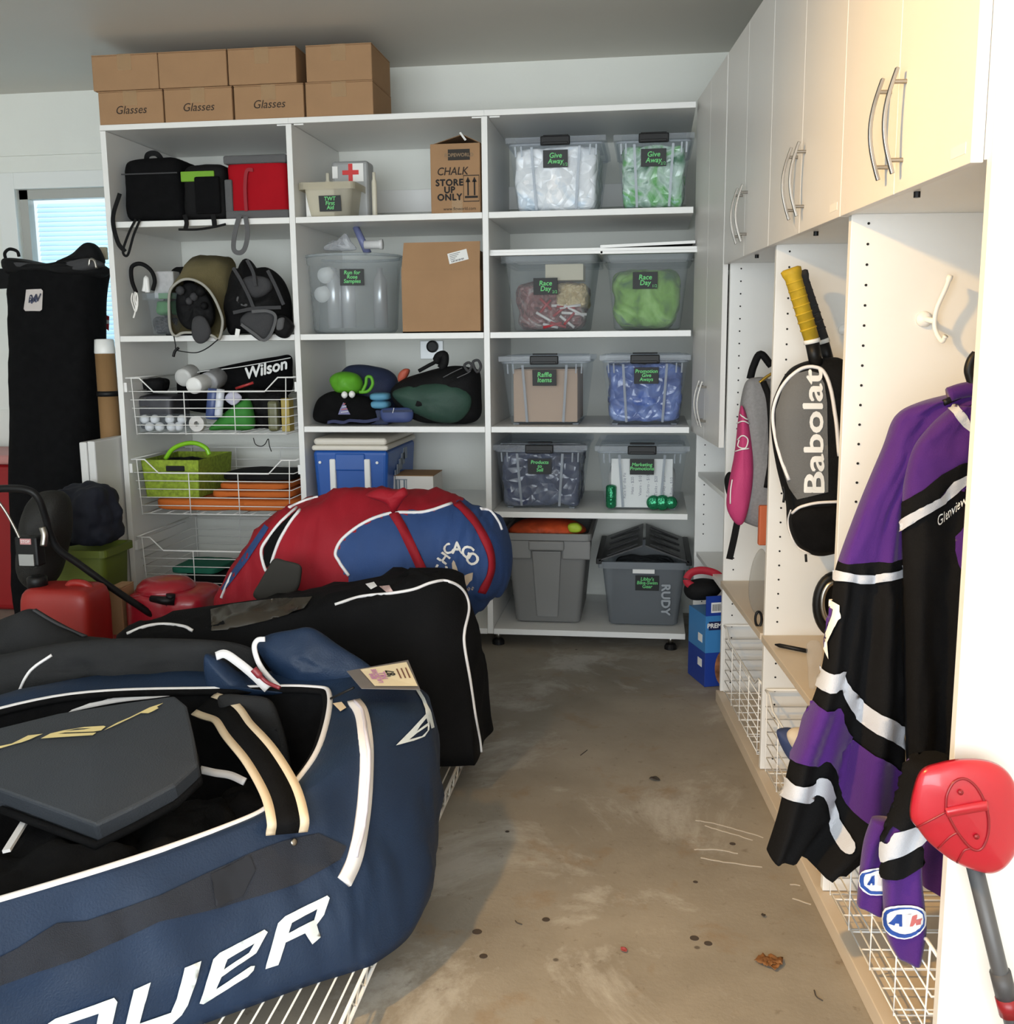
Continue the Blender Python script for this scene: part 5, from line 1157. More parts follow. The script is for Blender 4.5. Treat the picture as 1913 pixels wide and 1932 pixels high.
decal(SB, [c2([(1560, 480), (1590, 485), (1625, 540), (1665, 640), (1687, 745), (1665, 755), (1640, 650), (1605, 555)])], 'logo_stripe', LETW, bg, 6, .004)
decal(SB, [[(628, 1330), (645, 1327), (654, 1338), (643, 1345)]], 'cream_tab', PEACH, bg, 6, .004)
p_, n_ = SB.hit(552, 1589, .003)
MB().lathe([(.007, 0), (.007, .003), (.004, .004)], 16, Matrix.Translation(p_) @ n_.to_track_quat('Z', 'Y').to_matrix().to_4x4()).build('rivet', M_CHROME, bg, True, world=True)
# webbing pocket: slightly darker patch on the band
patchm = MB()
decal(SB, [[(395, 1650), (470, 1612), (480, 1640), (455, 1690), (405, 1712)]], 'webbing_pocket', mat('webbing_darker', (.012, .014, .020), .9), bg, 9, .007)
# carry strap over the opening
def P3(px, py, Y): return atY(px, py, Y)
sp = bezier([P3(541, 1572, 1.735), P3(543, 1545, 1.73), P3(528, 1490, 1.80), P3(490, 1425, 1.93), P3(450, 1378, 2.06), P3(425, 1345, 2.16), P3(385, 1328, 2.24)], 6)
sn = [(.45, -.75, .55)]*len(sp)
for nm, w_, of, m_, zz_ in (('carry_strap', .050, 0, M_BLACKF, 0), ('strap_edge', .017, -.030, PEACH, .001), ('strap_edge', .017, .030, PEACH, .001)):
    q = []
    for i_, p in enumerate(sp):
        tg = (sp[min(i_+1, len(sp)-1)]-sp[max(0, i_-1)]).normalized(); sd = tg.cross(Vector(sn[i_])).normalized(); q.append(p+sd*of+Vector(sn[i_]).normalized()*zz_)
    MB().strap(q, sn, w_, .004).build(nm, m_, bg, True, world=True)
# charcoal lid panel with cream lettering lying over the opening
def onplane(px, py, P0, n):
    d = ray(px, py); n = Vector(n); return EYE+d*((Vector(P0)-EYE).dot(n)/d.dot(n))
PL0, PLN = (-1.1, 1.72, .425), (0, -.26, 1)
lid = [onplane(a, b, PL0, PLN) for a, b in ((-120, 1405), (0, 1372), (110, 1345), (230, 1326), (330, 1312), (352, 1330), (366, 1390), (374, 1440), (330, 1480), (255, 1520), (180, 1556), (110, 1530), (0, 1490), (-120, 1450))]
lm = MB(); nlid = len(lid); up_ = Vector((0, -.1, .045)); vs = lid+[p-Vector(PLN)*.05 for p in lid]
lc = sum(lid, Vector())/nlid
lm.add(vs+[lc+Vector((0, 0, .012))], [(i, (i+1) % nlid, 2*nlid) for i in range(nlid)]+[(i, nlid+i, nlid+(i+1) % nlid, (i+1) % nlid) for i in range(nlid)]+[tuple(reversed(range(nlid, 2*nlid)))])
SLID = Surf(lm); lidp = lm.build('lid_panel', mat('slate_nylon', (.030, .035, .043), .6, var=.08, scale=5, bump=.3, bscale=300), bg, False, world=True, bevel=.006)
CRM = mat('cream_print', (.72, .58, .26), .55)
c3 = lambda pp: c1(pp, 0, 1280, .2278)
for l in ([[(-60, 600), (0, 570), (100, 550), (180, 510), (235, 482), (358, 468), (300, 492), (250, 515), (180, 540), (130, 552), (0, 590), (-60, 625)]],
          [[(340, 508), (420, 465), (530, 440), (700, 412), (860, 402), (878, 408), (840, 440), (780, 450), (540, 458), (480, 470), (800, 458), (770, 480), (600, 490), (450, 500)], [(540, 445), (640, 425), (760, 422), (700, 432)]],
          [[(865, 438), (920, 405), (975, 375), (1080, 330), (1170, 285), (1240, 250), (1355, 212), (1300, 245), (1315, 255), (1270, 280), (1230, 298), (1170, 296), (1080, 340), (985, 385), (920, 415)]]):
    decal(SLID, [c3(x) for x in l], 'lid_letter', CRM, lidp, 6, .003)
MB().tube([p+Vector((0, -.002, -.04)) for p in lid[6:13]], .008, 8).build('panel_piping', M_BLACKF, lidp, True, world=True)
# white zip tape along the back of the opening and folded charcoal top flap behind it
MB().strap(bezier([P3(-60, 1390, 2.14), P3(0, 1368, 2.16), P3(100, 1345, 2.2), P3(210, 1322, 2.24), P3(290, 1312, 2.25), P3(340, 1305, 2.26)], 6), (0, -.9, .45), .014, .004).build('zip_tape', WHT, bg, True, world=True)
fl_ = MB(); puff(fl_, [P3(a, b, 2.40) for a, b in ((-110, 1390), (-110, 1270), (40, 1228), (160, 1208), (300, 1204), (440, 1212), (490, 1240), (455, 1290), (430, 1316), (330, 1312), (220, 1325), (100, 1348), (0, 1366))], P3(190, 1270, 2.40), .055, .05, Vector((0, .9, -.3)), 10, 2.2, .03, 7, 12)
SFL = Surf(fl_); fl_.build('top_flap', CHAR, bg, True, world=True)
pipe(SFL, [(25, 1348), (36, 1305), (58, 1265), (98, 1236)], .004, 'flap_piping', WHT, bg)
nf = MB(); puff(nf, [P3(a, b, 2.38) for a, b in ((484, 1218), (505, 1198), (552, 1188), (590, 1185), (640, 1218), (690, 1250), (712, 1275), (690, 1300), (640, 1308), (560, 1310), (520, 1275))], P3(590, 1255, 2.38), .05, .06, Vector((0, .9, -.3)), 10, 2.0, .02, 8, 14)
SNF = Surf(nf); nf.build('end_flap', NAVY, bg, True, world=True)
MB().strap(bezier([P3(500, 1206, 2.33), P3(486, 1208, 2.33), P3(480, 1222, 2.32), P3(488, 1250, 2.31), P3(505, 1275, 2.30), P3(530, 1300, 2.30)], 6), (0, -1, .3), .012, .005).build('flap_zip', WHT, bg, True, world=True)
MB().strap(bezier([P3(408, 1238, 2.30), P3(425, 1234, 2.30), P3(450, 1250, 2.29), P3(480, 1275, 2.28), P3(505, 1300, 2.27)], 6), (0, -1, .4), .020, .005).build('flap_zip', WHT, bg, True, world=True)
MB().tube(bezier([P3(478, 1262, 2.26), P3(490, 1275, 2.26), P3(505, 1288, 2.26), P3(528, 1298, 2.25)], 5), [.009]*6+[.005]*10, 8).build('zip_pull', mat('zip_pull_red', (.25, .03, .04), .4), bg, True, world=True)
blk = MB(); puff(blk, [P3(a, b, 2.30) for a, b in ((385, 1240), (408, 1243), (470, 1290), (540, 1305), (470, 1315), (400, 1312))], P3(440, 1285, 2.30), .03, .04, Vector((0, 1, 0)), 6); blk.build('flap_gusset', NAVY, bg, True, world=True)
# grey inner panel with small label
ip = MB(); puff(ip, [P3(a, b, 2.20) for a, b in ((410, 1318), (470, 1312), (510, 1322), (530, 1365), (545, 1420), (545, 1460), (500, 1440), (460, 1400))], P3(495, 1380, 2.20), .02, .02, Vector((0, 1, 0)), 6, 2.4, .006, 10, 3)
SIP = Surf(ip); ipo = ip.build('inner_panel', CHAR, bg, True, world=True)
decal(SIP, [[(502, 1375), (521, 1373), (530, 1408), (511, 1413)]], 'label', M_BLACKP, ipo, 8, .002)
MB().strap(bezier([P3(378, 1452, 2.0), P3(405, 1458, 2.0), P3(435, 1463, 2.0), P3(462, 1475, 1.98)], 5), (0, -.8, .6), .016, .004).build('inner_zip', WHT, bg, True, world=True)
# clothes and kit inside
kit = []
for i_, (a, b, z_, w_, d_, h_, m_, lab) in enumerate(((60, 1620, .29, .36, .40, .07, M_BLACKF, 'crumpled black clothing at the front left of the open hockey bag'), (300, 1560, .27, .34, .34, .06, M_BLK, 'black kit in the middle of the open hockey bag'), (480, 1500, .25, .16, .26, .07, M_BLACKF, 'black glove at the right of the open hockey bag'))):
    q = atZ(a, b, z_+h_); k_ = MB(); softbox(k_, w_, d_, h_+.14, 3, 22, .035, 9, 80+i_); o = k_.build('kit_clothing', m_, None, True); o.location = (q.x, q.y, z_-.14); o.rotation_euler = (0, 0, .6*i_); tag(o, lab, 'clothing', 'black kit inside the open hockey bag')
q = atZ(558, 1478, .33); k_ = MB(); softbox(k_, .09, .10, .06, 3, 14, .02, 20, 85); o = k_.build('maroon_sock', mat('maroon_knit', (.12, .008, .02), .9), None, True); o.location = (q.x-.01, q.y, .27); tag(o, 'maroon sock at the right of the open hockey bag', 'sock')
tag(MB().strap([atZ(12, 1606, .37), atZ(48, 1548, .37)], (0, -.5, 1), .014, .006).build('white_lace', WHT, None), 'short white lace lying on the black kit', 'lace')
# identity tag
tg = thing('luggage_tag', 'laminated cream name tag numbered 87 on the navy hockey bag', 'tag', tuple(P3(730, 1290, 2.30)))
cr = [P3(654, 1267, 2.255), P3(770, 1246, 2.36), P3(793, 1302, 2.22), P3(682, 1300, 2.17)]
def bil(u, v): return cr[0].lerp(cr[1], u).lerp(cr[3].lerp(cr[2], u), v)
nt_ = (cr[1]-cr[0]).cross(cr[3]-cr[0]).normalized(); nt_ = -nt_ if nt_.z < 0 else nt_
MB().hexa([bil(0, 1), bil(1, 1), bil(1, 0), bil(0, 0)]+[bil(0, 1)+nt_*.0015, bil(1, 1)+nt_*.0015, bil(1, 0)+nt_*.0015, bil(0, 0)+nt_*.0015]).build('sleeve', mat('grey_laminate', (.16, .15, .15), .3), tg, world=True, bevel=.0005)
cardq = [(.19, .10), (.95, .10), (.97, .93), (.24, .93)]
MB().add([bil(*a)+nt_*.0045 for a in cardq], [(0, 1, 2, 3)]).build('card', mat('cream_card2', (.80, .72, .52), .35), tg, world=True)
Mx = frame(bil(.62, .45)+nt_*.0052, (bil(.62, 0)-bil(.62, 1)), -(bil(1, .5)-bil(0, .5)))
text(MB(), "'87", .028, Mx, bold=.0007).build('lettering', M_BLACKP, tg, world=True)
pk = MB()
for i_, (u, s_, tx_) in enumerate(((.30, .013, 'BEAR'), (.38, .016, 'LACROSSE'), (.48, .022, 'NLL'))): text(pk, tx_, s_, frame(bil(u, .5)+nt_*.0052, (bil(u, 0)-bil(u, 1)), -(bil(1, .5)-bil(0, .5))), bold=.0006)
pk.build('pink_print', mat('pink_print', (.55, .25, .50), .6), tg, world=True)
for u in (.745, .82, .895):
    MB().add([bil(u-.012, .30)+nt_*.0056, bil(u+.012, .30)+nt_*.0056, bil(u+.012, .66)+nt_*.0056, bil(u-.012, .66)+nt_*.0056], [(0, 1, 2, 3)]).build('print_line', mat('brown_print', (.16, .07, .05), .7), tg, world=True)
MB().tube(bezier([P3(624, 1318, 2.22), P3(645, 1308, 2.2), P3(668, 1297, 2.2)], 5), .003, 6).build('cord', M_BLACKP, tg, True, world=True)

# ---- black hockey bag
BK = mat('black_hockey_nylon', (.0045, .0045, .005), .8, var=.35, scale=5, bump=.3, bscale=220, spec=.12)
bb = thing('hockey_bag', 'tall black hockey bag with white piping behind the navy one', 'hockey bag', (-.95, 2.9, ZR))
Bb = [(-1.5, 2.63), (-1.2, 2.645), (-.9, 2.67), (-.62, 2.70), (-.497, 2.722), (-.474, 2.745), (-.478, 2.90), (-.50, 3.05), (-.9, 3.12), (-1.2, 3.1), (-1.5, 3.05), (-1.6, 2.84)]
Tb = [(-1.46, 2.67, .46), (-1.2, 2.69, .50), (-.92, 2.71, .545), (-.70, 2.74, .585), (-.585, 2.785, .605), (-.535, 2.87, .61), (-.55, 2.97, .60), (-.64, 3.02, .60), (-.9, 3.0, .55), (-1.2, 2.96, .49), (-1.46, 2.92, .44), (-1.54, 2.8, .44)]
LB = smooth_loop([(x, y, ZR) for x, y in Bb], 10); LT = smooth_loop(Tb, 10); cb_ = Vector((-1.0, 2.87, .3)); rings = []
for j in range(17):
    t = j/16; rg = []
    for a, b in zip(LB, LT):
        p = a.lerp(b, t**.9); o_ = Vector((p.x-cb_.x, (p.y-cb_.y)*2, 0)).normalized(); rg.append(p+o_*(.022*math.sin(math.pi*t)+.020*fbm(p, 4.5, 21)*math.sin(math.pi*t)))
    rings.append(rg)
lc_ = [Vector((max(-1.4, min(-.68, p.x)), 2.86+(p.y-2.86)*.15, p.z+.012)) for p in LT]
for t in (.15, .35, .6, .85, 1):
    rings.append([a.lerp(b, t)+Vector((0, 0, .016*math.sin(math.pi*t*.6)+.028*fbm(a.lerp(b, t), 9, 25)*math.sin(math.pi*min(1, t+.1)))) for a, b in zip(LT, lc_)])
mb = MB(); mb.loft(rings, True, False); mb.f.append(tuple(reversed(range(len(LB))))); mb.f.append(tuple(len(mb.v)-len(LB)+k for k in range(len(LB))))
SBB = Surf(mb); mb.build('bag_shell', BK, bb, True, world=True)
pipe(SBB, [(632, 1141), (680, 1126), (735, 1120), (780, 1112), (812, 1100), (838, 1096), (862, 1104), (878, 1122), (884, 1150), (876, 1190), (876, 1220), (886, 1280), (896, 1350), (905, 1400), (908, 1436)], .0045, 'piping', WHT, bb, 8)
pipe(SBB, [(240, 1196), (275, 1182), (310, 1178), (345, 1182), (364, 1190)], .005, 'piping', WHT, bb, 6)
tp_ = decal(SBB, [[(398, 1152), (440, 1142), (520, 1132), (590, 1128), (575, 1150), (500, 1172), (430, 1188), (400, 1190)]], 'tape_patch', mat('brown_gloss_vinyl', (.035, .028, .020), .18), bb, 10, .005)
decal(SBB, [[(690, 1104), (706, 1100), (712, 1108), (700, 1114)], ], 'white_mark', WHT, bb, 5, .004)
decal(SBB, [[(716, 1108), (735, 1106), (742, 1117), (730, 1119)], ], 'pink_mark', mat('pink_mark', (.55, .38, .36), .6), bb, 5, .004)
# strap end of the black bag thrown over the red one
sf = MB(); puff(sf, [P3(a, b, 3.02) for a, b in ((478, 1125), (490, 1098), (505, 1072), (518, 1054), (540, 1058), (566, 1066), (568, 1085), (562, 1110), (545, 1130), (510, 1140))], P3(525, 1095, 3.02), .008, .02, Vector((0, .95, -.3)), 6, 4); sf.build('side_flap', mat('dark_brown_nylon', (.016, .014, .010), .8), bb, True, world=True)

# ---- red and blue duffel
RD = mat('red_canvas', (.27, .005, .014), .7, var=.12, scale=7, bump=.25, bscale=240, spec=.3)
BL = mat('royal_canvas', (.022, .055, .165), .7, var=.15, scale=7, bump=.25, bscale=240, spec=.3)
rb = thing('duffel_bag', 'red and blue CHICAGO duffel lying behind the black hockey bag', 'duffel bag', (-.95, 3.32, ZR))
st_ = [(412, 1118, 1150, .04), (432, 1085, 1190, .09), (470, 1030, 1230, .14), (520, 975, 1270, .18), (580, 943, 1300, .21), (650, 928, 1310, .225), (720, 922, 1310, .225), (790, 932, 1300, .22), (850, 942, 1235, .21), (895, 955, 1155, .20), (925, 965, 1135, .18), (948, 990, 1122, .14), (960, 1020, 1095, .08), (965, 1045, 1070, .03)]
YD = 3.36; AX = [atY(a, (b+c_)/2, YD) for a, b, c_, r_ in st_]; RZ = [(atY(a, b, YD).z-atY(a, c_, YD).z)/2 for a, b, c_, r_ in st_]; RY = [r_ for *_, r_ in st_]
axc = bezier(AX, 8); m_ = len(axc); rzc = [v.x for v in bezier([(r_, 0, 0) for r_ in RZ], 8)]; ryc = [v.x for v in bezier([(r_, 0, 0) for r_ in RY], 8)]
rings = []; nth = 72
for i_ in range(m_):
    rg = []
    for k in range(nth):
        an = 2*math.pi*k/nth; ca_, sa_ = math.cos(an), math.sin(an); e_ = 2/2.3
        y_ = -math.copysign(abs(ca_)**e_, ca_)*ryc[i_]; z_ = math.copysign(abs(sa_)**e_, sa_)*rzc[i_]
        p = axc[i_]+Vector((0, y_, z_)); rad = Vector((0, y_, z_)).normalized()
        wr = .022*fbm(Vector((p.x*1.6, p.y, p.z*.8)), 6, 31)+.010*fbm(Vector((p.x*2.5, p.y*.6, p.z*.6)), 12, 33)
        p = p+rad*wr*min(1, rzc[i_]*8); p.z = max(p.z, ZR+.004); rg.append(p)
    rings.append(rg)
mb = MB(); mb.loft(rings, True, True)
blue_poly = [(655, 1082), (633, 1042), (648, 1015), (690, 985), (740, 968), (800, 966), (852, 950), (872, 944), (1000, 930), (1000, 1400), (655, 1400)]
blue2 = [(400, 1100), (445, 1060), (500, 990), (505, 998), (462, 1065), (430, 1105)]
def to_px(p):
    d = p-EYE; z_ = d.dot(FW); return W_PX/2+F_PX*d.dot(RT)/z_, H_PX/2-F_PX*d.dot(UP)/z_
for fi, f in enumerate(mb.f):
    c_ = sum((mb.v[i] for i in f), Vector())/len(f); c_ = Vector((c_.x, YD-abs(c_.y-YD), c_.z)); a, b = to_px(c_)
    if inside([blue_poly], a, b): mb.mi[fi] = 1
SD = Surf(mb); mb.build('bag_shell', [RD, BL], rb, True, world=True)
for pp in ([(658, 1086), (640, 1060), (633, 1042), (648, 1015), (690, 985), (740, 968), (800, 966), (852, 950)], [(560, 958), (530, 985), (510, 1010), (494, 1035), (496, 1060), (502, 1078)], [(566, 962), (548, 985), (530, 1015), (518, 1045), (512, 1065)], [(418, 1128), (428, 1105), (438, 1082)], [(545, 958), (575, 945), (600, 938)], [(906, 960), (925, 965), (940, 985), (946, 1000)]):
    pipe(SD, pp, .0055, 'piping', WHT, rb, 6)
decal(SD, [[(563, 962), (545, 985), (528, 1015), (514, 1062), (503, 1072), (497, 1055), (498, 1035), (512, 1010), (533, 986)]], 'zip_gap', M_BLACKF, rb, 8, .003)
decal(SD, [[(418, 1112), (432, 1088), (455, 1055), (500, 990), (508, 996), (470, 1055), (440, 1095), (424, 1115)]], 'blue_gusset', BL, rb, 8, .003)
band(SD, [(742, 968), (755, 990), (772, 1022), (790, 1060), (804, 1096)], .030, .006, 'carry_strap', RD, rb)
band(SD, [(862, 950), (885, 972), (905, 1000), (922, 1035), (927, 1065), (922, 1090), (908, 1118)], .028, .006, 'carry_strap', RD, rb)
kn = MB(); puff(kn, [P3(a, b, 3.12) for a, b in ((690, 935), (715, 922), (745, 925), (762, 920), (770, 932), (760, 945), (742, 968), (728, 950))], P3(738, 938, 3.12), .03, .04, Vector((0, 1, 0)), 6, 2, .012, 15, 5); kn.build('strap_knot', RD, rb, True, world=True)
for ch, a, b, rot, sz in (('C', 833, 1077, 78, .030), ('H', 838, 1054, 55, .026), ('C', 845, 1037, 32, .026), ('A', 863, 1035, 0, .030), ('G', 881, 1042, -28, .030), ('O', 890, 1055, -40, .030)):
    vs_, fs_ = text_geo(ch); s_ = sz*1050; ca_, sa_ = math.cos(R(rot)), math.sin(R(rot)); V_ = []
    for v in vs_:
        x_, y_ = v.x*s_, v.y*s_; p_, n_ = SD.hit(a+x_*ca_-y_*sa_, b-(x_*sa_+y_*ca_), .003); V_.append(p_)
    if all(v is not None for v in V_):
        lm_ = MB()
        for ox, oz in ((0, 0), (.0014, 0), (-.0014, 0), (0, .0014), (0, -.0014)): lm_.add([v+Vector((ox, -.0002, oz)) for v in V_], fs_)
        lm_.build('letter', mat('cream_letter', (.72, .68, .62), .6), rb, world=True)
c4 = lambda pp: c1(pp, 780, 980, .10455)
TANP = mat('tan_print', (.50, .40, .30), .6)
decal(SD, [c4([(690, 790), (720, 735), (750, 770), (790, 860), (820, 980), (840, 1060), (840, 1110), (790, 1130), (745, 1050), (700, 930)])], 'trefoil_leaf', TANP, rb, 4, .003)
decal(SD, [c4([(915, 1010), (990, 975), (1085, 955), (1075, 1030), (1060, 1090), (1000, 1130), (955, 1200), (925, 1120)])], 'trefoil_leaf', TANP, rb, 4, .003)
for ch, a, b in (('a', 872, 1099), ('s', 877, 1105), ('a', 884, 1110), ('s', 892, 1109)):
    vs_, fs_ = text_geo(ch); V_ = []
    for v in vs_:
        x_, y_ = v.x*15, v.y*15; p_, n_ = SD.hit(a+x_*.7+y_*.5, b+x_*.7-y_*.7, .003); V_.append(p_)
    if all(v is not None for v in V_): MB().add(V_, fs_).build('letter', TANP, rb, world=True)
# ================================================================ LEFT SIDE: TALL BAG, TABLE, MOWER
YG = 4.36
gbag = thing('golf_bag', 'tall black travel bag with a white square sticker before the window', 'bag', (-2.62, YG, 0))
def zfix(pts): return pts
lf = pxs([(36, 505), (28, 560), (30, 620), (32, 700), (32, 800), (30, 900), (34, 1000), (38, 1100)], YG); rt = pxs([(198, 505), (190, 560), (189, 620), (188, 700), (184, 800), (180, 900), (178, 1000), (176, 1100)], YG)
lf.append(Vector((lf[-1].x, YG, .004))); rt.append(Vector((rt[-1].x, YG, .004)))
mb = MB(); fr = slab(mb, lf, rt, .14, .14, INTO, 20, 60, 3.0, fold=lambda s, t: .012*fbm((s*2, t*6, 0), 2.2, 4))
SG = Surf(mb); mb.build('bag_body', M_BLACKF, gbag, True, world=True)
decal(SG, [[(50, 547), (79, 545), (82, 549), (80, 584), (76, 587), (49, 587), (46, 583)]], 'sticker', mat('sticker_pink', (.55, .50, .48), .6), gbag, 8, .004)
for a, ln in ((.25, .020), (-.5, .016), (.9, .018)):
    p_, n_ = SG.hit(64, 566, .006); MB().strap([p_+Vector((-ln*math.cos(a), 0, -ln*math.sin(a))), p_+Vector((ln*math.cos(a), 0, ln*math.sin(a)))], (0, -1, 0), .008, .001).build('sticker_mark', mat('sticker_ink', (.05, .06, .12), .7), gbag, world=True)
text(MB(), 'fW', .045, frame(SG.hit(65, 564, .007)[0], (1, 0, .12), (0, 0, 1)), shear=.3, bold=.001).build('sticker_lettering', mat('sticker_ink2', (.03, .035, .07), .7), gbag, world=True)
for pp, c_, y_, tf, m_, nm in (([(12, 490), (40, 488), (100, 498), (160, 492), (198, 502), (203, 518), (170, 528), (100, 522), (30, 520), (14, 508)], (105, 507), YG-.02, .13, M_BLK, 'folded_top'),
                        ([(108, 497), (135, 482), (160, 462), (172, 458), (184, 470), (192, 497), (160, 500)], (160, 485), YG, .05, M_BLK, 'top_peak'),
                        ([(14, 494), (60, 496), (120, 498), (165, 487), (195, 500), (150, 512), (80, 510), (25, 506)], (105, 503), YG-.11, .03, M_GREY, 'top_fold')):
    patch(pp, c_, y_, tf, m_, nm, gbag, 5, .02, .08, 8)
MB().tube(bezier(pxs([(12, 492), (9, 478), (18, 470), (32, 474), (36, 484)], YG-.05), 6), .007, 8).build('hang_loop', M_BLK, gbag, True, world=True)
MB().tube(bezier(pxs([(168, 502), (170, 490), (178, 492), (182, 506)], YG-.13), 6), .006, 8).build('steel_ring', M_CHROME, gbag, True, world=True)
MB().strap(bezier(pxs([(-40, 528), (0, 526), (34, 524)], YG-.06), 6), (0, -1, 0), .085, .02).build('side_handle', M_BLK, gbag, world=True)
tag(MB().box(-.02, .02, -.01, .01, 0, .055, Matrix.Translation(atY(195, 490, 4.5)+Vector((0, 0, 0)))).build('wood_block', mat('pale_wood', (.55, .48, .34), .7), None, bevel=.003), 'pale wood block by the window edge', 'block')
fg = thing('red_flag', 'small red sign with a white arrow hanging behind the tall black bag', 'sign', tuple(atY(195, 605, 4.52)))
MB().add(pxs([(184, 588), (206, 597), (205, 624), (196, 616), (182, 618)], 4.52), [(0, 1, 2, 3, 4)]).build('flag_cloth', mat('flag_red', (.5, .02, .03), .7), fg, world=True, solid=.004)
MB().add(pxs([(188, 607), (200, 597), (199, 603), (206, 604), (205, 611), (199, 611), (198, 619)], 4.514), [(0, 1, 2, 3, 4, 5, 6)]).build('arrow', M_PAPER, fg, world=True, solid=.001)
# cardboard tube with white cap
tu = thing('cardboard_tube', 'brown cardboard tube with a white cap between tall bag and shelving', 'tube', (-2.36, 4.28, 0))
q0 = atY(203, 665, 4.28); q1 = atY(196, 830, 4.28); x_ = (q0.x+q1.x)/2
MB().lathe([(.045, .0), (.045, .5), (.042, q0.z)], 28, Matrix.Translation((x_, 4.30, 0))).build('tube_wall', mat('brown_tube', (.25, .14, .055), .7), tu, True, world=True)
MB().lathe([(.043, q0.z-.005), (.044, q0.z), (.040, q0.z+.055), (.03, q0.z+.058)], 28, Matrix.Translation((x_, 4.30, 0))).build('tube_cap', M_WHITEP, tu, True, world=True)
MB().lathe([(.047, atY(196, 748, 4.28).z), (.047, atY(196, 738, 4.28).z)], 28, Matrix.Translation((x_, 4.30, 0))).build('strap', M_BLACKP, tu, True, world=True)
# folded white table standing on edge beside the shelving
wt = thing('folding_table', 'folded white table standing on edge against the shelving', 'folding table', (-2.30, 4.05, 0))
M_TBL = mat('white_table_top', (.66, .66, .65), .45)
zt_ = atY(166, 832, 4.0).z
for k in range(2):
    MB().box(-2.258-.036*(k+1)+.002, -2.258-.036*k-.001, 3.985, 4.30, 0.002, zt_-.004*k).build('table_half', M_TBL, wt, bevel=.006, segs=3, world=True)
for y_ in (972, 1052):
    z_ = atY(165, y_, 3.98).z; MB().box(-2.335, -2.285, 3.974, 3.984, z_-.02, z_+.015).build('strap', M_BLACKF, wt, bevel=.003, world=True)
# red bin at the far left
rbn = thing('red_bin', 'tall red plastic bin at the left edge behind the mower', 'bin', (-3.2, 4.7, 0))
MB().box(-3.5, -2.97, 4.55, 4.93, 0, .72).build('bin_body', mat('dark_red_plastic', (.28, .010, .012), .4), rbn, bevel=.03, segs=3, world=True)
MB().box(-3.52, -2.95, 4.53, 4.95, .72, .765).build('bin_lid', mat('lit_red_plastic', (.50, .22, .20), .5), rbn, bevel=.015, segs=3, world=True)  # pinkish lid colour paints in the light falling on the bin's top
# green tote, dark cloths
tote('storage_bin', 'olive green storage tote behind the mower', atY(121, 1040, 3.72).x, 3.72, .002, .34, .24, atY(121, 1040, 3.72).z, .02, mat('olive_plastic', (.10, .13, .012), .55))
blob('navy_jacket', 'dark navy jacket heaped on the olive green tote', 'clothing', atY(138, 1000, 3.74).x, 3.76, atY(121, 1040, 3.72).z+.003, .20, .2, .24, mat('near_black_navy', (.006, .008, .018), .85), amp=.03, seed=91, e=4)
# lawn mower
mw = thing('lawn_mower', 'red lawn mower with a black handle parked behind the bags', 'lawn mower', (-1.8, 3.66, 0))
RDM = mat('mower_red', (.34, .010, .022), .32, var=.06, scale=9, coat=.3); YM = 3.62
ce = atY(322, 1130, YM)
MB().loft([[(ce.x+r_*1.15*math.cos(2*math.pi*k/40), YM+.02+r_*1.1*math.sin(2*math.pi*k/40), z_) for k in range(40)] for r_, z_ in ((.25, .085), (.262, .10), (.262, .16), (.24, .20), (.20, .215))]).build('deck', RDM, mw, True, world=True)
eng = MB(); softbox(eng, .31, .27, .175, 5, 14, .004, 12, 95, Matrix.Translation((ce.x+.02, YM, .20))); eng.build('engine', RDM, mw, True, world=True)
zc_ = .365
dm = MB().lathe([(.105, zc_-.03), (.11, zc_), (.105, zc_+.02), (.085, zc_+.038), (.05, zc_+.045), (.002, zc_+.046)], 36, Matrix.Translation((ce.x-.01, YM-.01, 0))).build('starter_cover', RDM, mw, True, world=True)
for k in range(4):
    zz_ = zc_+.002+.008*k; rr_ = .112-.006*k; MB().tube([(ce.x-.01+rr_*math.cos(2*math.pi*j/36), YM-.01+rr_*math.sin(2*math.pi*j/36), zz_) for j in range(36)], .0025, 6, closed=True).build('cover_rib', RDM, dm, True, world=True)
kp = atY(312, 1132, YM-.13)
MB().tube([kp+Vector((-.055, 0, .004)), kp+Vector((.0, -.01, 0)), kp+Vector((.035, 0, -.004))], [.012, .016, .016], 10).build('pull_grip', M_BLACKP, mw, True, world=True)
MB().tube([kp+Vector((.0, 0, 0)), kp+Vector((.012, .01, -.06))], .006, 8).build('grip_post', M_BLACKP, mw, True, world=True)
MB().tube([kp+Vector((.02, 0, .004)), kp+Vector((.022, 0, .022))], .017, 12).build('choke_knob', M_BLACKP, mw, True, world=True)
MB().box(ce.x+.055, ce.x+.085, YM-.139, YM-.13, .235, .255).build('data_plate', mat('plate_grey', (.42, .42, .40), .4), mw, world=True)
for dx, dy in ((-.30, -.2), (-.30, .24), (.26, -.2), (.26, .24)):
    wh = MB().lathe([(.03, -.022), (.085, -.022), (.095, -.012), (.095, .012), (.085, .022), (.03, .022)], 28, Matrix.Translation((ce.x+dx, YM+dy, .097)) @ Matrix.Rotation(R(90), 4, 'Y')).build('wheel', M_BLACKP, mw, True, world=True)
hb = atY(290, 1162, YM-.12)
hp = bezier([hb, P3(215, 1112, 3.42), P3(150, 1065, 3.36), P3(112, 1038, 3.32), P3(96, 1010, 3.3), P3(85, 975, 3.28), P3(72, 940, 3.26), P3(50, 924, 3.25), P3(0, 922, 3.25), P3(-90, 928, 3.25)], 6)
MB().tube(hp, .013, 10).build('handle_bar', M_BLACKP, mw, True, world=True)
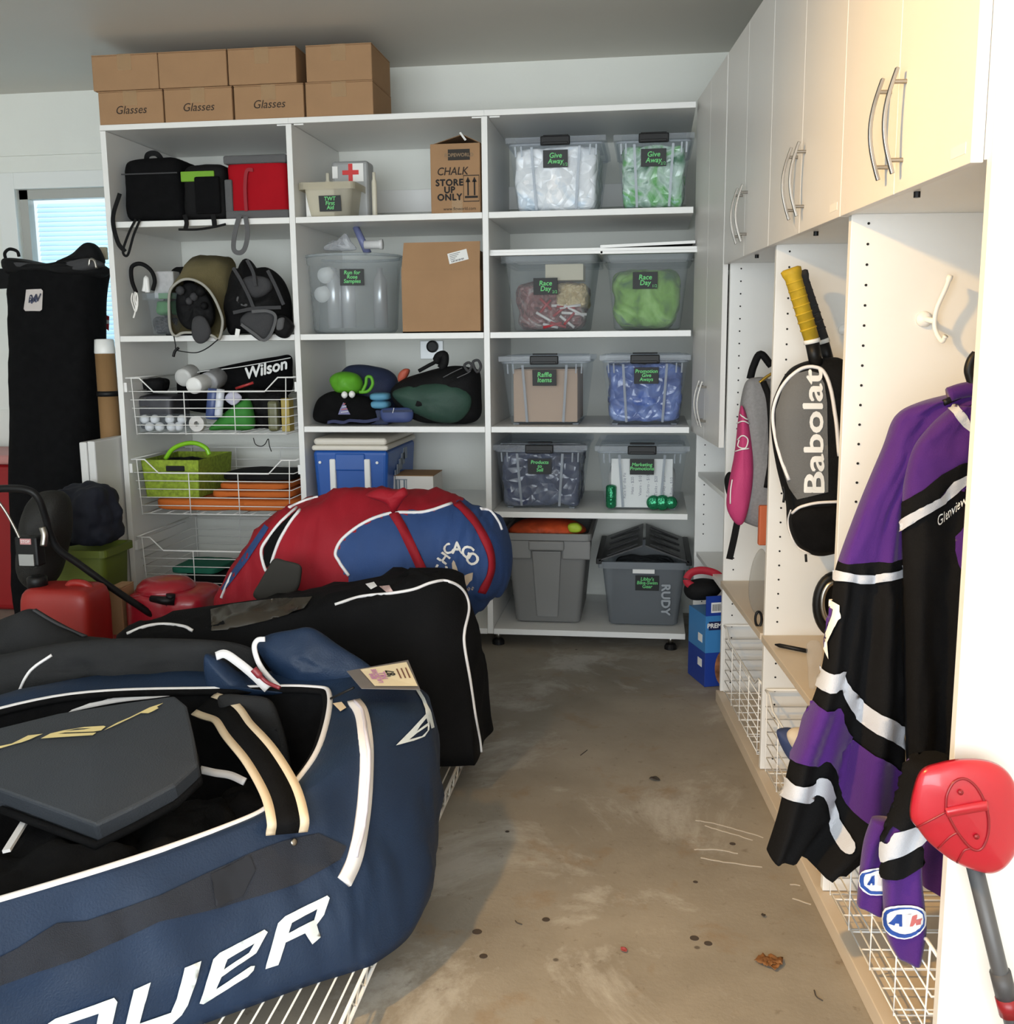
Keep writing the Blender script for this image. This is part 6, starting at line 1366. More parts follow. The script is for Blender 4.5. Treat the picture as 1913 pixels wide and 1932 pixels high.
MB().tube(bezier([P3(-30, 915, 3.24), P3(0, 950, 3.25), P3(22, 985, 3.26), P3(44, 1030, 3.27)], 6), .005, 8).build('brake_lever', M_CHROME, mw, True, world=True)
MB().tube(bezier([P3(80, 995, 3.27), P3(84, 1010, 3.265), P3(82, 1030, 3.26)], 6), .012, 10).build('handle_sleeve', M_CHROME, mw, True, world=True)
bx_ = P3(54, 1042, 3.27); cb_o = MB().box(bx_.x-.045, bx_.x+.04, 3.26, 3.31, bx_.z-.05, bx_.z+.055).build('control_box', M_BLACKP, mw, world=True, bevel=.008)
MB().box(bx_.x-.03, bx_.x+.025, 3.256, 3.26, bx_.z-.045, bx_.z-.005).build('warning_label', mat('label_grey', (.30, .30, .29), .5), cb_o, world=True)
MB().box(bx_.x-.02, bx_.x+.02, 3.256, 3.26, bx_.z+.03, bx_.z+.05).build('pink_label', mat('label_pink', (.50, .24, .24), .5), cb_o, world=True)
text(MB(), 'STOP', .014, frame((bx_.x, 3.2555, bx_.z+.04), (1, 0, 0), (0, 0, 1))).build('lettering', M_PAPER, cb_o, world=True)
gb2 = MB(); puff(gb2, [P3(a, b, 3.52) for a, b in ((40, 1075), (45, 1000), (62, 940), (95, 925), (122, 935), (128, 985), (120, 1040), (100, 1100), (60, 1110))], P3(85, 1020, 3.52), .10, .10, INTO, 8, 2.2, .03, 8, 97); gb2.build('grass_bag', mat('brown_black_mesh', (.008, .0075, .006), .7, bump=.4, bscale=150), mw, True, world=True)
# red fuel can in front of the mower at the left
fc = thing('fuel_can', 'red plastic fuel can with a black cap left of the mower engine', 'fuel can', tuple(P3(95, 1200, 3.22)))
RFC = mat('can_red', (.30, .016, .012), .4); x0_, x1_ = P3(30, 1140, 3.2).x, P3(163, 1140, 3.2).x; zt_ = P3(100, 1116, 3.2).z
f_ = MB(); softbox(f_, x1_-x0_, .18, zt_, 8, 14, .002, 5, 98, Matrix.Translation(((x0_+x1_)/2, 3.29, .003))); f_.build('can_body', RFC, fc, True, world=True)
q = P3(54, 1098, 3.22)
MB().lathe([(.034, zt_-.005), (.034, zt_+.03), (.028, zt_+.036), (.005, zt_+.036)], 20, Matrix.Translation((q.x, 3.27, 0))).build('can_cap', M_BLACKP, fc, True, world=True)
MB().tube(bezier([(x0_+.14, 3.29, zt_-.01), (x0_+.16, 3.29, zt_+.008), (x1_-.05, 3.29, zt_+.004), (x1_-.02, 3.29, zt_-.03)], 6), .014, 10).build('can_handle', RFC, fc, True, world=True)
# small brown carton between can and engine
x_ = P3(204, 1150, 3.44).x
card_box('cardboard_box', 'narrow brown carton standing between fuel can and mower engine', 'box', x_-.026, x_+.022, 3.50, 3.6, .002, P3(204, 1108, 3.5).z, tape=False)
# dark folded bag in the left foreground behind the navy bag
db = thing('folded_bag', 'dark empty bag slumped at the left behind the navy hockey bag', 'bag', tuple(P3(60, 1300, 2.62)))
d_ = MB(); puff(d_, [P3(a, b, 2.62) for a, b in ((-130, 1300), (-110, 1215), (-20, 1178), (30, 1158), (62, 1149), (100, 1172), (150, 1198), (230, 1215), (210, 1290), (60, 1320))], P3(40, 1240, 2.62), .10, .10, Vector((0, .95, -.2)), 10, 2.0, .03, 6, 99)
SDB = Surf(d_); d_.build('bag_body', CHAR, db, True, world=True)
band(SDB, [(64, 1152), (90, 1168), (120, 1184), (160, 1202)], .016, .004, 'binding', M_GREY, db)
# ================================================================ LOCKER CONTENTS
INU = LU.copy()
def pu(pts, u): return [atU(a, b, u) for a, b in pts]
PUR = mat('purple_knit', (.060, .012, .150), .75, var=.05, scale=10, bump=.3, bscale=500, sheen=.2, spec=.2)
JBK = mat('black_knit', (.006, .006, .0065), .85, var=.1, scale=10, bump=.3, bscale=500, spec=.12)
JGR = mat('silver_knit', (.50, .52, .57), .75, bump=.3, bscale=500)
# ---- hockey jersey on a hanger
jy = thing('hockey_jersey', 'purple and black hockey jersey with silver stripes hanging in the nearest locker', 'jersey', tuple(L(.12, 0, .3)))
def foldA(s, t): return (.030*math.sin(s*9+1.0)+.014*math.sin(s*19+2*t))*max(0, t-.25)*1.6 + .01*fbm((s*3, t*5, 0), 1.5, 2)
ma = MB()
slab(ma, pu([(1822, 738), (1740, 758), (1692, 785), (1668, 845), (1622, 955), (1580, 1068), (1572, 1120), (1562, 1200), (1545, 1290), (1515, 1370), (1490, 1440), (1470, 1530), (1447, 1605)], .13),
     pu([(1830, 760), (1800, 800), (1765, 850), (1730, 905), (1708, 960), (1702, 1060), (1704, 1120), (1704, 1200), (1706, 1300), (1706, 1380), (1706, 1450), (1690, 1560), (1600, 1640)], .13), .035, .04, INU, 26, 120, 2.4, fold=foldA)
for fi in range(len(ma.f)-2):
    if (fi//52)/120 < .408: ma.mi[fi] = 1
ma.mi[len(ma.f)-2] = 1
SA = Surf(ma); ma.build('back_and_side', [JBK, PUR], jy, True, world=True)
def D(surf, lps, nm, m_, st=10, e=.003):
    if len(lps) == 1 and st >= 8: lps = [[(v.x, v.y) for v in bezier([(a, b, 0) for a, b in lps[0]], 3, True)]]; e += .003
    return decal(surf, lps, nm, m_, jy, min(st, 7), e)
D(SA, [[(1572, 1076), (1610, 1083), (1650, 1084), (1690, 1077), (1712, 1066), (1712, 1082), (1690, 1092), (1650, 1100), (1610, 1099), (1570, 1093)]], 'silver_stripe', JGR, 8)
D(SA, [[(1563, 1128), (1588, 1142), (1587, 1165), (1575, 1190), (1565, 1212), (1567, 1244), (1556, 1220), (1560, 1200), (1574, 1160), (1576, 1150), (1560, 1142)]], 'number_outline', M_PAPER, 5, .005)
D(SA, [[(1562, 1142), (1576, 1149), (1574, 1162), (1562, 1190), (1560, 1225), (1552, 1215), (1552, 1180)]], 'number_fill', PUR, 5, .006)
D(SA, [[(1546, 1245), (1556, 1262), (1575, 1272), (1592, 1266), (1606, 1300), (1650, 1337), (1698, 1367), (1710, 1372), (1710, 1418), (1695, 1408), (1640, 1372), (1602, 1338), (1585, 1300), (1566, 1308), (1536, 1284)]], 'silver_stripe', JGR)
D(SA, [[(1530, 1322), (1560, 1342), (1585, 1335), (1596, 1378), (1650, 1422), (1700, 1455), (1712, 1480), (1708, 1530), (1690, 1572), (1650, 1560), (1600, 1515), (1572, 1450), (1560, 1435), (1540, 1445), (1495, 1432), (1510, 1390)]], 'purple_band', PUR)
D(SA, [[(1484, 1466), (1505, 1482), (1530, 1480), (1545, 1466), (1562, 1472), (1575, 1510), (1588, 1545), (1615, 1590), (1610, 1612), (1590, 1605), (1566, 1560), (1555, 1510), (1540, 1498), (1525, 1514), (1490, 1508), (1474, 1495)]], 'silver_stripe', JGR)
mf = MB()
def foldB(s, t): return (.020*math.sin(s*8+.6))*max(0, t-.15) + .008*fbm((s*3, t*5, 0), 1.5, 6)
slab(mf, pu([(1800, 765), (1760, 800), (1722, 850), (1705, 920), (1703, 1000), (1706, 1100), (1707, 1250), (1710, 1400), (1712, 1500), (1700, 1570)], .09),
     pu([(1870, 770), (1862, 820), (1855, 880), (1848, 960), (1842, 1050), (1836, 1150), (1826, 1280), (1818, 1380), (1812, 1430), (1806, 1450)], .09), .03, .03, INU, 22, 140, 2.6, fold=foldB)
for fi in range(len(mf.f)-2):
    k_ = fi % 44; s_ = .5-.5*math.cos(math.pi*k_/22) if k_ <= 22 else .5+.5*math.cos(math.pi*(k_-22)/22)
    if (fi//44)/140 < .372-.12*s_: mf.mi[fi] = 1
mf.mi[len(mf.f)-2] = 1
SF = Surf(mf); mf.build('front_panel', [JBK, PUR], jy, True, world=True)
D(SF, [[(1700, 950), (1745, 922), (1775, 896), (1815, 874), (1872, 860), (1872, 884), (1820, 899), (1790, 917), (1770, 940), (1722, 970), (1700, 987)]], 'black_trim', JBK, 7, .003)
D(SF, [[(1702, 985), (1720, 968), (1770, 938), (1790, 915), (1820, 897), (1870, 884), (1870, 900), (1820, 915), (1795, 938), (1770, 955), (1725, 985), (1702, 1003)]], 'silver_stripe', JGR, 8)
D(SF, [[(1786, 768), (1805, 762), (1818, 778), (1830, 795), (1830, 815), (1812, 800), (1800, 782)]], 'silver_collar_stripe', JGR, 6)
vs_, fs_ = text_geo('Glenview Stars', .35); V_ = []
w0 = min(v.x for v in vs_)
for v in vs_:
    s_ = (v.x-w0)*19; p_, n_ = SF.hit(1766+s_*.80-v.y*6, 985-s_*.62-v.y*24, .004); V_.append(p_)
ok_ = [f for f in fs_ if all(V_[i] is not None for i in f)]
MB().add([v if v is not None else Vector((0, 0, 0)) for v in V_], ok_).build('lettering', M_PAPER, jy, world=True) if ok_ else None
D(SF, [[(1815, 1000), (1830, 975), (1835, 1100), (1822, 1090), (1806, 1050), (1800, 1018)]], 'crest_edge', PUR, 8, .004)
def sleeve(lp, rp, u, tf, nm):
    m_ = MB(); slab(m_, pu(lp, u), pu(rp, u), tf, tf, INU, 18, 36, 2.2, fold=lambda s, t: .006*math.sin(s*7+t*3)); s_ = Surf(m_); m_.build(nm, PUR, jy, True, world=True); return s_
S1 = sleeve([(1645, 1545), (1630, 1590), (1622, 1650), (1617, 1708)], [(1712, 1555), (1690, 1600), (1672, 1650), (1668, 1720)], -.10, .02, 'sleeve_cuff')
S2 = sleeve([(1712, 1440), (1690, 1520), (1666, 1590), (1666, 1660), (1668, 1720), (1674, 1770), (1690, 1802)], [(1790, 1430), (1770, 1500), (1742, 1580), (1736, 1640), (1742, 1700), (1746, 1750), (1735, 1808)], -.15, .026, 'sleeve')
S3 = sleeve([(1725, 1560), (1728, 1620), (1740, 1670)], [(1812, 1560), (1815, 1640), (1814, 1706)], .07, .02, 'back_hem')
D(S2, [[(1700, 1440), (1790, 1430), (1772, 1500), (1742, 1560), (1715, 1580), (1690, 1560), (1672, 1590), (1664, 1585)]], 'black_band', JBK)
D(S2, [[(1667, 1590), (1680, 1592), (1692, 1572), (1735, 1552), (1748, 1560), (1738, 1592), (1690, 1615), (1668, 1625)]], 'silver_stripe', JGR, 8, .004)
D(S2, [[(1668, 1626), (1690, 1617), (1738, 1594), (1737, 1632), (1700, 1655), (1668, 1655)]], 'black_band', JBK, 8)
RBL = mat('patch_blue', (.012, .06, .30), .6); RRD = mat('patch_red', (.45, .015, .04), .6)
def badge(surf, x, y, s, sk, cut=None):
    def q(pp): return [(x+a*s*38, y+b*s*32+sk*a*a*s) for a, b in pp]
    el = lambda r1, r2, dx=0, dy=0: q([(dx+r1*math.copysign(abs(math.cos(k*math.pi/10))**.8, math.cos(k*math.pi/10)), dy+r2*math.copysign(abs(math.sin(k*math.pi/10))**.8, math.sin(k*math.pi/10))) for k in range(20)])
    D(surf, [el(1, 1)], 'badge', M_PAPER, 5, .004)
    D(surf, [el(.92, .90), el(.82, .74, .04, -.06)], 'badge_ring', RBL, 4, .0052)
    D(surf, [q([(-.70, .15), (-.45, -.45), (-.15, -.50), (-.12, .22), (-.32, .22), (-.33, .06), (-.48, .06), (-.53, .20)])], 'badge_letter', RBL, 4, .0056)
    D(surf, [q([(.0, -.50), (.12, -.28), (.05, .25), (.25, .25), (.30, -.28), (.42, -.5)])], 'badge_letter', mat('patch_white', (.8, .8, .82), .6), 4, .0056)
    D(surf, [q([(.42, -.35), (.62, -.42), (.60, -.1), (.80, -.15), (.78, .20), (.60, .22), (.58, .05), (.45, .25), (.30, .25)])], 'badge_letter', RRD, 4, .0056)
badge(S2, 1706, 1738, 1.0, -6); badge(S1, 1655, 1662, .82, 0)
# collar and hanger
MB().tube(bezier(pu([(1790, 745), (1815, 737), (1838, 735), (1860, 745)], .10), 6), .014, 8).build('collar', PUR, jy, True, world=True)
hg = thing('coat_hanger', 'black hanger hook above the purple jersey', 'hanger', tuple(atU(1835, 700, .10)))
MB().tube(bezier(pu([(1838, 735), (1832, 715), (1828, 698), (1833, 680), (1842, 668)], .10), 6), .009, 8).build('hook', M_BLACKP, hg, True, world=True)
MB().tube(bezier(pu([(1838, 735), (1815, 745), (1780, 760)], .10), 6), .006, 8).build('shoulder_bar', M_BLACKP, hg, True, world=True)
# ---- red paddle leaning on the end panel
pd = thing('paddle', 'red plastic paddle with a dark grey shaft leaning on the end panel', 'paddle', tuple(L(-.33, .1, 0)))
RP = mat('paddle_red', (.40, .008, .020), .28, var=.08, scale=9, coat=.4); uP = -.325
pb_ = MB(); puff(pb_, pu([(1716, 1538), (1722, 1490), (1738, 1452), (1772, 1438), (1815, 1431), (1862, 1434), (1895, 1450), (1915, 1480), (1928, 1530), (1925, 1580), (1905, 1622), (1880, 1643), (1850, 1644), (1800, 1625), (1755, 1592), (1730, 1562)], uP), atU(1825, 1540, uP), .022, -.006, INU, 10, 2.6)
SP = Surf(pb_); pb_.build('blade', RP, pd, True, world=True)
RPD = mat('paddle_red_dark', (.22, .006, .012), .35)
pipe(SP, [(1784, 1530), (1786, 1500), (1800, 1475), (1822, 1470), (1845, 1490), (1862, 1530), (1864, 1570), (1852, 1600), (1832, 1600), (1806, 1570), (1784, 1530)], .0022, 'moulded_ring', RPD, pd, 8, .0005)
band(SP, [(1784, 1532), (1810, 1527), (1838, 1522), (1862, 1518)], .014, .008, 'moulded_bar', RP, pd, 6, .001)
for a, b in ((1790, 1531), (1811, 1494), (1841, 1577)):
    p_, n_ = SP.hit(a, b, .002); MB().lathe([(.004, 0), (.004, .002)], 10, Matrix.Translation(p_) @ n_.to_track_quat('Z', 'Y').to_matrix().to_4x4()).build('rivet', RPD, pd, True, world=True)
for pp in ([(1730, 1560), (1760, 1545), (1784, 1532)], [(1770, 1600), (1790, 1580), (1806, 1570)], [(1806, 1627), (1818, 1605), (1832, 1600)]): pipe(SP, pp, .0018, 'moulded_rib', RPD, pd, 6, .0003)
sa_, sb_ = atU(1840, 1640, uP+.012), atU(1898, 1880, uP+.002); dr_ = (sb_-sa_).normalized(); fl = sa_+dr_*((.012-sa_.z)/dr_.z)
MB().tube([sa_-dr_*.03, sa_.lerp(fl, .4), fl], .0125, 14).build('shaft', mat('dark_grey_shaft', (.07, .072, .078), .4), pd, True, world=True)
kk = sa_.lerp(sb_, .80); MB().tube([kk, kk+dr_*.05], .0155, 14).build('shaft_joint', mat('joint_grey', (.05, .05, .055), .5), pd, True, world=True)
kk = sb_; MB().tube([kk+dr_*.0, kk+dr_*.03], .0165, 14).build('grip_ring', RPD, pd, True, world=True)
# ---- racket bag, rackets
uB = .93
tb2 = thing('tennis_backpack', 'grey and black Babolat tennis backpack hanging in the middle locker', 'backpack', tuple(L(uB, .08, .7)))
bm_ = MB(); puff(bm_, pu([(1459, 770), (1470, 735), (1490, 700), (1515, 684), (1550, 676), (1585, 676), (1596, 700), (1598, 800), (1596, 900), (1592, 960), (1586, 1030), (1560, 1046), (1530, 1046), (1505, 1030), (1491, 1005), (1488, 960), (1480, 930), (1468, 880), (1459, 820)], uB), atU(1535, 840, uB), .075, .09, INU, 12, 3.0, .006, 8, 41)
S5 = Surf(bm_); bm_.build('bag_body', M_BLK, tb2, True, world=True)
decal(S5, [[(1465, 775), (1478, 735), (1500, 706), (1525, 700), (1545, 705), (1555, 725), (1560, 760), (1562, 900), (1562, 928), (1505, 942), (1490, 920), (1476, 880), (1466, 830)]], 'grey_panel', mat('racket_grey', (.125, .128, .130), .8, bump=.4, bscale=300), tb2, 9, .003)
pipe(S5, [(1490, 905), (1474, 862), (1463, 815), (1461, 775), (1473, 738), (1492, 712), (1515, 696), (1540, 694), (1556, 706), (1568, 740), (1577, 800), (1582, 860)], .005, 'piping', WHT, tb2, 6, .003)
pipe(S5, [(1497, 968), (1510, 957), (1530, 950), (1555, 947), (1590, 946)], .004, 'pouch_zip', WHT, tb2, 6, .004)
pipe(S5, [(1494, 962), (1489, 980), (1492, 1003), (1506, 1030), (1530, 1044)], .0022, 'pouch_piping', WHT, tb2, 6, .003)
pm = MB(); puff(pm, pu([(1494, 985), (1500, 968), (1520, 957), (1560, 952), (1592, 952), (1590, 1000), (1584, 1035), (1558, 1043), (1530, 1040), (1508, 1025)], uB-.06), atU(1545, 995, uB-.06), .03, .02, INU, 8, 2.4); pm.build('lower_pouch', M_BLACKF, tb2, True, world=True)
vs_, fs_ = text_geo('Babolat'); V_ = []; w_ = max(v.x for v in vs_)-min(v.x for v in vs_)
for ox, oy in ((0, 0), (.025, 0), (-.025, 0), (0, .02), (0, -.02)):
    V_ = []
    for v in vs_:
        X_ = (v.x+ox)/w_*228; Y_ = (v.y+oy)*52
        p_, n_ = S5.hit(1536-Y_-.02*X_, 816-X_, .0055); V_.append(p_)
    o_ = [f for f in fs_ if all(V_[i] is not None for i in f)]
    if (ox, oy) == (0, 0): lt_ = MB()
    lt_.add([v if v is not None else Vector((0, 0, 0)) for v in V_], o_)
lt_.build('lettering', M_PAPER, tb2, world=True)
for pp in ([(1478, 918), (1480, 930), (1478, 948)], [(1520, 1046), (1521, 1060)]): MB().tube(bezier(pu(pp, uB-.07), 5), .0035, 6).build('zip_pull', M_BLACKP, tb2, True, world=True)
def racket(label, p0, p1, p2, u, r_, m_, nm='racket_grip'):
    t = thing('tennis_racket', label, 'racket', tuple(atU(*p2, u)), 0, 'rackets in the tennis backpack')
    a, b, c_ = atU(*p0, u), atU(*p1, u), atU(*p2, u)
    MB().tube([a, a.lerp(b, .02), a.lerp(b, .08), a.lerp(b, .14), b], [r_*.9, r_*1.25, r_*1.2, r_, r_*.92], 10).build('grip', m_, t, True, world=True)
    for k in range(7): q = a.lerp(b, .18+.11*k); d_ = (b-a).normalized(); MB().tube([q, q+d_*.004], r_*1.03, 10).build('grip_wrap', m_, t, True, world=True)
    MB().tube([b, b.lerp(c_, .15)], r_*1.0, 10).build('grip_collar', M_PAPER, t, True, world=True)
    MB().tube([b.lerp(c_, .15), c_], [r_*.85, r_*.8], 10).build('throat', M_BLACKP, t, True, world=True); return t
racket('tennis racket with a yellow taped grip sticking out of the backpack', (1491, 506), (1531, 640), (1540, 690), .90, .021, mat('yellow_grip', (.50, .33, .015), .7, var=.15, scale=40))
racket('tennis racket with a grey grip behind the yellow one', (1508, 512), (1552, 640), (1566, 690), .97, .017, M_GREY)
hl_ = thing('helmet', 'black and silver helmet shell at the back of the middle locker', 'helmet', tuple(L(1.0, .15, .446)))
el = [atU(1576+34*math.cos(2*math.pi*k/32), 1141+54*math.sin(2*math.pi*k/32), 1.02) for k in range(32)]
MB().tube(el, .014, 10, closed=True).build('rim', M_BLACKP, hl_, True, world=True)
el2 = [atU(1576+25*math.cos(2*math.pi*k/32), 1138+40*math.sin(2*math.pi*k/32), 1.01) for k in range(32)]
MB().tube(el2, .008, 10, closed=True).build('silver_band', M_CHROME, hl_, True, world=True)
hm = MB(); puff(hm, el2, atU(1576, 1138, 1.02), -.02, .05, INU, 6); hm.build('shell', M_BLACKP, hl_, True, world=True)
q0, q1 = atZ(1462, 1216, .452), atZ(1522, 1228, .452); tag(MB().tube([q0, q0.lerp(q1, .15), q1], [.002, .006, .006], 8).build('black_stick', M_BLACKP, None, True), 'slim black stick lying on the middle locker seat', 'stick')
pf = MB(); puff(pf, pu([(1522, 1215), (1545, 1210), (1552, 1240), (1540, 1290), (1528, 1308), (1524, 1260)], .62), atU(1536, 1255, .62), .008, .008, INU, 6, 3, .008, 30, 7); tag(pf.build('plastic_wrapper', clear('thin_film', (.95, .95, .95), (.8, .8, .8), .10, .08), None, True), 'clear plastic wrapper on the middle locker seat', 'wrapper')
# ---- pink and grey backpack
uC = 1.58
pkb = thing('backpack', 'pink and grey school backpack hanging in the third locker', 'backpack', tuple(L(uC, .06, .66)))
gm = MB(); puff(gm, pu([(1398, 770), (1408, 722), (1425, 712), (1450, 715), (1462, 740), (1462, 980), (1445, 996), (1415, 990), (1395, 975), (1388, 930), (1394, 850)], uC), atU(1428, 860, uC), .06, .09, INU, 10, 2.6, .012, 9, 51)
S6 = Surf(gm); gm.build('bag_body', mat('heather_grey', (.26, .26, .27), .85, var=.1, scale=120), pkb, True, world=True)
pm = MB(); puff(pm, pu([(1372, 960), (1374, 925), (1388, 850), (1396, 775), (1402, 768), (1412, 800), (1420, 860), (1418, 920), (1408, 970), (1398, 990), (1385, 985)], uC-.03), atU(1396, 890, uC-.03), .05, .05, INU, 10, 2.4, .006, 9, 52)
S7 = Surf(pm); pm.build('pink_pocket', mat('pink_nylon', (.52, .045, .17), .7, bump=.3, bscale=250), pkb, True, world=True)
for pp in ([(1393, 830), (1402, 822), (1410, 830), (1406, 845), (1394, 842), (1396, 830)], [(1388, 852), (1400, 848), (1412, 846)], [(1390, 800), (1402, 795), (1412, 800)], [(1398, 782), (1405, 790), (1412, 792)], [(1379, 950), (1380, 925), (1383, 905)]): pipe(S7, pp, .0022, 'print', M_PAPER, pkb, 5, .003)
MB().tube(bezier(pu([(1455, 690), (1435, 668), (1422, 690), (1415, 715)], uC+.02), 6), .012, 10).build('shoulder_pad', M_BLK, pkb, True, world=True)
MB().tube(bezier(pu([(1440, 720), (1452, 760), (1455, 850), (1446, 920)], uC-.06), 6), .010, 8).build('shoulder_strap', M_BLK, pkb, True, world=True)
MB().tube(bezier(pu([(1433, 722), (1445, 712), (1456, 705)], uC-.03), 6), .005, 8).build('gold_clip', mat('gold_metal', (.55, .35, .06), .3, .8), pkb, True, world=True)
MB().strap(bezier(pu([(1391, 985), (1384, 1020), (1376, 1055)], uC-.03), 5), LU, .022, .003).build('strap_end', M_BLK, pkb, world=True)
sm = MB(); puff(sm, pu([(1367, 905), (1376, 890), (1386, 905), (1384, 940), (1372, 935)], uC+.02), atU(1377, 915, uC+.02), .03, .03, INU, 6); sm.build('side_mesh', M_BLK, pkb, True, world=True)
MB().box(-.014, .014, -.012, .012, 0, .13, Matrix.Translation(atU(1438, 1028, uC-.055)) @ Matrix.Rotation(LTH, 4, 'Z')).build('orange_tab', mat('orange_card', (.60, .14, .05), .6), pkb, world=True, bevel=.004)
cb2 = MB(); puff(cb2, pu([(1412, 1110), (1420, 1060), (1436, 1035), (1448, 1060), (1448, 1150), (1436, 1165), (1418, 1148)], 1.31), atU(1432, 1100, 1.31), .006, .006, INU, 6, 5, .004, 12, 3); tag(cb2.build('grey_plastic_bag', clear('smoky_film', (.80, .80, .78), (.45, .44, .42), .25, .3), None, True), 'smoky plastic bag standing on the third locker seat', 'plastic bag')
tag(MB().tube([atU(1431+6*math.cos(2*math.pi*k/20), 1168+14*math.sin(2*math.pi*k/20), 1.18) for k in range(20)], .004, 8, closed=True).build('hair_tie', M_BLACKP, None, True), 'black hair tie at the front of the third locker seat', 'hair tie')
# ---- shoe in the middle wire basket
sh = thing('shoe', 'blue and cream shoe in the middle wire basket', 'shoe', tuple(atU(1485, 1420, .62)))
m_ = MB(); puff(m_, pu([(1466, 1385), (1478, 1376), (1500, 1378), (1530, 1400), (1535, 1430), (1500, 1440), (1480, 1420)], .62), atU(1498, 1408, .62), .03, .05, INU, 8); m_.build('upper', mat('shoe_navy', (.03, .05, .14), .7), sh, True, world=True)
m_ = MB(); puff(m_, pu([(1485, 1385), (1500, 1374), (1525, 1378), (1530, 1405), (1505, 1418), (1490, 1405)], .60), atU(1506, 1396, .60), .025, .03, INU, 8); m_.build('tongue', mat('shoe_cream', (.60, .52, .42), .8), sh, True, world=True)
# ---- corner locker: blue carton and red cap
u0_, v0_ = 1.925, -.018
bxz = .002; zt_ = (atU(1328, 1163, u0_)).z
bc = thing('blue_carton', 'blue carton with an open flap in the corner locker', 'box', tuple(LO+LU*u0_+LV*v0_+Vector((0, 0, bxz))), LTH+R(13))
B1 = mat('carton_blue_dark', (.012, .045, .30), .45); B2 = mat('carton_blue_light', (.045, .22, .52), .45)
hB_ = zt_-bxz; MB().box(0, .2, 0, .17, 0, hB_*.48).build('carton_lower', B1, bc, bevel=.001)
MB().box(0, .2, 0, .17, hB_*.48, hB_).build('carton_upper', B2, bc, bevel=.001)
MB().box(0, .2, 0, .003, hB_, hB_+.075).build('flap', B1, bc)
MB().box(.02, .065, -.001, 0, hB_+.012, hB_+.05).build('barcode_label', M_PAPER, bc)
for k in range(7): MB().box(.025+.0055*k, .0275+.0055*k, -.0016, -.0009, hB_+.018, hB_+.044).build('bar', M_INK, bc)
text(MB(), 'PREMIUM', .024, frame((.055, -.001, hB_*.86), (1, 0, 0), (0, 0, 1)), bold=.0008).build('lettering', M_PAPER, bc)
MB().box(.012, .10, -.0008, 0, hB_*.80, hB_*.92).build('title_strip', mat('carton_navy', (.01, .015, .07), .5), bc)
PM = MB(); PM.lathe([(.002, 0), (.036, 0), (.036, .001), (.002, .001)], 24, Matrix.Translation((.075, -.0005, hB_*.26)) @ Matrix.Rotation(R(90), 4, 'X') @ Matrix.Scale(1.9, 4, (0, 1, 0))); PM.build('printed_picture', mat('picture_brown', (.32, .13, .06), .5, var=.6, scale=30), bc)
for zz_ in (.25, .6): MB().box(-.001, 0, .03, .07, hB_*zz_, hB_*zz_+.03).build('side_print', M_PAPER, bc)
cp = thing('baseball_cap', 'black cap with a red band on the blue carton', 'cap', tuple(LO+LU*(u0_+.08)+LV*(v0_+.0)+Vector((0, 0, bxz+hB_+.08))))
uq = u0_+.10
MB().strap(bezier(pu([(1296, 1092), (1305, 1080), (1325, 1076), (1350, 1082), (1362, 1095), (1350, 1112), (1320, 1110), (1300, 1102)], uq), 6, True), -LU, .028, .005).build('red_band', mat('red_webbing', (.40, .012, .03), .7), cp, True, world=True)
m_ = MB(); puff(m_, pu([(1290, 1112), (1300, 1098), (1325, 1092), (1352, 1096), (1362, 1110), (1345, 1128), (1312, 1132), (1296, 1126)], uq+.02), atU(1326, 1110, uq+.02), .05, .06, INU, 8); m_.build('crown', M_BLK, cp, True, world=True)

# ================================================================ FLOOR DEBRIS
def leaf(label, px, py, sz, m_, curl=.4, rz=0, nm='dry_leaf'):
    q = atZ(px, py, .002); b = MB()
    def fn(s, t):
        w_ = sz*.42*math.sin(math.pi*min(.999, max(.001, t)))**.7; x_ = (s-.5)*2*w_; y_ = (t-.5)*sz*1.2
        return Vector((x_*math.cos(rz)-y_*math.sin(rz), x_*math.sin(rz)+y_*math.cos(rz), .001+curl*abs(x_)*.6+.004*abs(fbm((x_*60, y_*60, rz), 1, 3))))
    b.grid(fn, 6, 10); o = b.build(nm, m_, None, True, solid=.0006); o.location = q; tag(o, label, 'leaf', 'dry leaves on the floor'); return o
LFB = mat('leaf_brown', (.20, .085, .025), .8, var=.3, scale=40); LFD = mat('leaf_dark', (.05, .042, .035), .7)
leaf('dark curled leaf on the floor ahead of the bags', 1235, 1471, .028, LFD, .5, 1.3)
lf_ = thing('crumpled_leaf', 'crumpled brown leaf on the floor near the locker base', 'leaf', tuple(atZ(1452, 1818, 0)))
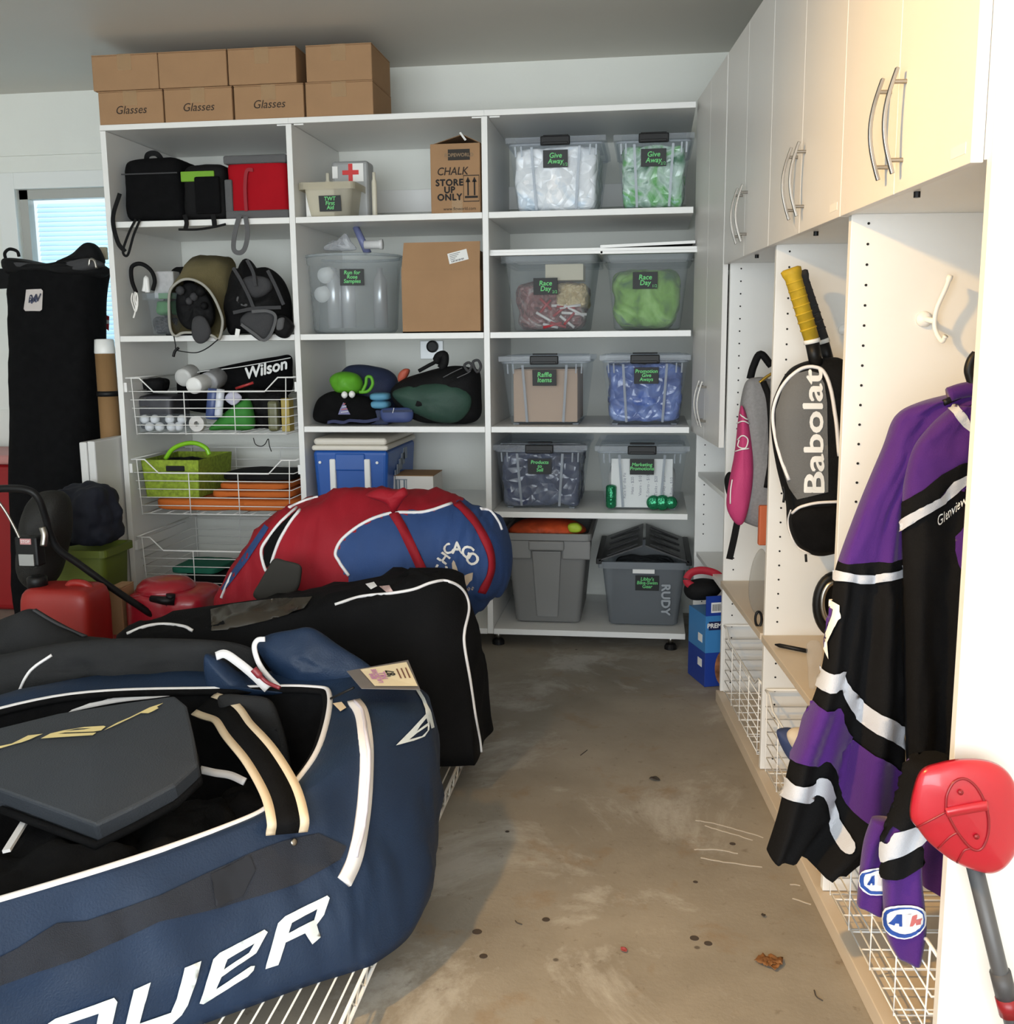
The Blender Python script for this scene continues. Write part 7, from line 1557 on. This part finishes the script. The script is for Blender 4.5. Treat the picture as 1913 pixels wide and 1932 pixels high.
for k, (dx, dy, rz_) in enumerate(((0, 0, .3), (.012, .006, 1.4), (-.012, .005, 2.4), (.004, -.010, .9))):
    b = MB(); q = atZ(1452, 1818, .001)+Vector((dx, dy, 0))
    b.grid(lambda s, t: q+Vector(((s-.5)*.026*math.cos(rz_)-(t-.5)*.030*math.sin(rz_), (s-.5)*.026*math.sin(rz_)+(t-.5)*.03*math.cos(rz_), .003+.012*abs(fbm((s*2, t*2, k*3), 1.2, 7)))), 6, 6)
    b.build('leaf_lobe', LFB, lf_, True, world=True, solid=.0006)
tag(leaf('tiny red leaf scrap on the floor', 1177, 1793, .016, mat('leaf_red', (.30, .05, .05), .8), .3, .6, 'leaf_scrap'), 'tiny red leaf scrap on the open floor', 'leaf')
leaf('small dark leaf scrap near the locker base', 1440, 1728, .012, LFD, .3, .2, 'leaf_scrap')
for pp, lab in (([(972, 1737), (976, 1741), (985, 1744)], 'short dark twig on the shaded floor'), ([(1536, 1868), (1540, 1880), (1552, 1888)], 'thin dark twig near the locker base'), ([(1095, 1425), (1108, 1415)], 'thin pale twig on the open floor')):
    tag(MB().tube(bezier([atZ(a, b, .002) for a, b in pp], 4), .0012, 6).build('twig', LFD, None, True), lab, 'twig', 'twigs on the floor')
floor_o = bpy.data.objects['floor']; XF[floor_o] = Matrix.Identity(4)
SC = mat('pale_scuff_mark', (.55, .51, .45), .7); DK = mat('dark_floor_spot', (.06, .045, .035), .6)
for pp in ([(1312, 1548), (1340, 1552), (1380, 1562), (1440, 1580)], [(1330, 1558), (1370, 1570), (1420, 1585)], [(1310, 1603), (1345, 1602), (1392, 1610)], [(1322, 1618), (1365, 1626), (1438, 1636)], [(1490, 1668), (1510, 1672)], [(1495, 1695), (1530, 1706)]):
    p_ = bezier([atZ(a, b, .0006) for a, b in pp], 6); p_ = [p+Vector((0, .004*fbm(p, 40, 3), 0)) for p in p_]
    MB().strap(p_, (0, 0, 1), .0045, .0006).build('scuff_mark', SC, floor_o)
for a, b, r_ in ((1382, 1592, .008), (1312, 1664, .006), (1336, 1780, .009), (1030, 1735, .009), (912, 1804, .009), (900, 1758, .011), (1310, 1770, .010), (957, 1569, .006)):
    q = atZ(a, b, .0004); MB().lathe([(r_*.2, 0), (r_, 0), (r_*.97, .0005), (r_*.2, .0005)], 14, Matrix.Translation(q)).build('floor_spot', DK, floor_o)
